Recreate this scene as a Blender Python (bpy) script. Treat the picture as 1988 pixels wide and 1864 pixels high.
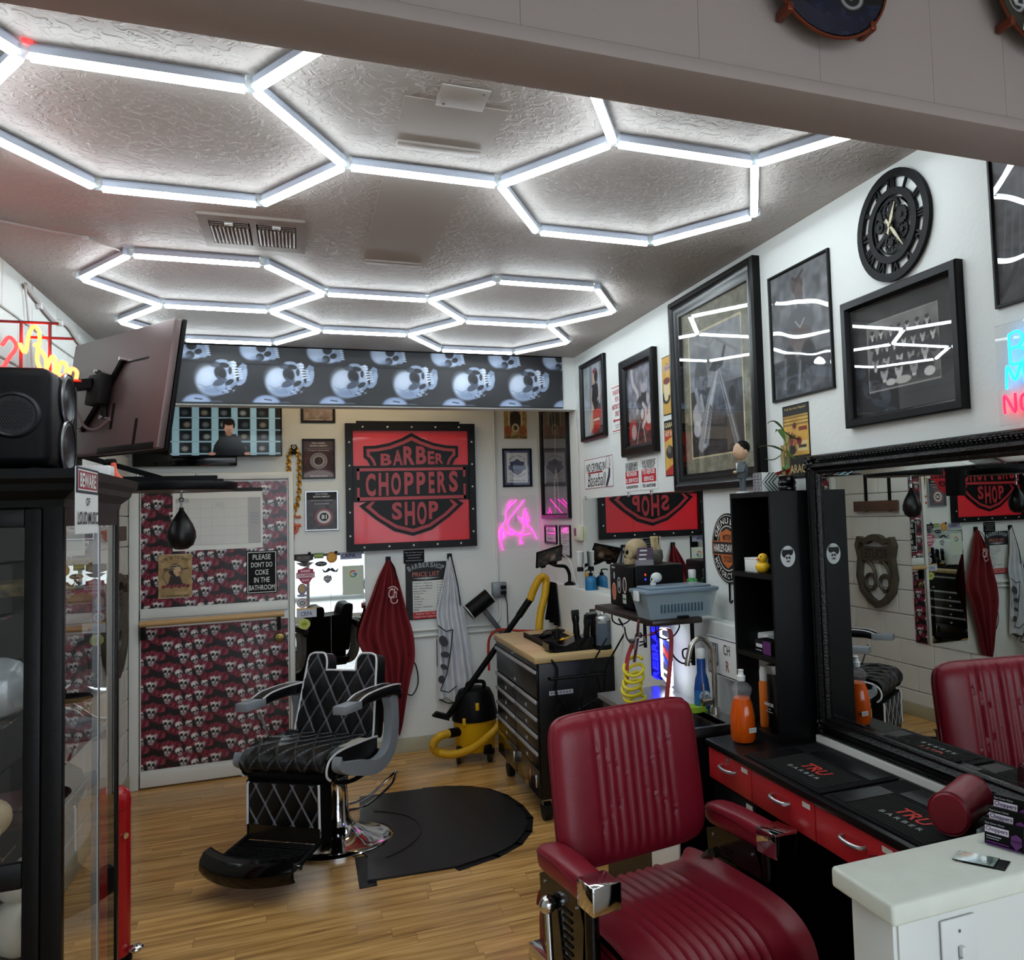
import bpy, bmesh, math, random
import numpy as np
from mathutils import Vector, Matrix
random.seed(7); rng = np.random.default_rng(7)
PI = math.pi; cos = math.cos; sin = math.sin
SC = bpy.context.scene; COL = SC.collection
for o in list(bpy.data.objects): bpy.data.objects.remove(o)
# ---------------------------------------------------------------- camera, world, light, exposure
FPX, PCX, PCY = 1642.73, 1259.27, 893.5          # focal length and optical centre in pixels of the 1988x1864 frame
YAW, PITCH, ROLL = 0.3896, 0.0589, -0.0347
EYE = Vector((0, 0, 1.7225))
fw = Vector((sin(YAW)*cos(PITCH), cos(YAW)*cos(PITCH), sin(PITCH)))
rt = Vector((cos(YAW), -sin(YAW), 0)); up = rt.cross(fw)
rt, up = rt*cos(ROLL)+up*sin(ROLL), up*cos(ROLL)-rt*sin(ROLL)
cd = bpy.data.cameras.new('camera'); cam = bpy.data.objects.new('camera', cd); COL.objects.link(cam)
cam.matrix_world = Matrix(((rt.x, up.x, -fw.x, EYE.x), (rt.y, up.y, -fw.y, EYE.y), (rt.z, up.z, -fw.z, EYE.z), (0, 0, 0, 1)))
cd.sensor_fit = 'HORIZONTAL'; cd.sensor_width = 36; cd.lens = FPX/1988*36
cd.shift_x = -(PCX-994)/1988; cd.shift_y = (PCY-932)/1988
cd.clip_start = 0.05; cd.clip_end = 200
SC.camera = cam
SC.view_settings.view_transform = 'Standard'; SC.view_settings.look = 'None'
SC.view_settings.gamma = 1; SC.view_settings.use_curve_mapping = False
SC.view_settings.exposure = 0.1
TUBE = 25         # radiance of the hexagon tubes
SKY = 5.0          # radiance of the overcast sky outside the shop front
cy = SC.cycles; cy.max_bounces = 5; cy.diffuse_bounces = 3; cy.glossy_bounces = 4; cy.transmission_bounces = 4; cy.transparent_max_bounces = 8
cy.caustics_reflective = False; cy.caustics_refractive = False; cy.sample_clamp_indirect = 4; cy.adaptive_threshold = 0.03; cy.use_denoising = True
wd = bpy.data.worlds.new('sky'); SC.world = wd; wd.use_nodes = True
wd.node_tree.nodes['Background'].inputs[0].default_value = (0.80, 0.90, 1.0, 1)
wd.node_tree.nodes['Background'].inputs[1].default_value = SKY
# ---------------------------------------------------------------- materials
def lin(c):
    if isinstance(c, str):
        c = c.lstrip('#'); c = tuple(int(c[i:i+2], 16)/255 for i in (0, 2, 4))
    return tuple(x/12.92 if x <= 0.04045 else ((x+0.055)/1.055)**2.4 for x in c[:3])
MATS = {}
def M(name, col='#808080', rough=0.5, metal=0, coat=0, emit=0, ecol=None, trans=0, alpha=1, ior=1.45, bump=None, vary=None, spec=0.5, sheen=0, attr=False):
    """Principled material. bump=(kind, scale, strength); vary=(scale, second colour, amount[, stretch])."""
    if name in MATS: return MATS[name]
    m = bpy.data.materials.new(name); m.use_nodes = True; nt = m.node_tree; N = nt.nodes; L = nt.links
    b = N['Principled BSDF']; I = b.inputs
    I['Base Color'].default_value = (*lin(col), 1); I['Roughness'].default_value = rough; I['Metallic'].default_value = metal
    I['Coat Weight'].default_value = coat; I['Coat Roughness'].default_value = 0.04
    I['Transmission Weight'].default_value = trans; I['IOR'].default_value = ior; I['Alpha'].default_value = alpha
    I['Specular IOR Level'].default_value = spec; I['Sheen Weight'].default_value = sheen
    if emit:
        I['Emission Color'].default_value = (*lin(ecol or col), 1); I['Emission Strength'].default_value = emit
    tc = N.new('ShaderNodeTexCoord')
    if attr:
        a = N.new('ShaderNodeVertexColor'); a.layer_name = 'ink'; L.new(a.outputs[0], I['Base Color'])
        if emit: L.new(a.outputs[0], I['Emission Color'])
    if vary:
        n = N.new('ShaderNodeTexNoise'); n.inputs['Scale'].default_value = vary[0]; n.inputs['Detail'].default_value = 6
        src = tc.outputs['Object']
        if len(vary) > 3:
            mp = N.new('ShaderNodeMapping'); mp.inputs['Scale'].default_value = vary[3]; L.new(src, mp.inputs[0]); src = mp.outputs[0]
        L.new(src, n.inputs['Vector'])
        r = N.new('ShaderNodeMapRange'); r.inputs[1].default_value = 0.35; r.inputs[2].default_value = 0.68; r.inputs[4].default_value = vary[2]; L.new(n.outputs[0], r.inputs[0])
        x = N.new('ShaderNodeMix'); x.data_type = 'RGBA'; L.new(r.outputs[0], x.inputs[0])
        x.inputs[6].default_value = (*lin(col), 1); x.inputs[7].default_value = (*lin(vary[1]), 1); L.new(x.outputs[2], I['Base Color'])
    if bump:
        kind, sc, st = bump[:3]
        if kind == 'voro':
            n = N.new('ShaderNodeTexVoronoi'); n.feature = 'SMOOTH_F1'; out = n.outputs[0]
        elif kind == 'wave':
            n = N.new('ShaderNodeTexWave'); n.bands_direction = bump[3] if len(bump) > 3 else 'X'; out = n.outputs['Fac']
            n.inputs['Distortion'].default_value = 0
        else:
            n = N.new('ShaderNodeTexNoise'); n.inputs['Detail'].default_value = 8 if kind == 'noise' else 1; out = n.outputs[0]
        n.inputs['Scale'].default_value = sc; L.new(tc.outputs['Object'], n.inputs['Vector'])
        bp = N.new('ShaderNodeBump'); bp.inputs['Strength'].default_value = st; bp.inputs['Distance'].default_value = 0.01
        if kind == 'knock':
            cr = N.new('ShaderNodeValToRGB'); cr.color_ramp.elements[0].position = 0.47; cr.color_ramp.elements[1].position = 0.56
            n.inputs['Detail'].default_value = 3; n.inputs['Distortion'].default_value = 0.9
            L.new(out, cr.inputs[0]); out = cr.outputs[0]
        L.new(out, bp.inputs['Height']); L.new(bp.outputs[0], I['Normal'])
    MATS[name] = m; return m
def glass_mat(name, tint='#ffffff', wavy=0, refl=1.0):
    """Thin clear pane: transparent with a Fresnel mirror reflection."""
    if name in MATS: return MATS[name]
    m = bpy.data.materials.new(name); m.use_nodes = True; nt = m.node_tree; N = nt.nodes; L = nt.links
    for n in list(N): N.remove(n)
    out = N.new('ShaderNodeOutputMaterial'); t = N.new('ShaderNodeBsdfTransparent'); g = N.new('ShaderNodeBsdfGlossy'); x = N.new('ShaderNodeMixShader')
    t.inputs[0].default_value = (*lin(tint), 1); g.inputs['Roughness'].default_value = 0.0; g.inputs['Color'].default_value = (refl, refl, refl, 1)
    f = N.new('ShaderNodeFresnel'); f.inputs[0].default_value = 1.6
    if wavy:
        n = N.new('ShaderNodeTexNoise'); n.inputs['Scale'].default_value = 4.5; n.inputs['Detail'].default_value = 0
        tc = N.new('ShaderNodeTexCoord'); L.new(tc.outputs['Object'], n.inputs['Vector'])
        b = N.new('ShaderNodeBump'); b.inputs['Strength'].default_value = wavy; b.inputs['Distance'].default_value = 0.02
        L.new(n.outputs[0], b.inputs['Height']); L.new(b.outputs[0], g.inputs['Normal'])
    ge = N.new('ShaderNodeNewGeometry'); mu = N.new('ShaderNodeMath'); mu.operation = 'MULTIPLY_ADD'; L.new(ge.outputs['Backfacing'], mu.inputs[0]); mu.inputs[1].default_value = -1; mu.inputs[2].default_value = 1
    m2 = N.new('ShaderNodeMath'); m2.operation = 'MULTIPLY'; L.new(mu.outputs[0], m2.inputs[0]); L.new(f.outputs[0], m2.inputs[1])
    L.new(m2.outputs[0], x.inputs[0]); L.new(t.outputs[0], x.inputs[1]); L.new(g.outputs[0], x.inputs[2]); L.new(x.outputs[0], out.inputs[0])
    MATS[name] = m; return m
# ---------------------------------------------------------------- mesh builder
def V(*a): return Vector(a)
class MB:
    def __init__(s): s.v = []; s.f = []
    def add(s, vs, fs):
        k = len(s.v); s.v += [tuple(p) for p in vs]; s.f += [tuple(i+k for i in f) for f in fs]; return s
    def box(s, x0, x1, y0, y1, z0, z1, rot=None):
        vs = [V(x, y, z) for z in (z0, z1) for y in (y0, y1) for x in (x0, x1)]
        if rot:
            c = V((x0+x1)/2, (y0+y1)/2, (z0+z1)/2); vs = [c+rot @ (p-c) for p in vs]
        return s.add(vs, [(0, 2, 3, 1), (4, 5, 7, 6), (0, 1, 5, 4), (2, 6, 7, 3), (0, 4, 6, 2), (1, 3, 7, 5)])
    def rbox(s, x0, x1, y0, y1, z0, z1, r=0.01, seg=2):
        bm = bmesh.new(); bmesh.ops.create_cube(bm, size=1)
        for v in bm.verts: v.co = V(x0+(v.co.x+.5)*(x1-x0), y0+(v.co.y+.5)*(y1-y0), z0+(v.co.z+.5)*(z1-z0))
        bmesh.ops.bevel(bm, geom=list(bm.edges), offset=r, segments=seg, affect='EDGES', profile=0.5)
        bm.verts.index_update(); s.add([v.co for v in bm.verts], [[v.index for v in f.verts] for f in bm.faces]); bm.free(); return s
    def cyl(s, p0, p1, r0, r1=None, n=14, caps=True):
        p0 = Vector(p0); p1 = Vector(p1); r1 = r0 if r1 is None else r1; d = (p1-p0).normalized()
        a = d.orthogonal().normalized(); b = d.cross(a)
        vs = [p+(a*cos(2*PI*i/n)+b*sin(2*PI*i/n))*r for p, r in ((p0, r0), (p1, r1)) for i in range(n)]
        fs = [(i, (i+1) % n, n+(i+1) % n, n+i) for i in range(n)]
        if caps: fs += [tuple(range(n-1, -1, -1)), tuple(range(n, 2*n))]
        return s.add(vs, fs)
    def lathe(s, prof, c=(0, 0, 0), n=24, axis='z', caps=True):
        vs = []; m = len(prof)
        for r, h in prof:
            for i in range(n):
                x, y = r*cos(2*PI*i/n), r*sin(2*PI*i/n)
                p = V(x, y, h) if axis == 'z' else (V(h, x, y) if axis == 'x' else V(y, h, x))
                vs.append(p+Vector(c))
        fs = [(j*n+i, j*n+(i+1) % n, (j+1)*n+(i+1) % n, (j+1)*n+i) for j in range(m-1) for i in range(n)]
        if caps: fs += [tuple(range(n-1, -1, -1)), tuple(range((m-1)*n, m*n))]
        return s.add(vs, fs)
    def tube(s, pts, r, n=8, closed=False, caps=True):
        pts = [Vector(p) for p in pts]; m = len(pts); R = r if isinstance(r, (list, tuple)) else [r]*m
        a = None; vs = []
        for i, p in enumerate(pts):
            q0 = pts[i-1] if (i or closed) else p; q1 = pts[(i+1) % m] if (i < m-1 or closed) else p
            d = (q1-q0).normalized()
            a = d.orthogonal().normalized() if a is None else (a-d*a.dot(d))
            if a.length < 1e-4: a = d.orthogonal()
            a.normalize(); b = d.cross(a)
            vs += [p+(a*cos(2*PI*k/n)+b*sin(2*PI*k/n))*R[i] for k in range(n)]
        fs = []
        for i in range(m if closed else m-1):
            j = (i+1) % m
            fs += [(i*n+k, i*n+(k+1) % n, j*n+(k+1) % n, j*n+k) for k in range(n)]
        if caps and not closed: fs += [tuple(range(n-1, -1, -1)), tuple(range((m-1)*n, m*n))]
        return s.add(vs, fs)
    def prism(s, poly, z0, z1, holes=None):
        """Polygon in x, y extruded from z0 to z1 (concave outlines are fine)."""
        from mathutils.geometry import tessellate_polygon
        rings = [poly]+(holes or []); allp = [p for r in rings for p in r]; n = len(allp)
        tri = tessellate_polygon([[V(x, y, 0) for x, y in r] for r in rings])
        vs = [V(x, y, z0) for x, y in allp]+[V(x, y, z1) for x, y in allp]; fs = []
        for t in tri:
            a, b, c = (allp[i] for i in t)
            if (b[0]-a[0])*(c[1]-a[1])-(b[1]-a[1])*(c[0]-a[0]) < 0: t = t[::-1]
            fs += [tuple(i+n for i in t), tuple(t[::-1])]
        k = 0
        for r in rings:
            m = len(r)
            ar = sum(r[i][0]*r[(i+1) % m][1]-r[(i+1) % m][0]*r[i][1] for i in range(m)); 
            for i in range(m):
                q = (k+i, k+(i+1) % m, n+k+(i+1) % m, n+k+i)
                fs.append(q if (ar > 0) == (r is poly) else q[::-1])
            k += m
        return s.add(vs, fs)
    def ball(s, c, rx, ry=None, rz=None, n=14, m=9):
        ry = ry or rx; rz = rz or rx; vs = []
        for j in range(m+1):
            t = PI*j/m
            for i in range(n): vs.append(V(c[0]+rx*sin(t)*cos(2*PI*i/n), c[1]+ry*sin(t)*sin(2*PI*i/n), c[2]-rz*cos(t)))
        return s.add(vs, [(j*n+i, j*n+(i+1) % n, (j+1)*n+(i+1) % n, (j+1)*n+i) for j in range(m) for i in range(n)])
    def grid(s, P):
        """P: 2-D list of points -> surface."""
        h = len(P); w = len(P[0])
        return s.add([p for r in P for p in r], [(j*w+i, j*w+i+1, (j+1)*w+i+1, (j+1)*w+i) for j in range(h-1) for i in range(w-1)])
    def tf(s, mat, k=0):
        for i in range(k, len(s.v)): s.v[i] = tuple(mat @ Vector(s.v[i]))
        return s
    def mesh(s, name, smooth=None):
        me = bpy.data.meshes.new(name); me.from_pydata(s.v, [], s.f); me.validate(); me.update()
        if smooth: me.polygons.foreach_set('use_smooth', [True]*len(me.polygons)); me.set_sharp_from_angle(angle=smooth)
        return me
SM = math.radians(40); LATER = []
def link(name, data, parent=None, loc=None):
    o = bpy.data.objects.new(name, data); COL.objects.link(o)
    if parent is not None: o.parent = parent
    if loc is not None: o.location = loc
    return o
def O(name, mb, mat, parent=None, smooth=SM, loc=None, label=None):
    me = mb.mesh(name, smooth) if isinstance(mb, MB) else mb
    if mat is not None:
        if not me.materials: me.materials.append(MATS[mat] if isinstance(mat, str) else mat)
    o = link(name, me, parent, loc)
    if label: o['label'] = label
    return o
def tag(o, label, cat, group=None, kind=None):
    if label: o['label'] = label
    if cat: o['category'] = cat
    if group: o['group'] = group
    if kind: o['kind'] = kind
    return o
KS = 1.0
def T(name, label, cat, loc=(0, 0, 0), rz=0, group=None, mat=None):
    o = link(name, None); o.empty_display_size = 0.05
    if mat is not None: o.matrix_world = mat
    else: o.matrix_world = Matrix.Translation(loc) @ Matrix.Rotation(rz, 4, 'Z') @ Matrix.Scale(KS, 4)
    return tag(o, label, cat, group)
def struct(name, mb, mat, label, parent=None):
    o = O(name, mb, mat, parent); o['kind'] = 'structure'; o['label'] = label; return o
W, D, DS, ZC, XL = 1.745, 6.593, 5.539, 2.7893, -1.075      # right wall, back wall, soffit face, ceiling, left wall
def onback(x, z, off=0, y=D, k=1.0):   # local frame: x along the wall, y up, z out into the room; k = size factor
    return Matrix(((k, 0, 0, x), (0, 0, -k, y-off), (0, k, 0, z), (0, 0, 0, 1)))
KR = 0.8575                        # right-hand, ceiling and valance pieces scaled about the camera, offsets baked in
def onright(y, z, off=0, x=W, k=KR):  # wall item positions were projected from image pixels, then typed as literals
    return Matrix(((0, 0, -k, x-off), (-k, 0, 0, y), (0, k, 0, z), (0, 0, 0, 1)))
def onleft(y, z, off=0, x=XL, k=1.0):
    return Matrix(((0, 0, k, x+off), (k, 0, 0, y), (0, k, 0, z), (0, 0, 0, 1)))
def flat(x, y, z, rz=0, k=1.0):
    return Matrix.Translation((x, y, z)) @ Matrix.Rotation(rz, 4, 'Z') @ Matrix.Scale(k, 4)
# ---------------------------------------------------------------- flat print: lettering and pictures
M('ink', rough=0.6, attr=True); M('ink_gloss', rough=0.25, attr=True, coat=0.3)
TXT = {}
def text_mesh(s, bold=0.0, shear=0, extrude=0, spacing=1.0):
    k = (s, bold, shear, extrude, spacing)
    if k not in TXT:
        c = bpy.data.curves.new('t', 'FONT'); c.body = s; c.offset = bold; c.shear = shear; c.extrude = extrude; c.space_character = spacing
        c.align_x = 'CENTER'; c.resolution_u = 3; c.fill_mode = 'BOTH' if extrude else 'FRONT'
        o = bpy.data.objects.new('t', c); me = bpy.data.meshes.new_from_object(o)
        v = np.array([p.co[:] for p in me.vertices]); f = [tuple(p.vertices) for p in me.polygons]
        bpy.data.objects.remove(o); bpy.data.curves.remove(c); bpy.data.meshes.remove(me)
        TXT[k] = (v, f)
    return TXT[k]
class Ink:
    """Coloured flat shapes on a local x, y plane, stacked in thin layers; becomes one mesh."""
    def __init__(s, z=0.0006, dz=0.00025): s.v = []; s.f = []; s.c = []; s.z = z; s.dz = dz
    def raw(s, v, f, col):
        k = len(s.v); s.v += [tuple(p) for p in v]; s.f += [tuple(i+k for i in q) for q in f]; s.c += [(*lin(col), 1)]*len(v); s.z += s.dz; return s
    def rect(s, x0, y0, x1, y1, col): return s.raw([(x0, y0, s.z), (x1, y0, s.z), (x1, y1, s.z), (x0, y1, s.z)], [(0, 1, 2, 3)], col)
    def poly(s, pts, col):
        from mathutils.geometry import tessellate_polygon
        t = tessellate_polygon([[V(x, y, 0) for x, y in pts]]); fs = []
        for a, b, c in t:
            A, B, C = pts[a], pts[b], pts[c]
            fs.append((a, b, c) if (B[0]-A[0])*(C[1]-A[1])-(B[1]-A[1])*(C[0]-A[0]) > 0 else (a, c, b))
        return s.raw([(x, y, s.z) for x, y in pts], fs, col)
    def ell(s, cx, cy, rx, ry, col, n=24, rot=0):
        cr, sr = cos(rot), sin(rot)
        return s.poly([(cx+rx*cos(2*PI*i/n)*cr-ry*sin(2*PI*i/n)*sr, cy+rx*cos(2*PI*i/n)*sr+ry*sin(2*PI*i/n)*cr) for i in range(n)], col)
    def ring(s, cx, cy, r0, r1, col, n=32, a0=0, a1=2*PI, e=1.0):
        A = [a0+(a1-a0)*i/n for i in range(n+1)]
        v = [(cx+r*cos(a), cy+r*sin(a)*e, s.z) for r in (r0, r1) for a in A]
        return s.raw(v, [(i, n+1+i, n+2+i, i+1)[::-1] for i in range(n)], col)
    def stroke(s, pts, w, col):
        for (x0, y0), (x1, y1) in zip(pts, pts[1:]):
            d = math.hypot(x1-x0, y1-y0) or 1; nx, ny = -(y1-y0)/d*w/2, (x1-x0)/d*w/2
            s.raw([(x0-nx, y0-ny, s.z), (x1-nx, y1-ny, s.z), (x1+nx, y1+ny, s.z), (x0+nx, y0+ny, s.z)], [(0, 1, 2, 3)], col); s.z -= s.dz
        s.z += s.dz; return s
    def frame(s, x0, y0, x1, y1, w, col):
        s.rect(x0, y0, x1, y0+w, col); s.rect(x0, y1-w, x1, y1, col); s.rect(x0, y0, x0+w, y1, col); return s.rect(x1-w, y0, x1, y1, col)
    def text(s, t, cx, cy, w, h, col, bold=0.0, shear=0, rot=0, warp=None):
        v, f = text_mesh(t, bold, shear)
        if not len(v): return s
        a, b = v.min(0), v.max(0); p = (v[:, :2]-(a+b)[:2]/2)/(np.maximum(b-a, 1e-6)[:2])
        p = p*[w, h]
        if warp: p = warp(p)
        c_, s_ = cos(rot), sin(rot)
        p = np.stack([p[:, 0]*c_-p[:, 1]*s_+cx, p[:, 0]*s_+p[:, 1]*c_+cy], 1)
        return s.raw([(x, y, s.z) for x, y in p], f, col)
    def arc(s, t, cx, cy, r, a0, a1, h, col, bold=0.02, inside=False):
        """Letters set along an arc from angle a0 to a1."""
        n = len(t)
        for i, ch in enumerate(t):
            if ch == ' ': continue
            a = a0+(a1-a0)*(i+.5)/n; w = abs(a1-a0)*r/n*0.8
            s.text(ch, cx+r*cos(a), cy+r*sin(a), w*(0.45 if ch in 'I1' else 1), h, col, bold, rot=a-PI/2+(PI if inside else 0)); s.z -= s.dz
        s.z += s.dz; return s
    def obj(s, name, parent, mat='ink', label=None):
        me = bpy.data.meshes.new(name); me.from_pydata(s.v, [], s.f); me.update()
        at = me.color_attributes.new('ink', 'FLOAT_COLOR', 'POINT'); at.data.foreach_set('color', np.array(s.c, dtype=np.float32).ravel())
        return O(name, me, mat, parent, label=label)
class Cv:
    """Small painted picture: colours evaluated on a grid and carried by the mesh; x, y run 0..1 (y up)."""
    def __init__(s, w, h, nx, bg='#000000'):
        s.w, s.h = w, h; s.nx = nx; s.ny = max(2, int(round(nx*h/w))); s.asp = h/w
        s.X, s.Y = np.meshgrid(np.linspace(0, 1, s.nx), np.linspace(0, 1, s.ny)); s.c = np.ones((s.ny, s.nx, 3))*np.array(s.rgb(bg))
    @staticmethod
    def rgb(c): return tuple(int(c.lstrip('#')[i:i+2], 16)/255 for i in (0, 2, 4)) if isinstance(c, str) else c
    def fill(s, m, col, a=1.0):
        m = (np.clip(m.astype(float), 0, 1)*a)[..., None]; s.c = s.c*(1-m)+np.array(s.rgb(col))*m; return s
    def win(s, x0, x1, y0, y1):
        i0 = max(0, int(x0*(s.nx-1))-1); i1 = min(s.nx, int(x1*(s.nx-1))+3); j0 = max(0, int(y0*(s.ny-1))-1); j1 = min(s.ny, int(y1*(s.ny-1))+3)
        return (slice(j0, j1), slice(i0, i1)) if i1 > i0 and j1 > j0 else None
    def put(s, q, m, col, a):
        m = (np.clip(m.astype(float), 0, 1)*a)[..., None]; s.c[q] = s.c[q]*(1-m)+np.array(s.rgb(col))*m; return s
    def ell(s, cx, cy, rx, ry, col, a=1.0, rot=0, soft=0.08):
        R = max(rx, ry*s.asp)*(1+soft)+.002; q = s.win(cx-R, cx+R, cy-R/s.asp, cy+R/s.asp)
        if not q: return s
        dx = s.X[q]-cx; dy = (s.Y[q]-cy)*s.asp; ry = ry*s.asp; c_, s_ = cos(rot), sin(rot)
        r = np.sqrt(((dx*c_+dy*s_)/rx)**2+((-dx*s_+dy*c_)/ry)**2)
        return s.put(q, np.clip((1+soft-r)/(2*soft), 0, 1), col, a)
    def poly(s, pts, col, a=1.0):
        xs = [p[0] for p in pts]; ys = [p[1] for p in pts]; w = s.win(min(xs), max(xs), min(ys), max(ys))
        if not w: return s
        X, Y = s.X[w], s.Y[w]; m = np.zeros(X.shape, bool); n = len(pts)
        for i in range(n):
            (x0, y0), (x1, y1) = pts[i], pts[(i+1) % n]
            if y0 == y1: continue
            m ^= ((Y >= min(y0, y1)) & (Y < max(y0, y1)) & (X < x0+(Y-y0)*(x1-x0)/(y1-y0)))
        return s.put(w, m, col, a)
    def rect(s, x0, y0, x1, y1, col, a=1.0): return s.fill((s.X >= x0) & (s.X <= x1) & (s.Y >= y0) & (s.Y <= y1), col, a)
    def line(s, pts, w, col, a=1.0):
        e = w/2+1.5/s.nx; xs = [p[0] for p in pts]; ys = [p[1] for p in pts]; q = s.win(min(xs)-e, max(xs)+e, min(ys)-e/s.asp, max(ys)+e/s.asp)
        if not q: return s
        X, Y = s.X[q], s.Y[q]*s.asp; d = np.full(X.shape, 9.)
        for (x0, y0), (x1, y1) in zip(pts, pts[1:]):
            y0, y1 = y0*s.asp, y1*s.asp; ex, ey = x1-x0, y1-y0; g = ex*ex+ey*ey or 1
            t = np.clip(((X-x0)*ex+(Y-y0)*ey)/g, 0, 1); d = np.minimum(d, np.hypot(X-x0-t*ex, Y-y0-t*ey))
        return s.put(q, np.clip((w/2-d)*s.nx+.5, 0, 1), col, a)
    def noise(s, cell, amp, col=None):
        """Soft value noise, cell in grid points."""
        h, w = s.ny//cell+3, s.nx//cell+3; g = rng.random((h, w)); yy = np.arange(s.ny)/cell; xx = np.arange(s.nx)/cell
        iy = yy.astype(int); ix = xx.astype(int); fy = (yy-iy)[:, None]; fx = (xx-ix)[None]; fy = fy*fy*(3-2*fy); fx = fx*fx*(3-2*fx)
        v = (g[np.ix_(iy, ix)]*(1-fy)*(1-fx)+g[np.ix_(iy+1, ix)]*fy*(1-fx)+g[np.ix_(iy, ix+1)]*(1-fy)*fx+g[np.ix_(iy+1, ix+1)]*fy*fx)
        if col is not None: return s.fill(np.clip((v-.5)*3, 0, 1), col, amp)
        s.c = np.clip(s.c+((v-.5)*2*amp)[..., None], 0, 1); return s
    def obj(s, name, parent, mat='ink', cx=0, cy=0, z=0.0005, bend=None, label=None):
        w, h = s.w, s.h; x = (s.X-.5)*w+cx; y = (s.Y-.5)*h+cy; zz = np.full(x.shape, z) if bend is None else bend(x, y)+z
        v = np.stack([x, y, zz], -1).reshape(-1, 3); n = s.nx; i = np.arange((s.ny-1)*n).reshape(-1, n)[:, :-1].ravel()
        f = np.stack([i, i+1, i+n+1, i+n], 1)
        me = bpy.data.meshes.new(name); me.vertices.add(len(v)); me.vertices.foreach_set('co', v.ravel())
        me.loops.add(f.size); me.loops.foreach_set('vertex_index', f.ravel().astype(np.int32)); me.polygons.add(len(f))
        me.polygons.foreach_set('loop_start', (np.arange(len(f))*4).astype(np.int32)); me.polygons.foreach_set('loop_total', np.full(len(f), 4, np.int32)); me.update()
        c = np.where(s.c <= 0.04045, s.c/12.92, ((s.c+0.055)/1.055)**2.4).reshape(-1, 3)
        at = me.color_attributes.new('ink', 'FLOAT_COLOR', 'POINT'); at.data.foreach_set('color', np.concatenate([c, np.ones((len(c), 1))], 1).astype(np.float32).ravel())
        return O(name, me, mat, parent, label=label)
def smoothpath(pts, n=8, closed=False):
    """Catmull-Rom curve through points."""
    P = [Vector(p) for p in pts]; m = len(P); out = []
    for i in range(m if closed else m-1):
        a, b, c, d = (P[(i+k) % m] if closed else P[min(max(i+k, 0), m-1)] for k in (-1, 0, 1, 2))
        for k in range(n):
            t = k/n; out.append(0.5*((2*b)+(c-a)*t+(2*a-5*b+4*c-d)*t*t+(3*b-a-3*c+d)*t**3))
    if not closed: out.append(P[-1])
    return out
M('black', '#060607', 0.5, spec=.18); M('black_gloss', '#050506', 0.12, spec=.4); M('black_matte', '#0a0a0b', 0.85, spec=.2); M('white', '#e6e8e6', 0.5); M('white_plastic', '#dcdedd', 0.35)
M('chrome', '#d8d8da', 0.08, 1); M('steel', '#a9abac', 0.28, 1); M('alu', '#b9bcc0', 0.35, 1); M('dark_metal', '#2a2b2d', 0.4, 0.6); M('grey', '#7b7f83', 0.45)
M('frame_black', '#050506', 0.32, spec=.25); M('paper', '#e9e9e4', 0.7); M('gold', '#d9a52a', 0.22, 1); M('brass', '#8d7a48', 0.35, 1); M('rubber', '#0a0a0a', 0.75)
M('mirror', '#e8ecea', 0.0, 1); glass_mat('pane'); glass_mat('pane_wavy', wavy=0.16)
# ================================================================ the room
def wood_mat():
    m = bpy.data.materials.new('plank_wood'); m.use_nodes = True; N = m.node_tree.nodes; L = m.node_tree.links; b = N['Principled BSDF']
    oi = N.new('ShaderNodeObjectInfo'); tc = N.new('ShaderNodeTexCoord'); mp = N.new('ShaderNodeMapping'); mp.inputs['Scale'].default_value = (2.0, 30, 6)
    ad = N.new('ShaderNodeVectorMath'); ad.operation = 'ADD'; sc = N.new('ShaderNodeVectorMath'); sc.operation = 'SCALE'; sc.inputs[3].default_value = 37
    cb = N.new('ShaderNodeCombineXYZ'); L.new(oi.outputs['Random'], cb.inputs[0]); L.new(oi.outputs['Random'], cb.inputs[1]); L.new(cb.outputs[0], sc.inputs[0])
    L.new(tc.outputs['Object'], mp.inputs[0]); L.new(mp.outputs[0], ad.inputs[0]); L.new(sc.outputs[0], ad.inputs[1])
    n = N.new('ShaderNodeTexNoise'); n.inputs['Scale'].default_value = 1; n.inputs['Detail'].default_value = 7; n.inputs['Distortion'].default_value = 0.6; L.new(ad.outputs[0], n.inputs['Vector'])
    r1 = N.new('ShaderNodeValToRGB'); e = r1.color_ramp.elements; e[0].position = 0.30; e[0].color = (*lin('#946a3a'), 1); e[1].position = 0.66; e[1].color = (*lin('#dcae6c'), 1)
    k = e.new(0.5); k.color = (*lin('#c49556'), 1); L.new(n.outputs[0], r1.inputs[0])
    hs = N.new('ShaderNodeHueSaturation'); hs.inputs['Saturation'].default_value = 1.0
    mr = N.new('ShaderNodeMapRange'); mr.inputs[3].default_value = 0.78; mr.inputs[4].default_value = 1.15; L.new(oi.outputs['Random'], mr.inputs[0]); L.new(mr.outputs[0], hs.inputs['Value'])
    L.new(r1.outputs[0], hs.inputs['Color']); L.new(hs.outputs[0], b.inputs['Base Color']); b.inputs['Roughness'].default_value = 0.24
    MATS['plank_wood'] = m
wood_mat()
M('subfloor', '#4a3420', 0.6); M('wall_paint', '#dfe2df', 0.55, bump=('noise', 60, 0.12)); M('block_paint', '#d9dbd6', 0.6, bump=('noise', 90, 0.15)); M('ceiling_paint', '#b5ada8', 0.5, spec=.3, bump=('knock', 30, 0.35)); M('ceiling_smooth', '#b5ada8', 0.5, spec=.3)
M('header_paint', '#a89a96', 0.6, bump=('noise', 120, 0.08)); M('base_vinyl', '#aaa78f', 0.5); M('trim_paint', '#dcdeda', 0.4); M('grout', '#b9bbb6', 0.8)
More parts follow.
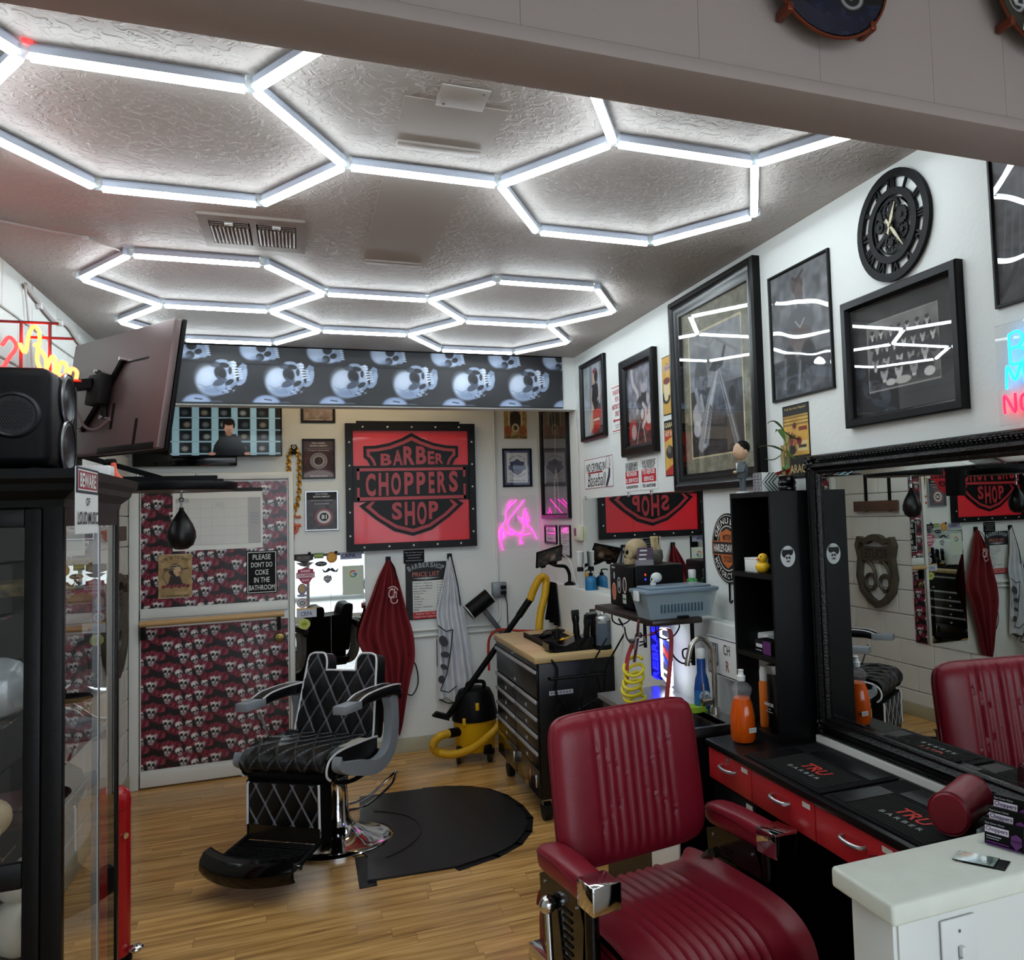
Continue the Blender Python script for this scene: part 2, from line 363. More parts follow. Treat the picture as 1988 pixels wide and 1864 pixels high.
# floor
fl = struct('floor', MB().box(XL-.1, W+.1, 1.21, D+.1, -.12, -.004), 'subfloor', 'light oak laminate floor of narrow staggered planks')
PW = 0.094; PLK = {}
y = 1.215; row = 0
while y < D:
    x = XL-random.random()*.6
    while x < W:
        Lp = random.choice((0.46, 0.58, 0.7, 0.82, 0.95)); x0 = max(x, XL); x1 = min(x+Lp, W); x += Lp
        if x1-x0 < 0.05: continue
        if (round(x1-x0, 3)) not in PLK: PLK[round(x1-x0, 3)] = MB().box(0.0006, x1-x0-.0006, 0.0006, PW-.0006, -.004, 0).mesh('plank')
        O('plank', PLK[round(x1-x0, 3)], 'plank_wood', fl, loc=(x0, y, 0))
    y += PW
# ceiling of the barber room with smooth patched areas
ce = struct('ceiling', MB().box(XL-.1, W+.1, 1.3, D+.1, ZC, ZC+.1), 'ceiling_paint', 'knockdown textured white ceiling with smooth patches')
for n_, a, b_, c, d in (('patch', .249, .515, 2.144, 2.435), ('patch', .24, .497, 2.59, 3.619)):
    O(n_, MB().box(a, b_, c, d, ZC-.002, ZC+.001), 'ceiling_smooth', ce)
O('patch_strip', MB().rbox(.257, .493, 2.40, 2.444, ZC-.01, ZC+.001, .003), 'ceiling_smooth', ce); O('patch_strip', MB().rbox(.247, .472, 3.576, 3.614, ZC-.01, ZC+.001, .003), 'ceiling_smooth', ce)
# walls
wr = struct('wall_right', MB().box(W, W+.12, 1.337, D+.1, 0, ZC), 'wall_paint', 'white painted wall crowded with framed pictures')
wb = struct('wall_back', MB().box(XL-.1, W+.1, D, D+.12, 0, ZC), 'wall_paint', 'white back wall with door and red logo sign')
O('soffit', MB().box(XL, W, DS, DS+.12, 2.428, ZC), 'wall_paint', wb)
lg = O('ledge', MB().rbox(1.662, W-.001, 2.9, 6.1, 0.0, 1.225, .006), 'wall_paint', wr, label='white half-height ledge along the wall')
wl = struct('wall_left', MB().box(XL-.12, XL-.012, -2.5, D+.1, 0, 3.0), 'grout', 'white painted concrete block wall')
BLK = MB().rbox(-.012, .0, .003, .397, .003, .197, .004, 1).mesh('block'); HB = MB().rbox(-.012, .0, .003, .197, .003, .197, .004, 1).mesh('block')
for j in range(14):
    y = 1.35-(0.2 if j % 2 else 0)
    while y < D-.03:
        if y >= 1.35-.001 and y+.4 <= D: O('block', BLK, 'block_paint', wl, loc=(XL, y, j*.2))
        elif y+.4 > D: O('block', MB().rbox(-.012, .0, .003, D-y-.002, .003, .197, .004, 1), 'block_paint', wl, loc=(XL, y, j*.2))
        y += .4
struct('baseboard_back', MB().rbox(-.06, 1.41, D-.012, D-.0005, 0, .105, .003), 'base_vinyl', 'beige vinyl baseboard along the back wall')
struct('baseboard_left', MB().rbox(XL+.0005, XL+.012, 1.4, D-.02, 0, .105, .003), 'base_vinyl', 'beige vinyl baseboard along the block wall')
# header over the opening and the front shop room
hd = struct('wall_header', MB().box(XL-.1, 3.3, 1.212, 1.337, 2.438, 3.05), 'header_paint', 'header wall above the opening between the two rooms')
x = XL
for k in range(17):
    wdt = (.25, .176, .30, .235)[k % 4]
    O('panel', MB().box(x+.0003, x+wdt-.0003, 1.2095, 1.2115, 2.461, 3.0), 'header_paint', hd); x += wdt
O('bottom_trim', MB().rbox(XL, 3.2, 1.204, 1.342, 2.434, 2.459, .0035), 'header_paint', hd)
struct('ceiling_front', MB().box(XL-.1, 3.3, -2.5, 1.215, 3.0, 3.1), 'ceiling_smooth', 'smooth ceiling of the front shop')
M('shop_floor', '#9a8262', 0.3, vary=(3, '#83694a', .6))
struct('floor_front', MB().box(XL-.1, 3.3, -2.5, 1.215, -.1, 0), 'shop_floor', 'wood floor of the front shop')
struct('wall_front_right', MB().box(3.2, 3.32, -2.5, 1.34, 0, 3.0), 'wall_paint', 'white side wall of the front shop')
struct('wall_stub', MB().box(W, 3.2, 1.212, 1.337, 0, 2.44), 'wall_paint', 'wall between the shop and the barber room')
# shop front with glazing
sf = struct('wall_front', MB().box(XL-.1, 3.3, -2.6, -2.5, 0, .12).box(XL-.1, 3.3, -2.6, -2.5, 2.75, 3.0).box(XL-.1, -.9, -2.6, -2.5, .12, 2.75).box(2.9, 3.3, -2.6, -2.5, .12, 2.75), 'wall_paint', 'shop front wall with wide glazing behind the viewer')
for k, xx in enumerate((-.9, .05, 1.0, 1.95, 2.85)): O('mullion', MB().box(xx, xx+.05, -2.58, -2.52, .12, 2.75), 'alu', sf)
for k, xx in enumerate((-.85, .1, 1.05, 2.0)): O('glass_pane', MB().box(xx, xx+.9, -2.552, -2.548, .12, 2.75), 'pane', sf)
M('concrete', '#b9b8b2', 0.8, vary=(.7, '#a3a29b', .5)); M('asphalt', '#8f9092', 0.85)
struct('ground_outside', MB().box(-25, 25, -40, -2.6, -.15, -.02), 'concrete', 'pale concrete pavement outside the shop')
pl = bpy.data.lights.new('window_portal', 'AREA'); pl.shape = 'RECTANGLE'; pl.size = 3.8; pl.size_y = 2.6; pl.cycles.is_portal = True
po = link('window_portal', pl); po.location = (1, -2.49, 1.43); po.rotation_euler = (PI/2, 0, 0)
# parked car out in the street, seen only in mirrors
car = T('parked_car', 'white car parked in the street outside, seen in mirror glass', 'car', (0.2, -7.5, 0)); M('car_paint', '#d9dde2', 0.25, coat=.6); M('car_glass', '#20262b', 0.1)
prof = [(-2.1, .32), (-2.15, .7), (-1.9, .85), (-1.2, .92), (-.6, 1.42), (.9, 1.45), (1.7, .98), (2.1, .9), (2.15, .4), (2.0, .3)]
mb = MB().prism(prof, -.85, .85).tf(Matrix.Rotation(PI/2, 4, 'X')); O('body', mb, 'car_paint', car)
mb = MB().prism([(-1.0, .95), (-.5, 1.36), (.85, 1.38), (1.45, .98)], -.855, .855).tf(Matrix.Rotation(PI/2, 4, 'X')); O('side_window', mb, 'car_glass', car)
for sx in (-1.35, 1.35):
    for sy in (-.8, .8): O('wheel', MB().cyl((sx, sy-.1, .32), (sx, sy+.1, .32), .32, n=20), 'rubber', car)
# pony wall
pw = struct('wall_pony', MB().box(.91, W, 1.2015, 1.313, 0, 1.04), 'trim_paint', 'white half wall with thick cap beside the station')
M('cap_paint', '#dfe3d8', 0.45, bump=('noise', 25, 0.25), vary=(18, '#cfd3c6', .35))
O('cap', MB().rbox(.879, W, 1.168, 1.342, 1.031, 1.068, .007, 3), 'cap_paint', pw, label='thick painted wood cap')
O('corner_board', MB().rbox(.902, .914, 1.2, 1.315, 0, 1.031, .003).rbox(.91, .969, 1.195, 1.2025, 0, 1.031, .002), 'trim_paint', pw)
# door with casing
dr = struct('door_1', MB().box(-1.008, -.095, D-.04, D-.0005, 0.012, 2.03), 'trim_paint', 'door papered with skull and rose print')
cs = struct('trim_1', MB().rbox(-1.07, -1.014, D-.06, D-.001, 0, 2.085, .006).rbox(-.092, -.058, D-.06, D-.001, 0, 2.085, .006).rbox(-1.118, -.058, D-.058, D-.001, 2.035, 2.085, .006), 'trim_paint', 'white door casing')
M('fillet', '#17110f', .6)
# ================================================================ hexagon tube lights
M('led', '#f4fbff', 0.4, emit=TUBE, ecol='#eefaff'); M('led_housing', '#c3cbdc', 0.4); M('clear_plastic', '#dfe8ea', 0.15, trans=.6, alpha=.6)
HX = math.sqrt(3)/2; TL = 0.4594
def tube_mesh(L):
    n = 6; R = .0125; prof = [(-R, .003)]+[(R*cos(PI+PI*i/n), R*sin(PI+PI*i/n)) for i in range(n+1)]+[(R, .003)]
    P = [[V(sx, a, b) for a, b in prof] for sx in (-L/2, L/2)]
    d = MB().grid(P).mesh('diffuser', SM)
    h = MB().prism([(-.0125, .003), (.0125, .003), (.0125, .02), (.008, .027), (-.008, .027), (-.0125, .02)], -L/2, L/2).tf(Matrix(((0, 0, 1, 0), (1, 0, 0, 0), (0, 1, 0, 0), (0, 0, 0, 1)))).mesh('housing')
    return d, h
CONN = MB().rbox(-.019, .019, -.016, .016, -.004, .027, .004, 1).mesh('connector')
def hexlight(name, label, c, s, th, nodes, edges):
    t = T(name, label, 'light', (c[0], c[1], ZC-.031), th); dm, hm = tube_mesh(s-.037)
    for a, b in edges:
        a = V(nodes[a][0], nodes[a][1], 0)*s; b = V(nodes[b][0], nodes[b][1], 0)*s; mid = (a+b)/2; an = math.atan2(b.y-a.y, b.x-a.x)
        o = O('tube', hm, 'led_housing', t, loc=mid); o.rotation_euler = (0, 0, an)
        q = O('diffuser', dm, 'led', o)
    used = {n for e in edges for n in e}
    for n in used: O('connector', CONN, 'clear_plastic', t, loc=(nodes[n][0]*s, nodes[n][1]*s, 0))
    return t
h = HX
F_ = dict(A=(-.5, -h), B=(.5, -h), C=(1, 0), D=(.5, h), E=(-.5, h), F=(-1, 0), G=(2, 0), H=(2.5, -h), I=(3.5, -h), J=(4, 0), K=(3.5, h), L=(2.5, h), P=(1, -2*h), Q=(2, -2*h), R=(-1, -2*h), S=(4, -2*h))
hexlight('hexagon_light', 'large hexagon tube light nearest the header beam', (-.335, 2.558), TL, .0168, F_, ['AB', 'BC', 'CD', 'DE', 'EF', 'FA', 'CG', 'GH', 'HI', 'IJ', 'JK', 'KL', 'LG', 'BP', 'PQ', 'QH', 'AR', 'IS'])
B_ = dict(a=(-.5, -h), b=(.5, -h), c=(1, 0), d=(.5, h), e=(-.5, h), f=(-1, 0), g=(2, 0), h=(2.5, -h), i=(3.5, -h), j=(4, 0), k=(3.5, h), l=(2.5, h), o=(1, 2*h), r=(2, 2*h), p=(.5, 3*h), q=(-.5, 3*h), s=(2.5, 3*h), t=(3.5, 3*h), u=(4, 2*h), m=(-1, 2*h))
hexlight('hexagon_light', 'honeycomb tube light of four hexagons close to the skull valance', (-.368, 4.068), .4688, .0048, B_, ['ab', 'bc', 'cd', 'de', 'ef', 'fa', 'cg', 'gh', 'hi', 'ij', 'jk', 'kl', 'lg', 'em', 'mq', 'qp', 'po', 'od', 'or', 'rl', 'rs', 'st', 'tu', 'uk'])
# ceiling vent, blank plate, cables
M('vent_paint', '#94877f', 0.5)
t = T('ceiling_vent', 'white ceiling air register with two louvre banks', 'vent', (-.153, 3.357, ZC)); t.scale = (KR, KR, KR)
O('frame', MB().box(-.20, .20, -.215, -.15, -.012, 0).box(-.20, .20, .15, .215, -.012, 0).box(-.2, -.165, -.15, .15, -.012, 0).box(.165, .2, -.15, .15, -.012, 0).box(-.012, .012, -.15, .15, -.012, 0), 'vent_paint', t)
O('duct', MB().box(-.165, .165, -.15, .15, -.0015, -.0005), 'black_matte', t)
for sx in (-1, 1):
    for k in range(10): O('slat', MB().box(-.0045, .0045, -.075, .14, -.006, .006, Matrix.Rotation(.6, 3, 'Y')), 'vent_paint', t, loc=(sx*.09+(k-4.5)*.0148, 0, -.008))
    for k in range(3): O('slat', MB().box(-.072, .072, -.008, .008, -.0015, .0015, Matrix.Rotation(.5, 3, 'X')), 'vent_paint', t, loc=(sx*.09, -.14+k*.022, -.008))
    O('lever', MB().rbox(-.016, .016, -.01, .01, -.02, -.01, .002), 'white_plastic', t, loc=(sx*.09, -.13, 0))
t = T('blank_cover_plate', 'square white blank cover plate screwed to the ceiling', 'cover plate', (.388, 2.105, ZC)); t.scale = (KR, KR, KR)
O('plate', MB().rbox(-.072, .072, -.068, .068, -.008, -.0025, .004), 'ceiling_smooth', t)
for q in ((-.05, .045), (.055, -.045)): O('screw', MB().cyl((q[0], q[1], -.011), (q[0], q[1], -.007), .004, n=8), 'steel', t)
tag(O('indicator_lamp', MB().lathe([(0.0, -.012), (.008, -.01), (.011, -.003), (.011, 0)], (-.5445, 2.149, ZC-.0005), 12), M('red_glow', '#ff3030', .4, emit=3)), 'tiny red indicator lamp on the ceiling beside a hexagon corner', 'lamp')
M('cord_white', '#c9c3c0', .5)
c = T('ceiling_wire', 'thin white cord clipped across the ceiling to the far hexagons', 'cord')
O('wire', MB().tube(smoothpath([(-1.06, 3.37, ZC-.006), (-.943, 3.442, ZC-.006), (-.815, 3.516, ZC-.006), (-.72, 3.564, ZC-.006), (-.62, 3.713, ZC-.008)], 5), .004, 6), 'cord_white', c)
O('clip', MB().rbox(-.733, -.712, 3.554, 3.571, ZC-.012, ZC, .002), 'white_plastic', c)
c = T('wall_cable', 'bundle of white cables stapled along the top of the block wall', 'cable')
O('wire', MB().tube(smoothpath([(XL+.012, 4.2, 2.755), (XL+.012, 4.37, 2.73), (XL+.012, 4.63, 2.70), (XL+.012, 4.89, 2.73), (XL+.012, 5.15, 2.69), (XL+.012, 5.45, 2.71)], 5), .009, 6), 'cord_white', c)
O('wire', MB().tube(smoothpath([(XL+.012, 4.2, 2.75), (XL+.014, 4.29, 2.47), (XL+.016, 4.33, 2.13)], 5), .005, 6), 'cord_white', c)
for yy in (4.41, 4.76, 5.1): O('clip', MB().rbox(XL+.001, XL+.022, yy-.012, yy+.012, 2.70, 2.73, .002), 'white_plastic', c)
# warm tube lamp on the alcove ceiling, out of sight behind the beam
t = T('alcove_tube_lamp', 'warm ceiling tube lamp in the alcove behind the beam', 'lamp', (.35, 6.0, ZC)); O('housing', MB().rbox(-.62, .62, -.05, .05, -.05, -.0005, .006), 'white', t)
O('lamp_tube', MB().cyl((-.6, 0, -.066), (.6, 0, -.066), .014, n=8), M('warm_tube', '#fff0d0', .4, emit=16, ecol='#ffe0ae'), t)
# ================================================================ framed pictures and painters
def frame_mesh(w, h, prof, name='frame'):
    """Mitred moulding: prof = [(inset from the outer edge, height above the wall)]."""
    mb = MB(); vs = []; n = len(prof)
    for d, z in prof: vs += [V(-w/2+d, -h/2+d, z), V(w/2-d, -h/2+d, z), V(w/2-d, h/2-d, z), V(-w/2+d, h/2-d, z)]
    mb.add(vs, [(i*4+k, i*4+(k+1) % 4, (i+1)*4+(k+1) % 4, (i+1)*4+k) for i in range(n-1) for k in range(4)]); return mb.mesh(name, math.radians(25))
def fprof(fw, dp): return [(0, 0), (0, dp*.85), (fw*.12, dp), (fw*.75, dp), (fw*.95, dp*.55), (fw, dp*.5), (fw, .001)]
def framed(name, label, mat, w, h, fw, dp, art, fmat='frame_black', pane='pane', cat='picture', prof=None, group=None):
    """Frame with backing, painted print and glass pane; art(cv) paints the print. Returns the thing and the clear picture size."""
    t = T(name, label, cat, mat=mat, group=group); O('frame', frame_mesh(w, h, prof or fprof(fw, dp)), fmat, t)
    iw, ih = w-2*fw, h-2*fw; O('backing', MB().box(-iw/2-.002, iw/2+.002, -ih/2-.002, ih/2+.002, .0005, .002), 'black_matte', t)
    if art:
        r = art(iw, ih)
        if isinstance(r, Cv): r.obj('print', t, 'ink', z=.0028)
        elif isinstance(r, Ink): r.obj('print', t)
        elif r: 
            r[0].obj('print', t, 'ink', z=.0028); r[1].obj('lettering', t)
    if pane: O('glass_pane', MB().box(-iw/2, iw/2, -ih/2, ih/2, dp*.45-.001, dp*.45), pane, t)
    return t
def board(name, label, mat, w, h, th, ink, bmat='white', cat='sign', r=.004, group=None):
    """Flat sign: a thin panel with printed lettering."""
    t = T(name, label, cat, mat=mat, group=group); O('panel', MB().rbox(-w/2, w/2, -h/2, h/2, .0005, th, min(r, th*.45), 1), bmat, t)
    if ink: ink.obj('lettering', t)
    return t
class Px:
    """Metric brush on a canvas with offset, scale and tilt."""
    def __init__(s, cv, x, y, k, rot=0, flip=1): s.cv, s.x, s.y, s.k, s.r, s.fl = cv, x, y, k, rot, flip
    def p(s, a, b):
        a *= s.k*s.fl; b *= s.k; return (s.x+a*cos(s.r)-b*sin(s.r))/s.cv.w, (s.y+a*sin(s.r)+b*cos(s.r))/s.cv.h
    def e(s, a, b, rx, ry, col, al=1, rot=0, soft=.12):
        x, y = s.p(a, b); s.cv.ell(x, y, rx*s.k/s.cv.w, ry*s.k/s.cv.h, col, al, s.r+rot*s.fl, soft); return s
    def l(s, pts, w, col, al=1): s.cv.line([s.p(*q) for q in pts], w*s.k/s.cv.w, col, al); return s
    def g(s, pts, col, al=1): s.cv.poly([s.p(*q) for q in pts], col, al); return s
def skull_front(cv, x, y, s, rot=0, red=True, flip=1):
    b = Px(cv, x, y, s, rot, flip)
    b.e(0, -.36, .17, .15, '#b3abb2').e(0, -.14, .25, .26, '#c4bdbc').e(0, .16, .37, .34, '#d6d0cb').e(-.1, .22, .22, .2, '#e4e0da', .8, soft=.5).e(.24, .05, .14, .32, '#8f879c', .55, soft=.5).e(0, -.42, .14, .06, '#7d7480', .6, soft=.5)
    b.e(-.15, -.02, .115, .12, '#120d10').e(.14, -.02, .11, .12, '#120d10').e(0, -.17, .05, .08, '#1a1216').l([(-.15, -.32), (.15, -.32)], .035, '#3a3036').e(-.25, -.2, .05, .1, '#2a2026', .7).e(.25, -.2, .05, .1, '#2a2026', .7)
    for q in range(4): b.l([(-.1+q*.065, -.26), (-.1+q*.065, -.4)], .012, '#4a4048', .8)
    if red: b.l([(-.06, .38), (.05, .28), (-.02, .2)], .05, '#8e2c36').l([(.1, .42), (.12, .3)], .04, '#8e2c36')
def rose(cv, x, y, r):
    b = Px(cv, x, y, r); b.e(0, 0, 1, .95, '#431019')
    for k in range(6): b.e(.52*cos(k*1.05+.3), .5*sin(k*1.05+.3), .46, .42, ('#7c2638', '#66192a', '#8f3548')[k % 3], .95)
    for k in range(4): b.e(.22*cos(k*1.6), .22*sin(k*1.6), .28, .25, ('#8b2f43', '#5a1424')[k % 2])
    b.e(0, 0, .13, .12, '#3a0a15')
def door_paper(w, h, nx, x0, y0):
    cv = Cv(w, h, nx, '#161113'); a, bb = .19, .172; r = np.random.default_rng(5)
    for layer in (0, 1):
        for j in range(-1, int(h/bb*2)+3):
            for i in range(-2, int(w/a)+3):
                x = i*a+x0+(a/2 if j % 2 else 0); y = j*bb*.5+y0
                if not -.15 < x < w+.15 or not -.15 < y < h+.15: continue
                if layer == 0: rose(cv, x+.052, y+.012, .034); rose(cv, x-.05, y+.02, .026); rose(cv, x+.02, y-.052, .026); continue
                skull_front(cv, x, y-.006, .086, -.12); rose(cv, x+.012, y+.036, .022); rose(cv, x-.018, y+.034, .017)
                if (i+j) % 2: skull_front(cv, x+.068, y-.03, .06, .3, False)
                else: skull_front(cv, x-.062, y-.022, .054, .5, False, -1); rose(cv, x-.066, y+.012, .015)
    cv.noise(3, .025); return cv
M('wallpaper', rough=.32, attr=True, coat=.2)
cv = door_paper(.90, .93, 300, .06, .04); cv.obj('lower_paper', dr, 'wallpaper', label='skull and rose paper').matrix_world = onback(-.552, .585, .0412)
cv = door_paper(.90, .84, 300, .1, .02); cv.obj('upper_paper', dr, 'wallpaper', label='skull and rose paper').matrix_world = onback(-.552, 1.60, .0412)
O('rail', MB().rbox(-1.006, -.1, D-.055, D-.041, 1.115, 1.172, .004), 'trim_paint', dr); O('bottom_rail', MB().rbox(-1.006, -.096, D-.055, D-.041, .012, .105, .004), 'trim_paint', dr)
M('pine', '#c9a574', .45, vary=(6, '#a87f4d', .6, (1, 1, 30)))
hb = O('towel_bar', MB().cyl((-1.0, D-.1, 1.085), (-.125, D-.1, 1.09), .02, n=12), 'pine', dr, label='round wooden rail')
for xx in (-.985, -.16): O('bracket', MB().box(xx-.012, xx+.012, D-.1, D-.042, .98, 1.08), 'black', hb)
kn = O('deadbolt', MB().lathe([(.032, 0), (.034, .006), (.028, .016), (.014, .018), (.012, .03), (.0, .031)]), 'brass', dr); LATER.append((kn, onback(-.157, .921, .0415)))
# calendar, vintage sign and notice on the door
def calendar():
    t = T('wall_calendar', 'large white wall calendar taped to the door', 'calendar', mat=onback(-.537, 1.755, .0425)); w, h = .555, .40
    O('sheet', MB().box(-w/2, w/2, -h/2, h/2, .001, .003), 'paper', t); k = Ink(.0036); k.rect(-w/2, h/2-.004, w/2, h/2+.022, '#131315')
    k.rect(-.26, -.165, .18, .155, '#d9d9d6').rect(.185, -.165, .265, .155, '#b4b5b6').rect(-.26, .125, -.18, .155, '#b9babc')
    for i in range(7): k.rect(-.26+i*.0735, -.165, -.259+i*.0735, .155, '#b0b0b0')
    for i in range(6): k.rect(-.26, -.165+i*.062, .265, -.164+i*.062, '#a6a6a6')
    for i in range(4): k.stroke([(.195+.004*i, .04-i*.022), (.215, .046-i*.02), (.235, .037-i*.022), (.256, .045-i*.02)], .002, '#5b6f9e')
    for i in range(3): k.stroke([(-.02, .12-i*.012), (.0, .124-i*.012), (.03, .117-i*.013)], .0016, '#8d94a0')
    k.obj('lettering', t)
calendar()
def vintage():
    w, h = .2, .29; cv = Cv(w, h, 60, '#a98d62'); cv.noise(8, .08)
    b = Px(cv, w/2, h/2, 1); b.e(.0, -.02, .075, .085, '#8a7250', .6, soft=.4)
    b.e(.0, .04, .04, .042, '#241a16'); b.e(.012, .035, .024, .03, '#c9a983').l([(-.035, .07), (.03, .075)], .006, '#b3a58c').l([(-.04, .055), (.034, .06)], .006, '#b3a58c').l([(-.04, .04), (.0, .045)], .005, '#a08a68')
    b.g([(-.045, -.06), (-.03, .0), (.0, .01), (.03, -.005), (.045, -.06)], '#33292a').e(.012, .012, .012, .015, '#c9a983').l([(.02, .02), (.03, .026)], .006, '#8e2a2a')
    b.l([(-.06, .035), (-.075, .0), (-.05, -.05)], .007, '#6f5b42').l([(.05, .045), (.075, .05)], .01, '#4a3b30').e(-.055, .045, .016, .012, '#5d4a38')
    for k in range(7): rose(cv, .03+k*.024, .075+.006*(k % 2), .012)
    return cv
t = T('vintage_tin_sign', 'brown vintage tin sign with portrait of a woman on the door', 'sign', mat=onback(-.80, 1.388, .0425)); O('panel', MB().rbox(-.1, .1, -.147, .147, .0005, .003, .001, 1), 'paper', t)
vintage().obj('print', t, z=.0035); k = Ink(.0042); k.arc('LIFE IS TOO SHORT', 0, -.03, .155, 2.15, .99, .02, '#33261c', .03); k.text('TO HAVE BORING HAIR', 0, -.133, .17, .014, '#33261c', .02); k.obj('lettering', t)
k = Ink(.0034); k.frame(-.092, -.142, .092, .142, .005, '#d9dbd8')
for i, s_ in enumerate(('PLEASE', "DON'T DO", 'COKE', 'IN THE', 'BATHROOM')): k.text(s_, 0, .106-i*.053, (.115, .135, .085, .1, .165)[i], .036, '#d9dbd8', .012)
board('bathroom_notice', "black sign asking PLEASE DON'T DO COKE IN THE BATHROOM", onback(-.267, 1.383, .0425), .197, .298, .003, k, 'black')
# ================================================================ skull valance
def valance():
    w, h = 3.12, .405; cv = Cv(w, h, 900, '#25262a'); cv.noise(40, .04)
    def profile(x, y, s, rot=0):
        b = Px(cv, x, y, s, rot)
        b.e(-.21, -.08, .29, .31, '#a2b0c8').e(-.12, -.2, .27, .17, '#8fa0bd').e(.0, .17, .2, .17, '#9fadc4').e(.1, .0, .16, .2, '#93a2bc')
        b.g([(.1, .32), (.2, .35), (.245, .3), (.26, .05), (.2, -.06), (.08, -.02)], '#a5b2c8').g([(.27, .2), (.36, .31), (.44, .27), (.46, .1), (.43, -.06), (.34, -.16), (.24, -.15), (.16, -.22), (.14, -.16), (.27, -.05)], '#76859f')
        b.e(.39, .06, .05, .13, '#94a3bd', rot=-.2).e(.33, -.11, .09, .04, '#8796b0', rot=.5).e(-.3, .0, .17, .2, '#c9d4e6', .85, soft=.55).e(-.02, .32, .12, .05, '#8b99b2').e(-.2, -.28, .2, .08, '#6f7f9c', .6, soft=.5)
        b.e(-.05, .09, .11, .145, '#26282e', rot=.3).e(-.02, .06, .07, .09, '#1c1d22', rot=.3).e(.02, .25, .1, .05, '#22242a', rot=-.15).e(-.14, .26, .09, .06, '#3a3f4a', .85).e(.13, .14, .035, .08, '#2c303a', .95).e(-.06, -.1, .14, .07, '#39404f', .85, rot=.5).e(.12, -.1, .09, .05, '#1f2228', .95, rot=.6).e(.26, .08, .03, .17, '#17181c', rot=.12)
        for k in range(6): b.l([(.165+.012*k, .315-.06*k), (.232+.010*k, .305-.055*k)], .032, '#d3dcea')
        for k in range(5): b.l([(.285+.006*k, .18-.05*k), (.33+.006*k, .185-.048*k)], .028, '#bccadd')
        b.l([(-.45, -.15), (-.3, -.22), (-.2, -.16), (-.08, -.3)], .008, '#59647a').l([(-.1, .02), (.02, -.06), (.06, -.2)], .02, '#55617a', .8)
        for k in range(9): b.e(.0+.028*k, -.31+.035*(k % 3), .026, .016, '#aebbd0' if k % 2 else '#3c4350', .7)
    def cut(x, y, s):
        b = Px(cv, x, y, s); b.e(-.2, .08, .28, .28, '#94a5c2').e(.08, .0, .26, .22, '#9dadc8').e(.3, .0, .13, .18, '#8797b2').e(.03, .13, .12, .12, '#25272d').e(.0, -.12, .1, .1, '#2a2d34').e(.18, -.03, .09, .07, '#24262c', rot=.4).e(-.26, .05, .14, .2, '#b9c6dc', .7, soft=.5).e(-.1, -.15, .12, .06, '#7686a4', .6, soft=.5)
        for k in range(5): b.l([(.34+.016*k, .14-.06*k), (.41+.01*k, .13-.06*k)], .032, '#bac7da')
    for k in range(-1, 9):
        x = .0+k*.433; cut(x+.06, .365, .27); b = Px(cv, x+.10, .0, .3); b.e(0, 0, .3, .22, '#8798ba').e(.0, .0, .2, .14, '#aebcd8', .7, soft=.5).l([(-.04, .12), (.1, .1)], .03, '#3c4350').e(.4, .02, .16, .05, '#59617a', .8)
    for k in range(-1, 9): profile(.26+k*.433, .185, .335)
    cv.fill(cv.Y < .03, '#141417', .85); cv.noise(90, .03); return cv
t = T('skull_valance', 'black fabric valance printed with grey skulls under the ceiling', 'valance', mat=onback(.317, 2.608, .003, DS, KR))
M('fabric_print', rough=.55, attr=True, sheen=.1)
valance().obj('cloth', t, 'fabric_print', z=.006, bend=lambda x, y: .004*np.sin(x*9)*np.cos(y*11)+.003*np.sin(y*40+x*3)*(y > .08))
O('rod', MB().cyl((-1.56, .207, .006), (1.56, .207, .006), .005, n=8), 'black', t)
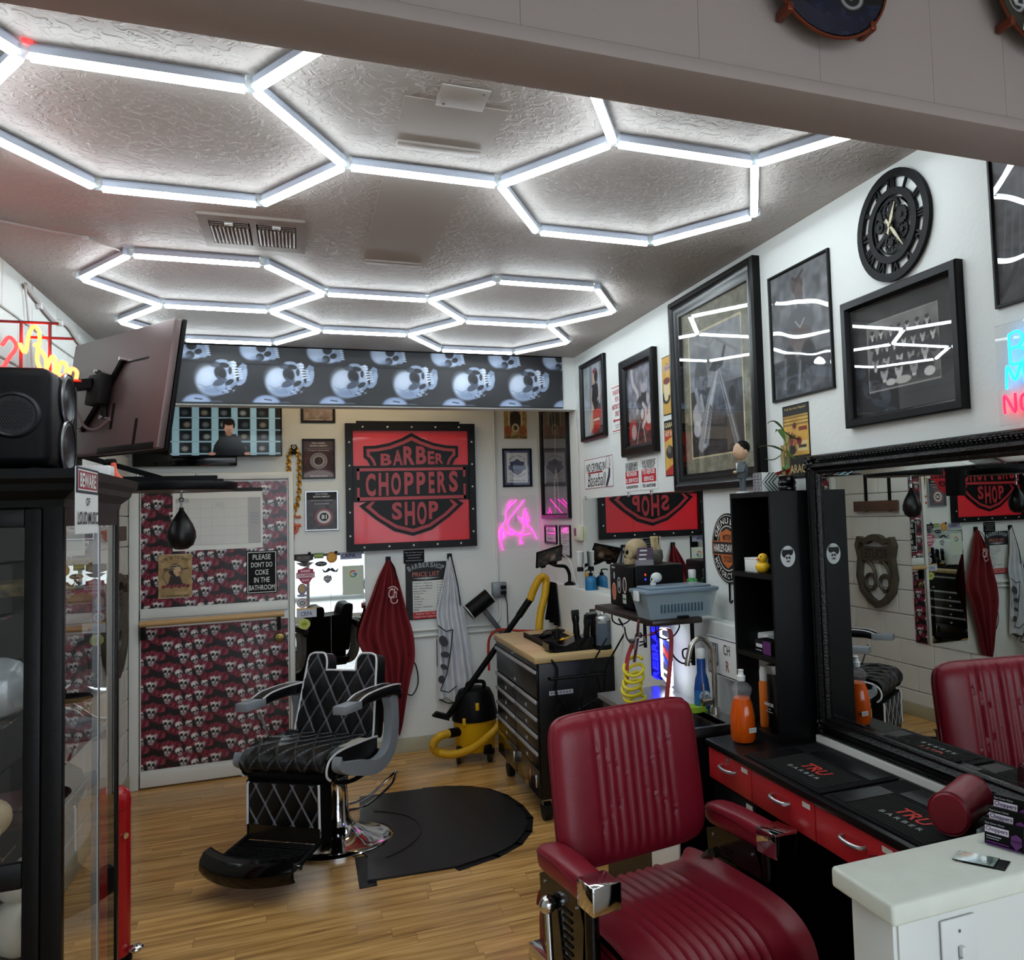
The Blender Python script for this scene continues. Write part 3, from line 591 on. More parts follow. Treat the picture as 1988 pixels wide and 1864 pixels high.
# ================================================================ big red logo sign
def sign():
    t = T('logo_sign', 'big square BARBER CHOPPERS SHOP sign in red and black', 'sign', mat=onback(.767, 1.965, .001)); X = lambda a: (a-945)/1750*.945; Y = lambda b: (955-b)/1710*.94
    M('sign_red', '#e01a2b', .3, coat=.2, vary=(4, '#c11a2a', .5)); M('sign_red_dark', '#a3202c', .35); M('sign_black', '#050507', .35, spec=.22)
    O('frame', frame_mesh(.945, .94, [(0, 0), (0, .05), (.002, .052), (.05, .052), (.052, .05), (.052, .02)]), 'sign_black', t)
    O('back_panel', MB().box(-.43, .43, -.43, .43, .012, .02), 'sign_red', t); O('hanging_strip', MB().box(X(215), X(1615), Y(100), Y(62), .004, .02), 'sign_black', t)
    P = lambda pts: [(X(a), Y(b)) for a, b in pts]
    def layer(name, pts, z0, z1, m): O(name, MB().prism(P(pts)[::-1], z0, z1), m, t)
    half = [(945, 225), (1080, 300), (1250, 365), (1430, 400), (1585, 405), (1585, 560), (1540, 590), (1505, 660), (1480, 690)]
    mir = lambda h_: h_+[(1890-a, b) for a, b in h_[::-1] if a != 945]
    layer('upper_shield', mir(half), .0205, .03, 'sign_black')
    layer('upper_band', mir([(945, 275), (1060, 335), (1240, 405), (1420, 440), (1545, 445), (1545, 540), (1500, 570), (1465, 630), (1455, 670)]), .0301, .032, 'sign_red_dark')
    layer('upper_field', mir([(945, 330), (1050, 380), (1220, 445), (1400, 478), (1505, 485), (1500, 525), (1455, 570), (1425, 640), (1420, 690)]), .0321, .034, 'sign_black')
    O('centre_bar', MB().box(-.43, .43, Y(1155), Y(672), .0205, .036), 'sign_black', t)
    for a, b, c, d in ((215, 1680, 705, 745), (215, 1680, 1095, 1140), (215, 248, 705, 860), (1648, 1680, 705, 840), (215, 248, 965, 1140), (1648, 1680, 935, 1140)): O('bar_outline', MB().box(X(a), X(b), Y(d), Y(c), .036, .0375), 'sign_red_dark', t)
    lo = [(1545, 1150), (1650, 1210), (1450, 1385), (1200, 1560), (945, 1635)]
    m2 = lambda h_: h_+[(1890-a, b) for a, b in h_[::-1] if a != 945]
    layer('lower_shield', m2(lo), .0205, .03, 'sign_black'); layer('lower_band', m2([(1480, 1150), (1570, 1225), (1400, 1375), (1180, 1520), (945, 1590)]), .0301, .032, 'sign_red_dark')
    layer('lower_field', m2([(1440, 1150), (1500, 1225), (1370, 1345), (1160, 1480), (945, 1540)]), .0321, .034, 'sign_black')
    for s_, L in (('BARBER', ((525, 670, 510, 670), (690, 820, 460, 670), (830, 980, 410, 665), (1000, 1140, 410, 660), (1160, 1250, 480, 660), (1265, 1375, 510, 655))),
                  ('CHOPPERS', ((325, 455, 775, 1085), (495, 625, 770, 1080), (660, 790, 765, 1075), (835, 960, 765, 1070), (1000, 1120, 765, 1065), (1165, 1245, 765, 1060), (1285, 1410, 760, 1055), (1445, 1570, 755, 1050))),
                  ('SHOP', ((665, 800, 1170, 1410), (835, 970, 1170, 1490), (1000, 1130, 1170, 1490), (1160, 1290, 1170, 1415)))):
        z = .0365 if s_ == 'CHOPPERS' else .0345
        for ch, (a, b, c, d) in zip(s_, L):
            v, f = text_mesh(ch, .035, 0, .1); mn, mx = v.min(0), v.max(0); q = (v-mn)/(mx-mn); q[:, 0] = X(a)+q[:, 0]*(X(b)-X(a)); q[:, 1] = Y(d)+q[:, 1]*(Y(c)-Y(d)); q[:, 2] = z+q[:, 2]*.004
            O('letter', MB().add(q, f), 'sign_red_dark', t)
    bulb = MB().lathe([(.007, 0), (.007, .003), (.004, .006), (0, .007)], n=10).mesh('bulb', SM); M('bulb', '#dfe6e4', .2)
    for k in range(5):
        for q in ((-.35+k*.175, .443), (-.35+k*.175, -.443), (-.446, .33-k*.172), (.446, .33-k*.172)): O('bulb', bulb, 'bulb', t, loc=(q[0], q[1], .052))
sign()
# ================================================================ plaques, chain, televisions and other back wall pieces
def plq(cv, k, w, h, lines, y0, dy, size, col):
    for i, s_ in enumerate(lines): k.text(s_, 0, y0-i*dy, min(w*.8, len(s_)*size*.62), size, col, .02)
def plaque2(w, h):
    cv = Cv(w, h, 60, '#3a1c22'); cv.noise(10, .06).rect(0, .72, 1, 1, '#4c4246', .8); b = Px(cv, w/2, h/2, 1); b.e(.0, -.14, .12, .06, '#8d8a95', .9)
    k = Ink(.0034); plq(cv, k, w, h, ('HELLS ANGELS', 'REDDING HUMBOLDT'), .115, .02, .012, '#d5cdcc'); k.rect(-.08, .075, .08, .0765, '#a59a9c'); k.text('Choppers Barbershop', 0, .06, .14, .011, '#cfc6c6')
    k.ring(0, -.015, .045, .06, '#807c80').ring(0, -.015, .03, .042, '#9b979a').text('81', 0, -.015, .045, .04, '#1a1416', .03).text('HELLAPALOOZA', 0, -.125, .12, .013, '#d9d3d6', .02); return cv, k
framed('award_plaque', 'burgundy plaque with a skull medallion beside the gold chain', onback(.113, 2.178), .225, .29, .01, .02, plaque2, cat='plaque', pane=None)
def plaque3(w, h):
    cv = Cv(w, h, 60, '#55545c'); cv.noise(8, .05).rect(0, .8, 1, 1, '#1b1a1d'); k = Ink(.0034); plq(cv, k, w, h, ('HELLS ANGELS', 'REDDING HUMBOLDT'), .122, .019, .0115, '#dcdcdc')
    k.rect(-.075, .072, .075, .078, '#8e8e98').rect(-.05, .047, .05, .053, '#a0a0a8'); k.ell(.015, -.045, .062, .062, '#8c5a62').ell(.015, -.045, .047, .047, '#c9c9cc').ell(.015, -.045, .03, .03, '#17161a').text('81', .015, -.045, .036, .032, '#e6e6e6', .03); return cv, k
framed('award_plaque', 'silver framed plaque with an 81 ball emblem', onback(.13, 1.80), .222, .285, .01, .02, plaque3, 'alu', cat='plaque', pane=None)
def plaque1(w, h):
    cv = Cv(w, h, 50, '#9a8a86'); cv.noise(6, .12); k = Ink(.0034); plq(cv, k, w, h, ("Choppers Barber Shop",), -.07, .02, .012, '#3a2e2e'); return cv, k
framed('award_plaque', 'dark framed certificate partly hidden behind the skull valance', onback(.112, 2.545), .235, .21, .018, .02, plaque1, 'frame_black', cat='plaque', pane=None)
# gold chain with orange letters
ch = T('gold_chain', 'thick gold chain with orange SF pendant hung beside the door', 'chain', mat=onback(-.053, 1.95, .001))
M('gold_plastic', '#c98f1e', .22, .8); linkm = MB().tube([V(.0125*cos(a), .019*sin(a), 0) for a in [2*PI*i/12 for i in range(12)]], .0052, 6, True).mesh('chain_link', SM)
for sd in (-1, 1):
    pts = smoothpath([(sd*.012, .30, .02), (sd*.034, .24, .016), (sd*.034, .1, .014), (sd*.030, -.02, .014), (sd*.012, -.135, .014)], 30); dist = 0; last = None; n_ = 0
    for p in pts:
        if last is None or (p-last).length >= .024:
            o = O('chain_link', linkm, 'gold_plastic', ch, loc=p); nx_ = pts[min(pts.index(p)+1, len(pts)-1)]-p; o.rotation_euler = (0, (n_ % 2)*PI/2, math.atan2(nx_.y, nx_.x)-PI/2 if nx_.length else 0); last = p; n_ += 1
O('hook', MB().rbox(-.02, .02, .26, .33, 0, .03, .006), 'black', ch); O('hook_ring', MB().tube([V(.009*cos(a), .312+.009*sin(a), .031) for a in [2*PI*i/12 for i in range(12)]], .003, 6, True), 'white', ch)
M('orange_plate', '#c6532b', .4); pend = MB(); gp = [smoothpath([(-.002, .052, .017), (-.03, .052, .017), (-.042, .035, .017), (-.034, .015, .017), (.0, .002, .017), (.008, -.018, .017), (-.004, -.038, .017), (-.044, -.04, .017)], 4), [(.03, .045, .02), (-.012, .045, .02), (-.012, -.075, .02)], [(-.012, .0, .02), (.03, .0, .02)]]
sfl = O('pendant', MB().tube(gp[0], .009, 6), 'orange_plate', ch, loc=(.004, -.25, 0)); sfl.scale = (1.3, 1.35, 1)
for q in gp[1:]: O('pendant_bar', MB().tube([V(*p_) for p_ in q], .0085, 6), 'orange_plate', sfl)
O('pendant_ring', MB().tube([V(.01*cos(a), -.165+.02*sin(a), .016) for a in [2*PI*i/12 for i in range(12)]], .003, 6, True), 'gold_plastic', ch)
# television on the back wall, showing a man in front of lit shelves
def tvscreen(w, h):
    cv = Cv(w, h, 190, '#0d1216')
    for i in range(6): cv.rect(.015+i*.175, 0, .075+i*.175, 1, '#86a9b6')
    for j in range(5): cv.rect(0, .02+j*.235, 1, .045+j*.235, '#7d9ba8')
    for i in range(6):
        for j in range(5):
            x, y = -.04+i*.175, .14+j*.235; cv.rect(x-.045, y-.085, x+.045, y+.085, '#101519', .9); cv.ell(x+.01*((i*j) % 3-1), y-.01, .03, .05, ('#5e676b', '#7a7465', '#3f474d', '#8b8f8c')[(i*3+j) % 4], .8, soft=.4)
    b = Px(cv, w*.52, 0, h); b.g([(-.3, 0), (-.26, .2), (-.12, .42), (.12, .42), (.27, .2), (.33, 0)], '#07090d').e(0, .55, .085, .13, '#b08a78').e(0, .66, .1, .07, '#120d0c').e(-.09, .6, .02, .07, '#120d0c').e(.09, .6, .02, .07, '#120d0c').e(0, .43, .06, .05, '#8f6c5c').e(-.3, .03, .07, .03, '#a8806e').e(.33, .03, .06, .03, '#a8806e').l([(-.03, .5), (.03, .5)], .012, '#6d4438')
    return cv
M('screen', rough=.15, attr=True, emit=.4)
t = T('wall_television', 'wall television showing a man in black before lit shelves', 'television', mat=onback(-.478, 2.375, .12)); O('body', MB().rbox(-.35, .35, -.185, .185, -.03, .0, .006), 'black', t)
O('bezel', frame_mesh(.70, .37, [(0, 0), (0, .006), (.008, .006), (.01, .002)]), 'black_gloss', t); cv = tvscreen(.68, .35); cv.obj('screen', t, 'screen', z=.001); O('wall_mount', MB().box(-.1, .1, -.08, .08, -.119, -.03), 'black', t)
t = T('sound_bar', 'long black sound bar below the wall television', 'speaker', mat=onback(-.735, 2.185, .002)); O('body', MB().rbox(-.315, .315, -.055, .06, 0, .06, .008), 'black_gloss', t); k = Ink(.0605); k.rect(.09, -.05, .15, -.047, '#8a2020'); k.obj('lettering', t)
# pictures between the sign and the corner
def wegot(w, h):
    cv = Cv(w, h, 50, '#a88a55'); cv.noise(6, .1); b = Px(cv, w/2, h/2, 1); b.e(0, .03, .05, .08, '#241d1a', .9).l([(-.05, .1), (-.05, -.03)], .012, '#d8c9a0').l([(.05, .1), (.05, -.03)], .012, '#d8c9a0').e(0, -.03, .03, .035, '#cdbb8e').e(0, -.03, .015, .02, '#4a3b2a').e(-.06, -.05, .03, .04, '#9c4a2a', .8).e(.06, -.05, .03, .04, '#9c4a2a', .8); return cv
t = T('tin_poster', 'small tin poster reading WE GOT THIS under the valance', 'sign', mat=onback(1.572, 2.44, .002)); O('panel', MB().rbox(-.095, .095, -.12, .12, 0, .003, .001, 1), 'paper', t); wegot(.186, .236).obj('print', t, z=.0036); k = Ink(.0042); k.text('WE GOT THIS', 0, -.103, .165, .022, '#1c1613', .03); k.obj('lettering', t)
def thank(w, h):
    k = Ink(.0032); k.rect(-w/2, -h/2, w/2, h/2, '#3d4668').rect(-w/2+.018, -h/2+.018, w/2-.018, h/2-.018, '#d3d3d6'); k.arc('SPECIAL THANK YOU', 0, .02, .075, 2.6, .54, .012, '#2d3350', .02)
    k.poly([(0, .07), (.03, .05), (.06, .045), (.055, .02), (.07, .015), (.07, -.015), (.05, -.018), (.03, -.045), (0, -.06), (-.03, -.045), (-.05, -.018), (-.07, -.015), (-.07, .015), (-.055, .02), (-.06, .045), (-.03, .05)], '#2f3a5c').rect(-.068, -.012, .068, .012, '#5b678c').text('CHOPPERS', 0, 0, .11, .016, '#2a3352', .02); k.arc('TO OUR SPONSORS', 0, .02, .09, 3.9, 5.5, .011, '#2d3350', .02, True); k.text('Choppers Barber Shop', 0, -h/2+.034, .13, .014, '#222222', shear=.3); return k
framed('thank_you_certificate', 'black framed blue and white certificate with shield emblem', onback(1.578, 2.094, .002), .236, .305, .016, .016, thank, cat='certificate')
def tallp(w, h):
    cv = Cv(w, h, 60, '#4a4a4c'); cv.noise(12, .1); b = Px(cv, w/2, h/2, 1); b.e(0, .25, .08, .12, '#1c1b1d', .8, soft=.4)
    b.l([(.02, .4), (.01, .2), (-.01, .05), (.0, -.1)], .03, '#8a8a8c').l([(.0, -.05), (-.05, -.2), (-.04, -.4)], .025, '#a5a5a8').l([(.01, -.05), (.05, -.2), (.07, -.35)], .025, '#9a9a9e').l([(-.07, .38), (-.05, .2)], .012, '#9c9c9c')
    for q in range(7): b.l([(-.06, -.16-.03*q), (-.02, -.15-.03*q)], .008, '#d0d0d2')
    b.e(.0, .0, .05, .06, '#2b2b2d', .7); return cv
framed('tall_narrow_poster', 'tall narrow black framed grey photograph beside the corner', onright(6.06, 2.11, .001, W, 1.0), .73, .85, .035, .025, tallp)
def cert(w, h):
    cv = Cv(w, h, 30, '#c9c4cc'); 
    for q in range(9): cv.rect(.15, .2+q*.07, .85 if q % 3 else .6, .225+q*.07, '#7d7780')
    return cv
framed('small_license', 'small framed licence in the corner reflecting the pink neon', onright(6.235, 1.565, .001, W, 1.0), .33, .14, .015, .012, cert, cat='licence'); framed('small_license', 'narrow dark framed licence behind the tablet in the corner', onright(5.86, 1.523, .001, W, 1.0), .27, .227, .015, .012, cert, cat='licence')
# pink neon figure outline
nb = T('pink_neon_sign', 'pink neon line drawing glowing on the back wall', 'neon sign', mat=onback(1.572, 1.66, .004)); M('neon_pink', '#ff5bd8', .4, emit=4, ecol='#ff2fc8'); M('acrylic', '#ffffff', .05, trans=1, alpha=.25)
O('acrylic_sheet', MB().rbox(-.155, .155, -.2, .21, 0, .004, .002, 1), glass_mat('acrylic_clear', refl=.25), nb)
X = lambda a: (a-1445)*.00101; Y = lambda b: (1400-b)*.00101
for i, pts in enumerate(([(1440, 1225), (1360, 1300), (1345, 1370), (1310, 1440), (1300, 1500), (1320, 1610)], [(1500, 1225), (1430, 1310), (1370, 1385), (1378, 1450), (1450, 1490)], [(1400, 1225), (1360, 1270)], [(1510, 1290), (1490, 1360), (1510, 1410), (1560, 1470), (1590, 1535)], [(1500, 1300), (1525, 1350), (1530, 1400), (1500, 1380), (1490, 1345)], [(1440, 1350), (1490, 1400), (1490, 1450), (1470, 1490)],
        [(1370, 1440), (1400, 1490), (1415, 1480), (1390, 1450)], [(1325, 1440), (1345, 1480), (1390, 1495)], [(1430, 1490), (1490, 1498), (1540, 1490)], [(1460, 1500), (1465, 1545), (1455, 1570)], [(1465, 1545), (1480, 1568)], [(1320, 1440), (1310, 1500), (1330, 1520), (1340, 1470)])):
    O('neon_tube', MB().tube(smoothpath([(X(a), Y(b), .01) for a, b in pts], 5), .0032, 6), 'neon_pink', nb)
for q in ((-.12, .04), (-.02, .05)): O('junction', MB().rbox(q[0]-.012, q[0]+.012, q[1]-.03, q[1]+.02, .004, .012, .003), 'white_plastic', nb)
# thermostat and its wire
wc = T('thermostat_wire', 'thin white wire run down the corner to the thermostat', 'wire'); O('raceway', MB().tube(smoothpath([(W-.006, 5.5, 1.65), (W-.006, 5.5, 2.2), (W-.006, 5.51, 2.42)], 4), .004, 6), 'cord_white', wc)
t = T('thermostat', 'cream wall thermostat by the corner above the ledge', 'thermostat', mat=onright(5.52, 1.582, .001, W)); M('cream', '#d6d2b4', .5); O('body', MB().rbox(-.09, .09, -.058, .058, 0, .03, .006), 'cream', t); O('display', MB().box(-.06, -.01, -.02, .04, .03, .0305), 'dark_metal', t); O('guard', MB().rbox(.03, .085, -.05, .05, .03, .04, .004), M('cream_light', '#dbe0cc', .4), t)
# conduit, outlet box
cn = T('electrical_conduit', 'white painted conduit running across the back wall to a grey box', 'conduit'); O('pipe', MB().tube([V(1.395, D-.014, 2.54), V(1.40, D-.014, 1.21)], .010, 8), 'trim_paint', cn)
O('pipe', MB().tube(smoothpath([(1.41, D-.014, 1.09), (1.41, D-.014, .98), (1.395, D-.014, .91), (1.34, D-.014, .885), (1.1, D-.014, .885), (.44, D-.014, .885)], 5), .011, 8), 'trim_paint', cn); O('pipe', MB().tube([V(.44, D-.014, .84), V(1.40, D-.014, .84)], .010, 8), 'trim_paint', cn)
t = T('outlet_box', 'grey metal outlet box with a black plug on the back wall', 'outlet', mat=onback(1.405, 1.147, .001)); M('grey_box', '#80868a', .45, .5); O('box', MB().rbox(-.055, .055, -.058, .058, 0, .05, .005), 'grey_box', t); O('cover', MB().rbox(-.05, .05, -.052, .052, .05, .054, .002), 'grey_box', t)
for q in (.02, -.02): O('plug', MB().rbox(.005, .045, q-.013, q+.013, .054, .085, .004), 'black', t)
O('plug_cord', MB().tube(smoothpath([(.03, -.03, .08), (.05, -.1, .07), (.06, -.2, .03), (.065, -.32, .02)], 5), .004, 6), 'black', t)
# ================================================================ pictures and signs on the right wall
def a_woman(w, h):
    cv = Cv(w, h, 70, '#9aa0a6'); cv.rect(0, 0, .3, 1, '#a9b0b6').rect(.3, 0, .42, 1, '#7c8086').rect(.42, .0, .98, .42, '#4c4646').rect(.78, .12, 1, 1, '#6c7075').noise(9, .05)
    cv.poly([(.34, .05), (.42, .5), (.48, .5), (.46, .2), (.42, .04)], '#caa58e').poly([(.22, .04), (.36, .05), (.44, .5), (.4, .5)], '#d4b29c').rect(.42, .22, .8, .36, '#b8322a').rect(.44, .08, .74, .2, '#c23a30').ell(.5, .06, .16, .04, '#a82a2a').rect(.45, .2, .72, .225, '#d8d4cc')
    cv.poly([(.38, .45), (.4, .7), (.5, .74), (.68, .7), (.7, .42), (.55, .34)], '#15151a').ell(.5, .76, .06, .05, '#c9a48f').ell(.52, .82, .07, .065, '#d3ae98').ell(.6, .83, .08, .1, '#241a1a').ell(.55, .9, .09, .035, '#7c2426').line([(.7, .68), (.78, .55), (.66, .48)], .05, '#c9a48f').line([(.4, .66), (.36, .5), (.42, .42)], .045, '#c9a48f'); return cv
framed('pin_up_photo', 'black framed colour photo of a seated woman in a black dress', onright(5.1279, 2.4449), .56, .60, .035, .03, a_woman)
k = Ink(.0034); k.rect(-.105, .15, .105, .156, '#b32a34').rect(-.105, -.156, .105, -.15, '#b32a34')
for i, (s_, ww) in enumerate((('PARKING', .16), ('FOR', .075), ('MOTORCYCLES', .19), ('ONLY', .085))): k.text(s_, 0, .115-i*.05, ww, .036, '#b32a34', .015)
k.rect(-.06, -.086, .06, -.076, '#b32a34').poly([(-.085, -.081), (-.055, -.066), (-.055, -.096)], '#b32a34').poly([(.085, -.081), (.055, -.096), (.055, -.066)], '#b32a34').rect(-.05, -.117, .03, -.112, '#9a9fa4').rect(-.04, -.133, .035, -.128, '#9a9fa4').ell(.06, -.115, .012, .008, '#b32a34')
board('parking_sign', 'white PARKING FOR MOTORCYCLES ONLY sign between two framed photos', onright(4.7077, 2.3335), .225, .335, .003, k)
def a_pin(w, h):
    cv = Cv(w, h, 80, '#77747c'); cv.noise(7, .12)
    for q in range(8): cv.line([(.05+.13*q, .45), (.02+.14*q, 1)], .02, '#5c5960', .6)
    cv.rect(0, 0, 1, .32, '#4c2f2d').noise(6, .08).ell(.15, .22, .16, .12, '#9c2f2c').ell(.75, .28, .2, .14, '#a53630').ell(.8, .3, .1, .07, '#cfc6c4').ell(.2, .17, .1, .1, '#b9b4b2', .8).line([(.3, .02), (.45, .3)], .03, '#8f8a88').line([(.65, .02), (.55, .25)], .025, '#a9a4a2')
    cv.line([(.15, .98), (.2, .8), (.38, .66), (.4, .5)], .09, '#b9b2b6').line([(.4, .5), (.35, .42)], .1, '#b3acb0').ell(.5, .52, .16, .09, '#3a3034').ell(.62, .6, .1, .1, '#2c2629').ell(.63, .7, .12, .06, '#aaa3a8').line([(.58, .5), (.7, .42), (.66, .3), (.56, .22)], .075, '#c4bcbf').ell(.78, .55, .06, .07, '#b9b1b4').ell(.55, .38, .05, .07, '#c9c2c4').ell(.88, .38, .12, .12, '#c6c2c6', .9); return cv
framed('pin_up_print', 'thick black framed print of a reclining figure on a motorcycle', onright(4.3304, 2.3077), .58, .65, .07, .045, a_pin, prof=[(0, 0), (0, .035), (.01, .045), (.05, .036), (.068, .022), (.07, .001)])
def a_tin(kind):
    def f(w, h):
        cv = Cv(w, h, 46, '#cfa24a'); cv.noise(8, .05)
        if kind == 1: cv.rect(0, 0, 1, .34, '#c79c46').ell(.25, .3, .28, .12, '#1d1916').ell(.25, .3, .15, .07, '#d9c592').rect(.08, .32, .5, .55, '#d5c9a0').ell(.3, .58, .24, .06, '#6d2a22').poly([(.55, .1), (.6, .5), (.7, .58), (.85, .5), (.8, .1)], '#c0602a').ell(.66, .64, .09, .05, '#c58e62').rect(.05, .75, .85, .87, '#b79a8a')
        elif kind == 2: cv.rect(0, .84, 1, 1, '#15130f').poly([(0, .62), (0, .82), (1, .82), (1, .75)], '#b5392a').ell(.4, .42, .32, .12, '#2e2b2b').ell(.35, .48, .16, .08, '#69625c').ell(.7, .36, .14, .08, '#3a3330').poly([(0, 0), (1, 0), (1, .26), (0, .08)], '#b0332a')
        else: cv.rect(0, .87, 1, 1, '#1b1815').rect(0, .0, 1, .3, '#191614').line([(0, .84), (1, .84)], .02, '#2a221a').line([(0, .79), (1, .79)], .02, '#2a221a').line([(0, .74), (1, .74)], .02, '#2a221a').ell(.35, .5, .12, .13, '#8e2a30').line([(.4, .7), (.42, .5), (.3, .35)], .07, '#c98f66').ell(.45, .72, .08, .045, '#5d2420').rect(.55, .36, .95, .5, '#d8c48a').rect(.6, .4, .9, .45, '#3a2f22').ell(.3, .38, .18, .07, '#262020').rect(.62, .64, .95, .7, '#7a2c22').ell(.62, .5, .1, .06, '#8e2a30')
        return cv
    return f
def tinsign(name, label, mat, w, h, kind, words):
    t = T(name, label, 'sign', mat=mat); O('panel', MB().rbox(-w/2, w/2, -h/2, h/2, .0005, .003, .001, 1), 'black', t); a_tin(kind)(w-.012, h-.012).obj('print', t, z=.0036); k = Ink(.0042)
    for s_, x, y_, ww, hh, c, b_ in words: k.text(s_, x, y_, ww, hh, c, b_)
    k.obj('lettering', t)
tinsign('service_tin_sign', 'yellow garage tin sign with a mechanic and car, above another', onright(3.9274, 2.3592), .215, .355, 1, (('The', -.03, .128, .04, .016, '#4a3b55', 0), ('Service', -.01, .105, .1, .02, '#4a3b55', 0)))
tinsign('hot_rods_tin_sign', 'GARAGE HOT RODS tin sign with a car, tucked behind the big frame', onright(3.9359, 2.0359), .19, .335, 2, (('GARAGE', 0, .138, .16, .03, '#d6c48f', .03), ('HOT RODS', 0, .085, .15, .03, '#e2d3a4', .03)))
tinsign('garage_tin_sign', 'yellow and black GARAGE tin sign behind the bamboo plant', onright(2.7569, 1.9647), .215, .33, 3, (('GARAGE', 0, -.122, .185, .038, '#cdb27a', .02), ('Full Service Repair', 0, .147, .17, .014, '#c9ad72', 0)))
def a_big(w, h):
    cv = Cv(w, h, 200, '#7d7a68'); cv.noise(4, .05).noise(12, .04); cv.rect(.1, .09, .87, .86, '#cfc39c').rect(.115, .102, .855, .848, '#3d3d40').rect(.115, .5, .855, .848, '#8d9094')
    cv.noise(16, .06).ell(.7, .7, .25, .12, '#a7aaae', .6, soft=.6).ell(.3, .65, .16, .1, '#66686c', .8, soft=.4).ell(.28, .55, .1, .14, '#4c4d51', .9).rect(.115, .3, .855, .5, '#2a2b30', .7).ell(.62, .42, .2, .14, '#5a5c62', .7, soft=.4).ell(.58, .4, .06, .07, '#2c2d33').ell(.72, .41, .05, .06, '#2c2d33').rect(.115, .102, .855, .3, '#2b2528', .85).rect(.32, .13, .52, .25, '#241a1d').rect(.62, .12, .7, .24, '#6b5738', .5)
    cv.noise(9, .04).ell(.22, .36, .09, .07, '#b9babf', .9, rot=.5).ell(.2, .27, .06, .05, '#c9c9ce', .9).line([(.2, .5), (.24, .4), (.3, .33)], .05, '#8f9096').line([(.27, .46), (.3, .38)], .04, '#a3a4aa')
    cv.poly([(.50, .60), (.55, .58), (.43, .36), (.36, .16), (.25, .12), (.2, .16), (.34, .4)], '#8b8d93').poly([(.51, .585), (.53, .575), (.40, .34), (.32, .15), (.27, .15), (.38, .4)], '#b7b9be').poly([(.40, .40), (.435, .385), (.33, .17), (.29, .17)], '#77797f')
    for q in range(9): cv.line([(.405-.011*q, .385-.021*q), (.425-.011*q, .37-.021*q)], .008, '#35363a')
    cv.poly([(.53, .61), (.57, .6), (.82, .12), (.75, .12)], '#6d6f76', .8).line([(.55, .6), (.79, .12)], .008, '#c0c2c8').line([(.53, .58), (.74, .13)], .006, '#a9abb1').poly([(.4, .60), (.5, .66), (.58, .645), (.63, .72), (.66, .71), (.6, .6), (.5, .58)], '#3b3c40').line([(.2, .8), (.4, .74), (.6, .8), (.85, .72)], .02, '#b5b8bd', .5).line([(.3, .7), (.5, .78), (.8, .66)], .02, '#6d7075', .5); return cv
framed('large_framed_print', 'large heavy black framed grey print of a straight razor', onright(3.4086, 2.2777), 1.0, 1.10, .095, .05, a_big, prof=[(0, 0), (0, .04), (.012, .05), (.03, .05), (.05, .036), (.06, .034), (.075, .026), (.095, .022), (.095, .001)])
def a_poster(w, h):
    cv = Cv(w, h, 110, '#6e7074'); cv.noise(30, .12).noise(9, .05).rect(0, 0, 1, .3, '#3a3c40', .75).noise(7, .08).ell(.5, .55, .24, .14, '#55585e', .8).ell(.5, .44, .2, .1, '#5e4a44', .6).ell(.48, .86, .1, .07, '#463c3c').ell(.5, .78, .07, .09, '#5c4f4c').line([(.4, .93), (.47, .9), (.58, .96)], .03, '#2b2324').ell(.3, .2, .12, .2, '#1e1f23', .9).ell(.62, .22, .14, .18, '#22242a', .9).line([(.22, .3), (.2, .08)], .05, '#8b8c90', .6).line([(.48, .25), (.44, .05)], .04, '#9c9da1', .6).ell(.7, .12, .2, .08, '#74767a', .5).line([(.42, .58), (.5, .52), (.58, .58)], .012, '#b9bbc0'); return cv
framed('glossy_poster', 'glossy grey poster of a rider in thin black frame, wavy glare', onright(2.6968, 2.3806), .49, .585, .012, .014, a_poster, pane='pane_wavy', cat='poster')
def a_group(w, h):
    cv = Cv(w, h, 190, '#121213'); cv.rect(.15, .2, .85, .84, '#8d8a86').rect(.158, .21, .842, .83, '#6d6b68'); cv.noise(12, .06); r = np.random.default_rng(3)
    for row, (y, n, s) in enumerate(((.72, 7, .035), (.6, 7, .042), (.47, 5, .06), (.36, 4, .07))):
        for i in range(n):
            x = .2+(i+.5*(row % 2)+.2)*(.62/n)+r.uniform(-.01, .01); 
            if row > 1 and r.random() < .12: continue
            cv.ell(x, y-s*2.1, s*1.25, s*2.0, ('#19191b', '#232325', '#2e2e30')[i % 3]); cv.ell(x, y-s*.9, s*.28, s*.7, '#c9c7c4'); cv.ell(x, y, s*.55, s*1.0, ('#a8a5a2', '#bdbab6', '#918e8b')[(i+row) % 3]); cv.ell(x, y+s*.62, s*.56, s*.55, '#1d1c1c'); cv.ell(x, y-.1*s, s*.3, s*.1, '#4e4b49', .8)
    cv.rect(.158, .21, .842, .27, '#3a3938', .85).ell(.38, .26, .05, .03, '#c4c2be').ell(.5, .26, .08, .035, '#b3b0ac').ell(.75, .28, .05, .04, '#cfcdc9').rect(0, 0, 1, .2, '#121213').rect(.15, .2, .85, .21, '#8d8a86'); return cv
framed('group_photograph', 'black matted black and white photograph of men in suits', onright(2.1266, 2.1903), .65, .50, .04, .035, a_group)
def a_rp(w, h):
    cv = Cv(w, h, 120, '#3d3d40'); cv.noise(18, .12).noise(5, .06).ell(.55, .8, .4, .25, '#8c8c90', .6, soft=.5).line([(.02, .05), (.3, .35), (.9, .3)], .04, '#1d1d20')
    for q in range(9): cv.line([(.05+q*.07, .2), (.12+q*.06, .75)], .014, '#5c5c60', .7)
    cv.ell(.12, .88, .14, .08, '#6a6a6e', .8); return cv
framed('dark_feather_poster', 'dark glossy framed poster cut off by the header beam', onright(1.5178, 2.4578), .49, .53, .012, .014, a_rp, pane='pane_wavy', cat='poster')
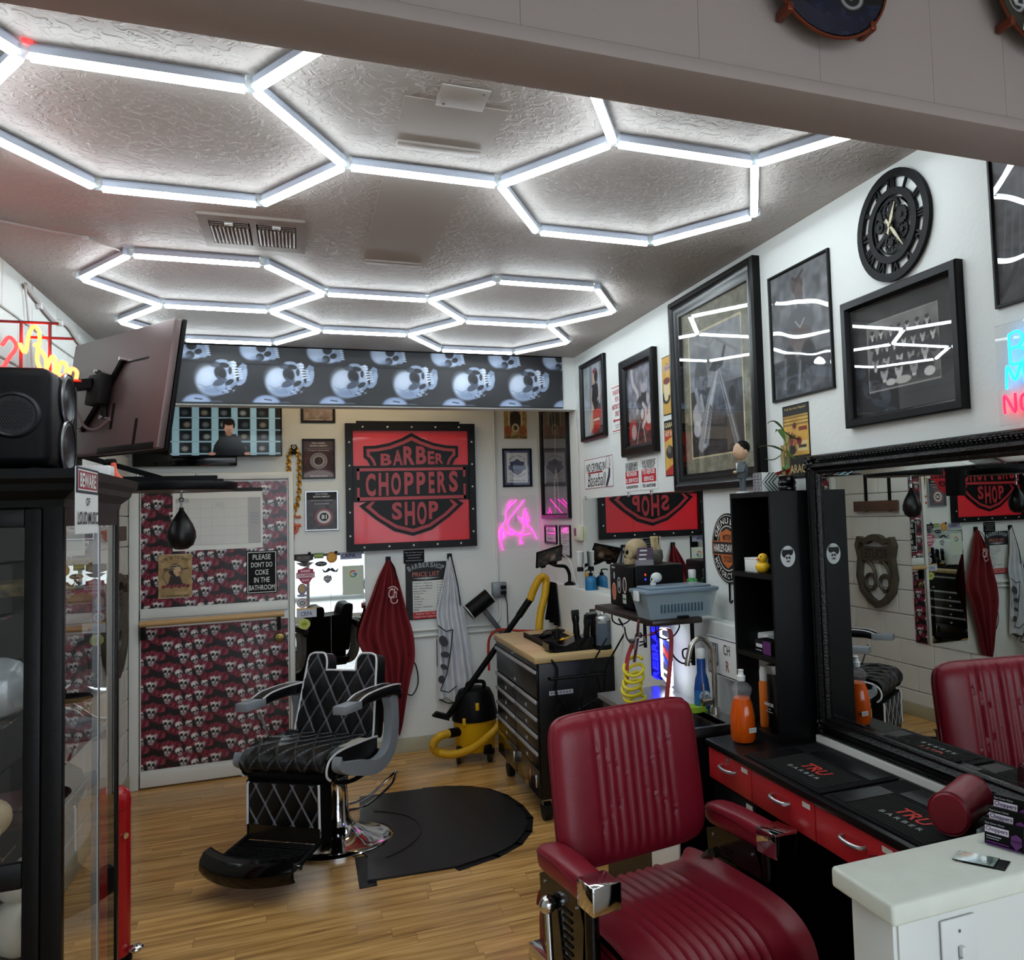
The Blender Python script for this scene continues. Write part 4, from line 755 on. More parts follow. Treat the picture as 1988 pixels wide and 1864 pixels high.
k = Ink(.0034); k.frame(-.322, -.112, .322, .112, .004, '#8c2c34'); k.text('NO CRYING IN', -.055, .045, .44, .062, '#1b1b1d', .01).rect(-.24, .0, .1, .012, '#9c2f36').text('Baseball', -.04, -.05, .42, .095, '#1b1b1d', -.005, .3).poly([(.16, -.105), (.22, -.03), (.24, .02), (.27, .02), (.26, -.04), (.2, -.105)], '#262a3c').ell(.225, .065, .045, .045, '#e4e4e0').ring(.225, .065, .042, .046, '#2a2a2c').stroke([(.2, .09), (.21, .065), (.2, .04)], .005, '#b03a40').stroke([(.25, .09), (.24, .065), (.25, .04)], .005, '#b03a40')
board('baseball_sign', 'white NO CRYING IN BASEBALL sign above the wall mirror', onright(5.0936, 1.9707), .65, .23, .003, k)
for lab, y_, lines in (('Spanish red and white refusal of service sign', 4.502, ('NOS RESERVAMOS', 'EL DERECHO A', 'RECHAZAR', 'EL SERVICIO', 'A CUALQUIER PERSONA')), ('WE RESERVE THE RIGHT TO REFUSE SERVICE sign in English', 4.249, ('WE RESERVE', 'THE RIGHT', 'TO REFUSE', 'SERVICE', 'TO ANYONE'))):
    k = Ink(.0034); k.rect(-.125, .086, .125, .09, '#8a8d92').rect(-.12, -.052, .12, .03, '#b5262f')
    for i, s_ in enumerate(lines): k.text(s_, 0, (.071, .045, .013, -.03, -.074)[i], min(.225, .023*len(s_)) if i != 4 else .22, .022 if i in (1, 4) else .028, '#e6e3e0' if i in (2, 3) else '#35363a', .025)
    board('refuse_service_sign', lab, onright(y_, 1.92), .28, .2, .003, k)
# frameless wall mirror in two panes over the ledge
t = T('wall_mirror', 'frameless wall mirror in two panes above the ledge', 'mirror', mat=onright(4.5147, 1.5291, 0.0009)); 
for a, b in ((-1.063, .0135), (.0155, 1.063)): O('mirror_pane', MB().box(a, b, -.325, .33, 0, .005), 'mirror', t)
O('edge_strip', MB().box(1.063, 1.075, -.325, .33, 0, .006), 'black', t)
for q in (-.98, -.05, .35): O('clip', MB().rbox(q-.012, q+.012, .32, .35, .004, .01, .002), 'chrome', t)
# round motorcycle sign
t = T('round_motorcycle_sign', 'round black and orange GENUINE HARLEY-DAVIDSON MOTORCYCLES sign', 'sign', mat=onright(3.3443, 1.542, 0.0009)); O('disc', MB().cyl((0, 0, 0), (0, 0, .01), .18, n=40), 'black', t); k = Ink(.0106)
k.ring(0, 0, .168, .173, '#b9b3a8').ring(0, 0, .112, .118, '#c9c4ba').ell(0, 0, .110, .110, '#141416', 36); k.arc('GENUINE', 0, 0, .142, 2.75, .4, .032, '#d9d6d0', .02); k.arc('MOTORCYCLES', 0, 0, .142, 3.5, 5.93, .03, '#d9d6d0', .02, True)
k.poly([(0, .1), (.05, .085), (.085, .08), (.08, .03), (-.08, .03), (-.085, .08), (-.05, .085)], '#b5602a').poly([(-.08, -.03), (.08, -.03), (.06, -.075), (0, -.105), (-.06, -.075)], '#b5602a').text('MOTOR', 0, .056, .09, .03, '#1a1411', .03).text('CYCLES', 0, -.056, .09, .03, '#1a1411', .03).rect(-.165, -.037, .165, .037, '#b5602a').rect(-.16, -.032, .16, .032, '#161314').text('HARLEY-DAVIDSON', 0, 0, .3, .04, '#e4e0d8', .02); k.obj('lettering', t)
O('hook', MB().tube(smoothpath([(.0, -.178, .008), (.0, -.24, .008), (.01, -.268, .014), (.035, -.275, .02), (.055, -.262, .022)], 5), .005, 6), 'black', t)
# gear clock
def clock():
    t = T('gear_clock', 'large black skeleton gear clock with roman numerals', 'clock', mat=onright(2.128, 2.593, .0034)); R = .205; M('clock_black', '#0a0b0c', .55, spec=.2); M('champagne', '#8f8670', .4, .6)
    def ring(n_, r0, r1, z0, z1, par, c=(0, 0)): return O(n_, MB().lathe([(r0, z0), (r1, z0), (r1, z1), (r0, z1), (r0, z0)], (c[0], c[1], 0), 40, caps=False), 'clock_black', par)
    ring('outer_ring', R-.03, R, 0, .016, t); ring('inner_ring', .112, .138, 0, .016, t); ring('fine_ring', .1, .106, 0, .01, t)
    for i, s_ in enumerate(('XII', 'I', 'II', 'III', 'IV', 'V', 'VI', 'VII', 'VIII', 'IX', 'X', 'XI')):
        a = PI/2-i*PI/6; g = MB(); wd_ = {'I': .007, 'V': .024, 'X': .022}; tot = sum(wd_[c] for c in s_)+.004*(len(s_)-1); x = -tot/2
        for c in s_:
            if c == 'I': g.box(x, x+.007, -.025, .025, .002, .012)
            elif c == 'V': g.box(x, x+.007, -.026, .026, .002, .012, Matrix.Rotation(.33, 3, 'Z')); g.box(x+.013, x+.018, -.026, .026, .002, .012, Matrix.Rotation(-.33, 3, 'Z'))
            else: g.box(x+.007, x+.014, -.027, .027, .002, .012, Matrix.Rotation(.36, 3, 'Z')); g.box(x+.008, x+.013, -.027, .027, .002, .012, Matrix.Rotation(-.36, 3, 'Z'))
            x += wd_[c]+.004
        o = O('numeral', g, 'clock_black', t, loc=(.157*cos(a), .157*sin(a), 0)); o.rotation_euler = (0, 0, a-PI/2)
    def gear(cx, cy, r, nt, z, spokes=4, solid=False):
        out = []
        for i in range(nt):
            for f_, rr in ((0, r), (.45, r), (.5, r*.9), (.95, r*.9)): a = 2*PI*(i+f_)/nt; out.append((rr*cos(a), rr*sin(a)))
        hole = [(r*.72*cos(-2*PI*i/24), r*.72*sin(-2*PI*i/24)) for i in range(24)]
        g = O('gear', MB().prism(out, z, z+.008, None if solid else [hole]), 'clock_black', t, loc=(cx, cy, 0))
        m = MB().cyl((0, 0, z), (0, 0, z+.012), r*.3, n=16)
        if not solid:
            for i in range(spokes): m.box(-r*.75, r*.75, -.005, .005, z+.001, z+.006, Matrix.Rotation(PI*i/spokes, 3, 'Z'))
        O('hub', m, 'clock_black', g)
    gear(.0, .058, .05, 28, .004); gear(-.005, -.062, .043, 26, .004); gear(.06, .022, .034, 14, .01, solid=True); gear(.058, -.032, .032, 22, .006); gear(-.068, .012, .024, 12, .008, solid=True); gear(.0, .0, .04, 30, .002, solid=True)
    O('bridge', MB().prism([(-.1, -.05), (-.04, -.015), (-.03, -.03), (-.1, -.075)], .004, .012).prism([(.02, -.1), (.05, -.06), (.075, -.075), (.06, -.1)], .004, .012).prism([(-.09, .05), (-.05, .03), (-.06, .07), (-.08, .075)], .004, .012).prism([(.05, .085), (.09, .05), (.08, .09)], .004, .01), 'clock_black', t)
    for an, L, w_ in ((1.17, .085, .016), (-.93, .115, .015)):
        o = O('hand', MB().prism([(-.035, -.006), (-.03, .006), (0, .004), (L*.35, w_/2), (L*.6, w_/3), (L, .0015), (L, -.0015), (L*.6, -w_/3), (L*.35, -w_/2), (0, -.004)][::-1], .022, .024), 'champagne', t); o.rotation_euler = (0, 0, an)
    O('hand_cap', MB().cyl((0, 0, .012), (0, 0, .028), .007, n=12), 'champagne', t)
clock()
# neon letters by the frame edge
t = T('blue_red_neon_sign', 'blue and red neon letters on clear acrylic by the mirror', 'neon sign', mat=onright(1.5778, 2.0462, 0.0103)); M('neon_blue', '#35c8ff', .4, emit=4, ecol='#14b4ff'); M('neon_red', '#ff4060', .4, emit=4, ecol='#ff1030')
O('acrylic_sheet', MB().rbox(-.18, .24, -.155, .16, 0, .006, .003, 1), glass_mat('acrylic_clear', refl=.25), t)
def strokes(par, mat_, L, z=.012, r=.0045, sx=1, sy=1, ox=0, oy=0):
    for pts in L: O('neon_tube', MB().tube(smoothpath([(ox+a*sx, oy+b*sy, z) for a, b in pts], 5), r, 6), mat_, par)
strokes(t, 'neon_blue', [[(-.115, .12), (-.115, .03)], [(-.115, .12), (-.08, .125), (-.06, .10), (-.08, .08), (-.11, .078)], [(-.11, .078), (-.07, .075), (-.05, .05), (-.075, .028), (-.115, .03)]])
strokes(t, 'neon_blue', [[(-.135, -.045), (-.128, .025), (-.10, -.02), (-.07, .03), (-.06, -.045)]])
strokes(t, 'neon_red', [[(-.148, -.12), (-.146, -.062), (-.108, -.118), (-.104, -.06)], [(-.05, -.06), (-.08, -.075), (-.08, -.11), (-.05, -.122), (-.02, -.105), (-.02, -.072), (-.05, -.06)]])
# big ornate station mirror, its far edge standing a little off the wall
bm_ = onright(2.047, 1.397, .004)
t = T('ornate_station_mirror', 'large rectangular station mirror in a black ornate moulded frame', 'mirror', mat=bm_); M('ornate_black', '#060607', .22, spec=.35, bump=('noise', 120, .25))
O('frame', frame_mesh(1.45, 1.175, [(0, 0), (0, .022), (.006, .03), (.016, .03), (.022, .022), (.03, .026), (.04, .04), (.052, .042), (.06, .034), (.066, .026), (.074, .024), (.08, .016), (.082, .008)]), 'ornate_black', t)
bw, bh = 1.45-.16, 1.175-.16
O('mirror_glass', frame_mesh(bw+.004, bh+.004, [(0, .0085), (.018, .0105), (.02, .0105)]), 'mirror', t); O('mirror_glass', MB().add([(-bw/2+.02, -bh/2+.02, .0105), (bw/2-.02, -bh/2+.02, .0105), (bw/2-.02, bh/2-.02, .0105), (-bw/2+.02, bh/2-.02, .0105)], [(0, 1, 2, 3)]), 'mirror', t)
for sx in (-1, 1):
    for sy in (-1, 1):
        g = MB()
        for q in range(5): a = q*1.256; g.ball((.022*cos(a), .022*sin(a), .034), .014, .014, .01, 8, 6)
        g.ball((0, 0, .036), .014, .014, .012, 8, 6); O('corner_rosette', g, 'ornate_black', t, loc=(sx*(.725-.04), sy*(.5875-.04), 0))
for e_, n_, ax in ((bh/2+.046, 60, 0), (-bh/2-.046, 60, 0)):
    g = MB()
    for q in range(n_): g.ball((-.62+q*1.24/(n_-1), e_+.012, .03), .009, .005, .006, 6, 4)
    o = O('bead_moulding', g, 'ornate_black', t); o['kind'] = 'stuff'
# ================================================================ left wall pieces that the mirrors show
t = T('route_sign', 'brown metal ROUTE 66 shield on the block wall, seen in the mirror', 'sign', mat=onleft(5.97, 1.14, .002, k=1.08)); M('rust', '#5e5648', .5, .4, vary=(12, '#44403a', .7))
sh = [(-.21, .27), (-.12, .25), (-.06, .28), (0, .29), (.06, .28), (.12, .25), (.21, .27), (.245, .2), (.215, .1), (.24, -.05), (.2, -.17), (.1, -.25), (0, -.29), (-.1, -.25), (-.2, -.17), (-.24, -.05), (-.215, .1), (-.245, .2)]
inn = [(a*.84, b*.84-.0) for a, b in sh if True]
O('rim', MB().prism(sh[::-1], 0, .05, [inn]), 'rust', t); O('crossbar', MB().box(-.2, .2, .08, .19, .01, .03), 'rust', t); k = Ink(.031); k.text('ROUTE', 0, .135, .28, .075, '#2d2a25', .02); k.obj('lettering', t)
for sx in (-1, 1):
    g = MB().tube(smoothpath([(sx*.09+.06*cos(a), -.09+.06*sin(a), .02) for a in [2*PI*i/14 for i in range(14)]], 2, True), .014, 6, True); g.tube(smoothpath([(sx*.09-.06, -.09, .02), (sx*.09-.055, 0, .02), (sx*.09+.0, .065, .02), (sx*.09+.05, .07, .02)], 4), .014, 6); O('digit', g, 'rust', t)
t = T('hanging_plank', 'short brown plank hung on two black straps above the shield sign', 'wall plank', mat=onleft(5.95, 1.69, .002)); M('walnut', '#5a4030', .5, vary=(5, '#3c2a20', .6, (1, 12, 1))); O('plank', MB().rbox(-.29, .29, -.045, .045, .01, .04, .004), 'walnut', t)
for q in (-.17, .15): O('strap', MB().box(q-.018, q+.018, -.05, .42, .0, .008), 'black', t)
t = T('left_wall_mirror', 'tall frameless mirror on the block wall behind the display cabinet', 'mirror', mat=onleft(4.94, 1.32, .002)); O('mirror_glass', MB().box(-.64, .60, -.725, .73, 0, .006), 'mirror', t)
def shield(par, x, y, s, z=.0075):
    k = Ink(z, .0004); P = [(0, .5), (.2, .4), (.42, .36), (.42, .22), (.5, .15), (.5, -.12), (.36, -.16), (.2, -.4), (0, -.5)]; P = P+[(-a, b) for a, b in P[::-1][1:-1]]
    k.poly([(x+a*s, y+b*s) for a, b in P], '#b3202c').rect(x-.46*s, y-.1*s, x+.46*s, y+.12*s, '#1d1014').text('CHOPPERS', x, y+.01*s, .85*s, .17*s, '#c92a36', .03).text('BARBER', x, y+.25*s, .5*s, .15*s, '#1d1014', .03).text('SHOP', x, y-.25*s, .38*s, .15*s, '#1d1014', .03); k.obj('decal', par, label='red shield decal')
shield(t, .18, .60, .3)
# ================================================================ barber chairs
def cushion(w, h, tf, tb, n=7, q=7, disp=None, N=40):
    """Upholstered pad in local x (width), z (height), bulging towards -y; disp(x, z) adds relief on the front."""
    mb = MB()
    for sgn, T_ in ((-1, tf), (1, tb)):
        P = []
        for j in range(N+1):
            r = []
            for i in range(N+1):
                u, v = 2*i/N-1, 2*j/N-1; m = max(abs(u), abs(v))
                if m < 1e-6: x = z = 0
                else:
                    a, b = u/m, v/m; k = m/((abs(a)**n+abs(b)**n)**(1/n)); x, z = a*k, b*k
                hgt = T_*(max(0, 1-m**q))**.5; x *= w/2; z *= h/2
                d = disp(x, z)*(1-m**12) if (disp and sgn < 0) else 0
                r.append(V(x, sgn*(hgt+d), z))
            P.append(r if sgn < 0 else r[::-1])
        mb.grid(P)
    return mb
def outline(w, h, n=7, m=48, s=.985):
    out = []
    for i in range(m):
        a = 2*PI*i/m; c, d = cos(a), sin(a); k = s/((abs(c)**n+abs(d)**n)**(1/n)); out.append((c*k*w/2, d*k*h/2))
    return out
def ribs(half, cw, amp): return lambda x, z: (amp*abs(sin(PI*x/cw))**.6-amp) if abs(x) < half else 0
M('red_leather', '#7e1627', .36, spec=.45, bump=('noise', 220, .06)); M('red_pipe', '#6b1020', .35); M('pole_steel', '#6a6355', .3, .8)
def red_chair():
    t = T('red_barber_chair', 'red leather barber chair with chrome arm caps in front', 'barber chair', (.98, 2.52, 0), math.radians(9))
    bk = O('backrest', cushion(.535, .46, .055, .04, 8, 8, ribs(.145, .0322, .010), 72), 'red_leather', t, SM*1.5, loc=(-.008, .085, .865)); bk.rotation_euler = (math.radians(-9), 0, 0)
    O('piping', MB().tube([V(x, -.012, z) for x, z in outline(.535, .46, 8, 60)], .0055, 6, True), 'red_pipe', bk)
    O('rear_shell', cushion(.53, .455, .0, .065, 8, 8, None, 20), 'red_leather', bk)
    # seat: rolled front edge
    prof = [(.20, .48), (.18, .522), (.12, .536), (.0, .542), (-.15, .542), (-.28, .536), (-.36, .52), (-.415, .488), (-.44, .44), (-.44, .38), (-.425, .34)]
    pp = smoothpath([(0, a, b) for a, b in prof], 5); P = []
    for i, p in enumerate(pp):
        nrm = (pp[min(i+1, len(pp)-1)]-pp[max(i-1, 0)]).normalized(); nv = V(0, nrm.z, -nrm.y)*-1; r = []
        for k in range(97):
            x = -.275+.55*k/96; e = max(0, (abs(x)-.22)/.055); d = ribs(.155, .0345, .008)(x, 0) if .03 < i/len(pp) else 0
            r.append(p+nv*(d-.03*e*e)+V(x, 0, 0))
        P.append(r)
    st = O('seat', MB().grid(P), 'red_leather', t, SM*1.5)
    for sx in (-1, 1):
        O('piping', MB().tube([p+V(sx*.262, 0, -.012) for p in pp], .0055, 6), 'red_pipe', st)
        O('side_panel', MB().prism([(p.y, p.z-.02) for p in pp]+[(-.40, .34), (.2, .38)], -.006, .006).tf(Matrix(((0, 0, 1, sx*.272), (1, 0, 0, 0), (0, 1, 0, 0), (0, 0, 0, 1)))), 'red_leather', st)
    O('seat_base', MB().rbox(-.25, .25, -.36, .2, .34, .44, .02), 'black', t)
    for sx in (-1, 1):
        ar = T('arm', None, None); ar.parent = t; ar.location = (sx*.305, -.06, .70)
        secs = []
        for y_, hw in [(-.165, .040), (-.10, .041), (-.02, .043), (.06, .043), (.10, .040), (.13, .030), (.143, .012)]:
            hz = .037 if y_ < .09 else (.034 if y_ < .12 else (.028 if y_ < .14 else .012)); zt = .012*cos((y_+.02)*6)
            secs.append([V(hw*math.copysign(abs(cos(a))**.5, cos(a)), y_, zt+hz*math.copysign(abs(sin(a))**.6, sin(a))) for a in [2*PI*i/20 for i in range(21)]])
        O('arm_pad', MB().grid(secs), 'red_leather', ar, SM*1.5)
        O('piping', MB().tube(smoothpath([(-.041, -.165, .018), (-.044, -.02, .034), (-.043, .06, .032), (-.03, .13, .02), (0, .146, .016), (.03, .13, .02), (.043, .06, .032), (.044, -.02, .034), (.041, -.165, .018)], 4), .003, 5), 'red_pipe', ar)
        O('arm_cap', MB().rbox(-.043, .043, -.255, -.16, -.028, .046, .004), 'chrome', ar)
        O('arm_plate', MB().prism([(-.13, -.26), (.12, -.26), (.14, -.05), (.08, -.03), (-.12, -.03), (-.15, -.1)], -.02, .02).tf(Matrix(((0, 0, 1, 0), (1, 0, 0, 0), (0, 1, 0, 0), (0, 0, 0, 1)))), 'black_gloss', ar)
        for k in range(7): O('louvre', MB().rbox(-.003, .003, -.03, .03, -.004, .004, .0015, 1), 'black', ar, loc=(-sx*.021, .03, -.09-k*.022)); O('louvre', MB().rbox(-.003, .003, -.03, .03, -.004, .004, .0015, 1), 'black', ar, loc=(sx*.021, -.05, -.09-k*.022))
        for q in ((-.11, -.06), (.1, -.06), (-.11, -.24), (.1, -.24)): O('screw', MB().cyl((-.023, q[0], q[1]), (.023, q[0], q[1]), .005, n=8), 'steel', ar)
        O('arm_post', MB().cyl((0, -.165, -.36), (0, -.16, -.03), .022, .02, 12), 'black_gloss', ar)
        O('side_rail', MB().rbox(-.03, .03, -.36, .22, -.345, -.28, .006), 'chrome', ar)
        O('back_hinge', MB().tube(smoothpath([(-sx*.03, .1, -.12), (-sx*.03, .15, -.16), (-sx*.03, .16, -.22), (-sx*.03, .1, -.3)], 4), .016, 8), 'pole_steel', ar)
    lv = O('lever', MB().cyl((-.355, -.07, .25), (-.345, -.02, .585), .010, n=10), 'chrome', t); O('lever_ball', MB().ball((-.345, -.02, .60), .026), 'chrome', lv)
    O('column', MB().lathe([(.09, .1), (.075, .2), (.07, .4)]), 'black', t); O('base', MB().lathe([(.31, 0), (.31, .012), (.28, .03), (.16, .055), (.1, .1), (.08, .13)], n=36), 'chrome', t)
    O('footrest_bracket', MB().tube([V(-.16, -.40, .42), V(-.16, -.52, .2)], .012, 8).tube([V(.16, -.40, .42), V(.16, -.52, .2)], .012, 8), 'chrome', t); O('footrest', MB().rbox(-.2, .2, -.66, -.48, .16, .19, .01), 'chrome', t)
red_chair()
M('black_leather', '#08080a', .34, spec=.4, bump=('noise', 200, .06)); M('white_pipe', '#d6d6d8', .45); M('chair_grey', '#858b91', .38); M('stitch', '#9da0a6', .7)
def quilt(Pf, u0, u1, v0, v1, nu, nv, cu, cv_, amp, inside=None):
    """Diamond quilted surface and its double stitch lines; Pf(u, v) -> (point, normal)."""
    def puff(u, v): a = u/cu+v/cv_; b = u/cu-v/cv_; return amp*(abs(sin(PI*a))*abs(sin(PI*b)))**.4
    mb = MB(); idx = {}; 
    for j in range(nv+1):
        for i in range(nu+1):
            u = u0+(u1-u0)*i/nu; v = v0+(v1-v0)*j/nv
            if inside and not inside(u, v): continue
            p, n = Pf(u, v); idx[i, j] = len(mb.v); mb.v.append(tuple(p+n*puff(u, v)))
    for j in range(nv):
        for i in range(nu):
            q = [(i, j), (i+1, j), (i+1, j+1), (i, j+1)]
            if all(k in idx for k in q): mb.f.append(tuple(idx[k] for k in q))
    sm = MB(); R = int((abs(u1-u0)/cu+abs(v1-v0)/cv_))+4
    for fam in (1, -1):
        for k in range(-R, R+1):
            for off in (-.035, .035):
                run = []
                for s_ in range(121):
                    v = v0+(v1-v0)*s_/120; u = (k+off-v/cv_*fam)*cu
                    if u0 < u < u1 and (not inside or inside(u, v)): p, n = Pf(u, v); run.append(p+n*(.0012+puff(u, v)*.8))
                    else:
                        if len(run) > 2: sm.tube(run[::2]+run[-1:] if len(run) > 3 else run, .0011, 3, caps=False)
                        run = []
                if len(run) > 2: sm.tube(run[::2]+run[-1:], .0011, 3, caps=False)
    return mb, sm
def pin(pts):
    n = len(pts)
    def f(x, y):
        c = False
        for i in range(n):
            (x0, y0), (x1, y1) = pts[i], pts[i-1]
            if (y0 > y) != (y1 > y) and x < (x1-x0)*(y-y0)/(y1-y0)+x0: c = not c
        return c
    return f
def black_chair():
    t = T('black_barber_chair', 'black quilted barber chair with white piping and grey arms', 'barber chair', (.16, 4.97, 0), math.radians(-37))
    # backrest: outline with a headrest notch, local x and height
    half = [(.09, .348), (.095, .40), (.115, .435), (.15, .44), (.19, .436), (.212, .41), (.222, .30), (.236, .12), (.242, .03), (.236, .0)]
    ol = [(p.x, p.y) for p in smoothpath([(a, b, 0) for a, b in half], 4)]; full = [(-a, b) for a, b in ol[::-1]]+ol     # left side from the bottom, over the notch, to the right
    bk = T('backrest', None, None); bk.parent = t; bk.location = (0, -.03, .565); bk.rotation_euler = (math.radians(-13), 0, 0)
    R90 = Matrix(((1, 0, 0, 0), (0, 0, -1, 0), (0, 1, 0, 0), (0, 0, 0, 1)))
    O('back_pad', MB().prism(full, -.085, .0).tf(R90), 'black_leather', bk); ins = pin([(a*.985, b*.985+.003) for a, b in full])
    q, s_ = quilt(lambda u, v: (V(u, -.001, v), V(0, -1, 0)), -.245, .245, 0, .45, 110, 110, .105, .17, .009, ins); O('quilted_front', q, 'black_leather', bk, SM*2); o = O('stitching', s_, 'stitch', bk); o['kind'] = 'stuff'
    O('piping', MB().tube([V(a, -.004, b) for a, b in full], .006, 6), 'white_pipe', bk)
    # seat
    prof = [(.0, .585), (-.06, .592), (-.2, .598), (-.3, .6), (-.37, .592), (-.415, .57), (-.435, .535), (-.43, .50), (-.405, .478)]
    pp = smoothpath([(0, a, b) for a, b in prof], 8); L = [0]
    for a, b in zip(pp, pp[1:]): L.append(L[-1]+(b-a).length)
    def Pf(u, v):
        v = min(max(v, 0), L[-1]-1e-5); i = max(k for k in range(len(L)) if L[k] <= v); i = min(i, len(pp)-2); f = (v-L[i])/(L[i+1]-L[i]); d = (pp[i+1]-pp[i]).normalized()
        n = V(0, d.z, -d.y)*-1; e = max(0, (abs(u)-.2)/.05); return pp[i].lerp(pp[i+1], f)+V(u, 0, 0)+n*(-.02*e*e), n
    q, s_ = quilt(Pf, -.245, .245, 0, L[-1], 90, 90, .105, .17, .009); st = O('seat', q, 'black_leather', t, SM*2); o = O('stitching', s_, 'stitch', st); o['kind'] = 'stuff'
    for sx in (-1, 1):
        O('piping', MB().tube([p+V(sx*.247, 0, -.018) for p in pp], .006, 6), 'white_pipe', st)
        O('side_panel', MB().prism([(p.y, p.z-.016) for p in pp]+[(-.38, .47), (0, .47)], -.004, .004).tf(Matrix(((0, 0, 1, sx*.243), (1, 0, 0, 0), (0, 1, 0, 0), (0, 0, 0, 1)))), 'black_leather', st)
    O('seat_pan', MB().rbox(-.24, .24, -.40, .06, .44, .49, .012), 'black', t)
    # arms
    for sx in (-1, 1):
        A = T('arm', None, None); A.parent = t; A.location = (sx*.285, 0, 0)
        fr = [(-.40, .575), (-.385, .545), (-.30, .525), (-.18, .50), (-.09, .475), (-.0, .50), (.04, .58), (.045, .70), (.03, .765), (.10, .765), (.115, .68), (.11, .56), (.07, .47), (.0, .42), (-.1, .405), (-.22, .43), (-.36, .48), (-.415, .52)]
        O('side_frame', MB().prism([(p.x, p.y) for p in smoothpath([(a, b, 0) for a, b in fr], 3, True)], -.024, .024).tf(Matrix(((0, 0, 1, 0), (1, 0, 0, 0), (0, 1, 0, 0), (0, 0, 0, 1)))), 'chair_grey', A)
        O('arm_cap', MB().rbox(-.036, .036, -.385, -.24, .77, .812, .004), 'chair_grey', A)
        secs = []
        for y_, z_, hw, hz in [(-.27, .79, .034, .026), (-.2, .806, .037, .03), (-.08, .81, .038, .032), (.04, .806, .038, .032), (.12, .79, .036, .034), (.145, .765, .028, .03)]: secs.append([V(hw*math.copysign(abs(cos(a))**.5, cos(a)), y_, z_+hz*math.copysign(abs(sin(a))**.6, sin(a))) for a in [2*PI*i/18 for i in range(19)]])
        mb = MB().grid(secs); mb.f.append(tuple(range(len(mb.v)-19, len(mb.v)-1))); O('arm_pad', mb, 'black_leather', A, SM*1.5)
        O('piping', MB().tube(smoothpath([(-.034, -.265, .81), (-.036, -.2, .83), (-.037, -.08, .836), (-.037, .04, .832), (-.034, .12, .82), (0, .146, .80), (.034, .12, .82), (.037, .04, .832), (.037, -.08, .836), (.036, -.2, .83), (.034, -.265, .81)], 3), .0045, 5), 'white_pipe', A)
        O('support_arm', MB().tube(smoothpath([(-sx*.03, -.35, .49), (-sx*.04, -.36, .44), (-sx*.05, -.2, .40), (-sx*.04, .0, .42)], 4), .012, 6), 'black', A)
    # leg rest, plate and foot plate
    lr = T('leg_rest', None, None); lr.parent = t
    O('leg_pad', MB().rbox(-.205, .205, -.43, -.375, .235, .445, .012), 'black_leather', lr); q, s_ = quilt(lambda u, v: (V(u, -.431-.1*(.44-v)*0, v), V(0, -1, 0)), -.195, .195, .24, .44, 70, 40, .105, .17, .007); O('quilted_front', q, 'black_leather', lr, SM*2); o = O('stitching', s_, 'stitch', lr); o['kind'] = 'stuff'
    for sx in (-1, 1): O('piping', MB().tube([V(sx*.2, -.432, .445), V(sx*.204, -.436, .43), V(sx*.206, -.436, .24)], .006, 6), 'white_pipe', lr); O('leg_frame', MB().box(sx*.213-.006, sx*.213+.006, -.425, -.36, .16, .45), 'black', lr)
    O('kick_plate', MB().box(-.2, .2, -.432, -.426, .165, .238), M('bronze_plate', '#4a4438', .22, .8), lr)
    sl = smoothpath([(0, -.44, .165), (0, -.56, .158), (0, -.70, .165)], 6); O('foot_plate', MB().grid([[p+V(x, 0, 0) for x in (-.205, .205)] for p in sl]).grid([[p+V(x, 0, -.012) for x in (.205, -.205)] for p in sl]), 'black', lr)
    for k in range(12): O('foot_rib', MB().rbox(-.195, .195, -.004, .004, 0, .006, .002, 1), 'black', lr, loc=(0, -.46-k*.019, .163 if k < 3 else .16))
    P = []
    for a, zz in ((-.70, .185), (-.735, .18), (-.76, .15), (-.765, .11), (-.745, .075)): P.append([V(x, a+.06*(x/.25)**2, zz+.015*(abs(x)/.25)**2) for x in [(-.25+.5*i/16) for i in range(17)]])
    O('foot_guard', MB().grid(P), 'black_gloss', lr); O('guard_back', MB().grid([[p+V(0, .012, 0) for p in r[::-1]] for r in P]), 'black', lr)
    for sx in (-1, 1): O('foot_bracket', MB().tube([V(sx*.205, -.42, .18), V(sx*.215, -.6, .135), V(sx*.2, -.72, .12)], .014, 6), 'black', lr); O('bolt', MB().cyl((sx*.22, -.62, .135), (sx*.24, -.62, .135), .013, n=10), 'chrome', lr); O('foot_stop', MB().cyl((sx*.17, -.6, .07), (sx*.17, -.6, .12), .012, n=8), 'rubber', lr)
    # column, base, levers
    O('column', MB().lathe([(.085, .09), (.06, .13), (.052, .3), (.06, .36), (.1, .40)], n=28), 'chrome', t); O('base', MB().lathe([(.275, 0), (.275, .012), (.262, .022), (.23, .03), (.15, .05), (.095, .085), (.08, .1)], n=56), 'chrome', t)
    O('pump_lever', MB().tube(smoothpath([(.05, .03, .16), (.12, .09, .17), (.21, .17, .25), (.235, .195, .31), (.225, .205, .32), (.19, .17, .28), (.10, .12, .20), (.03, .06, .18)], 4), .007, 8), 'chrome', t)
    O('recline_lever', MB().tube([V(-.30, -.14, .56), V(-.335, -.19, .72)], .007, 8), 'chrome', t)
black_chair()
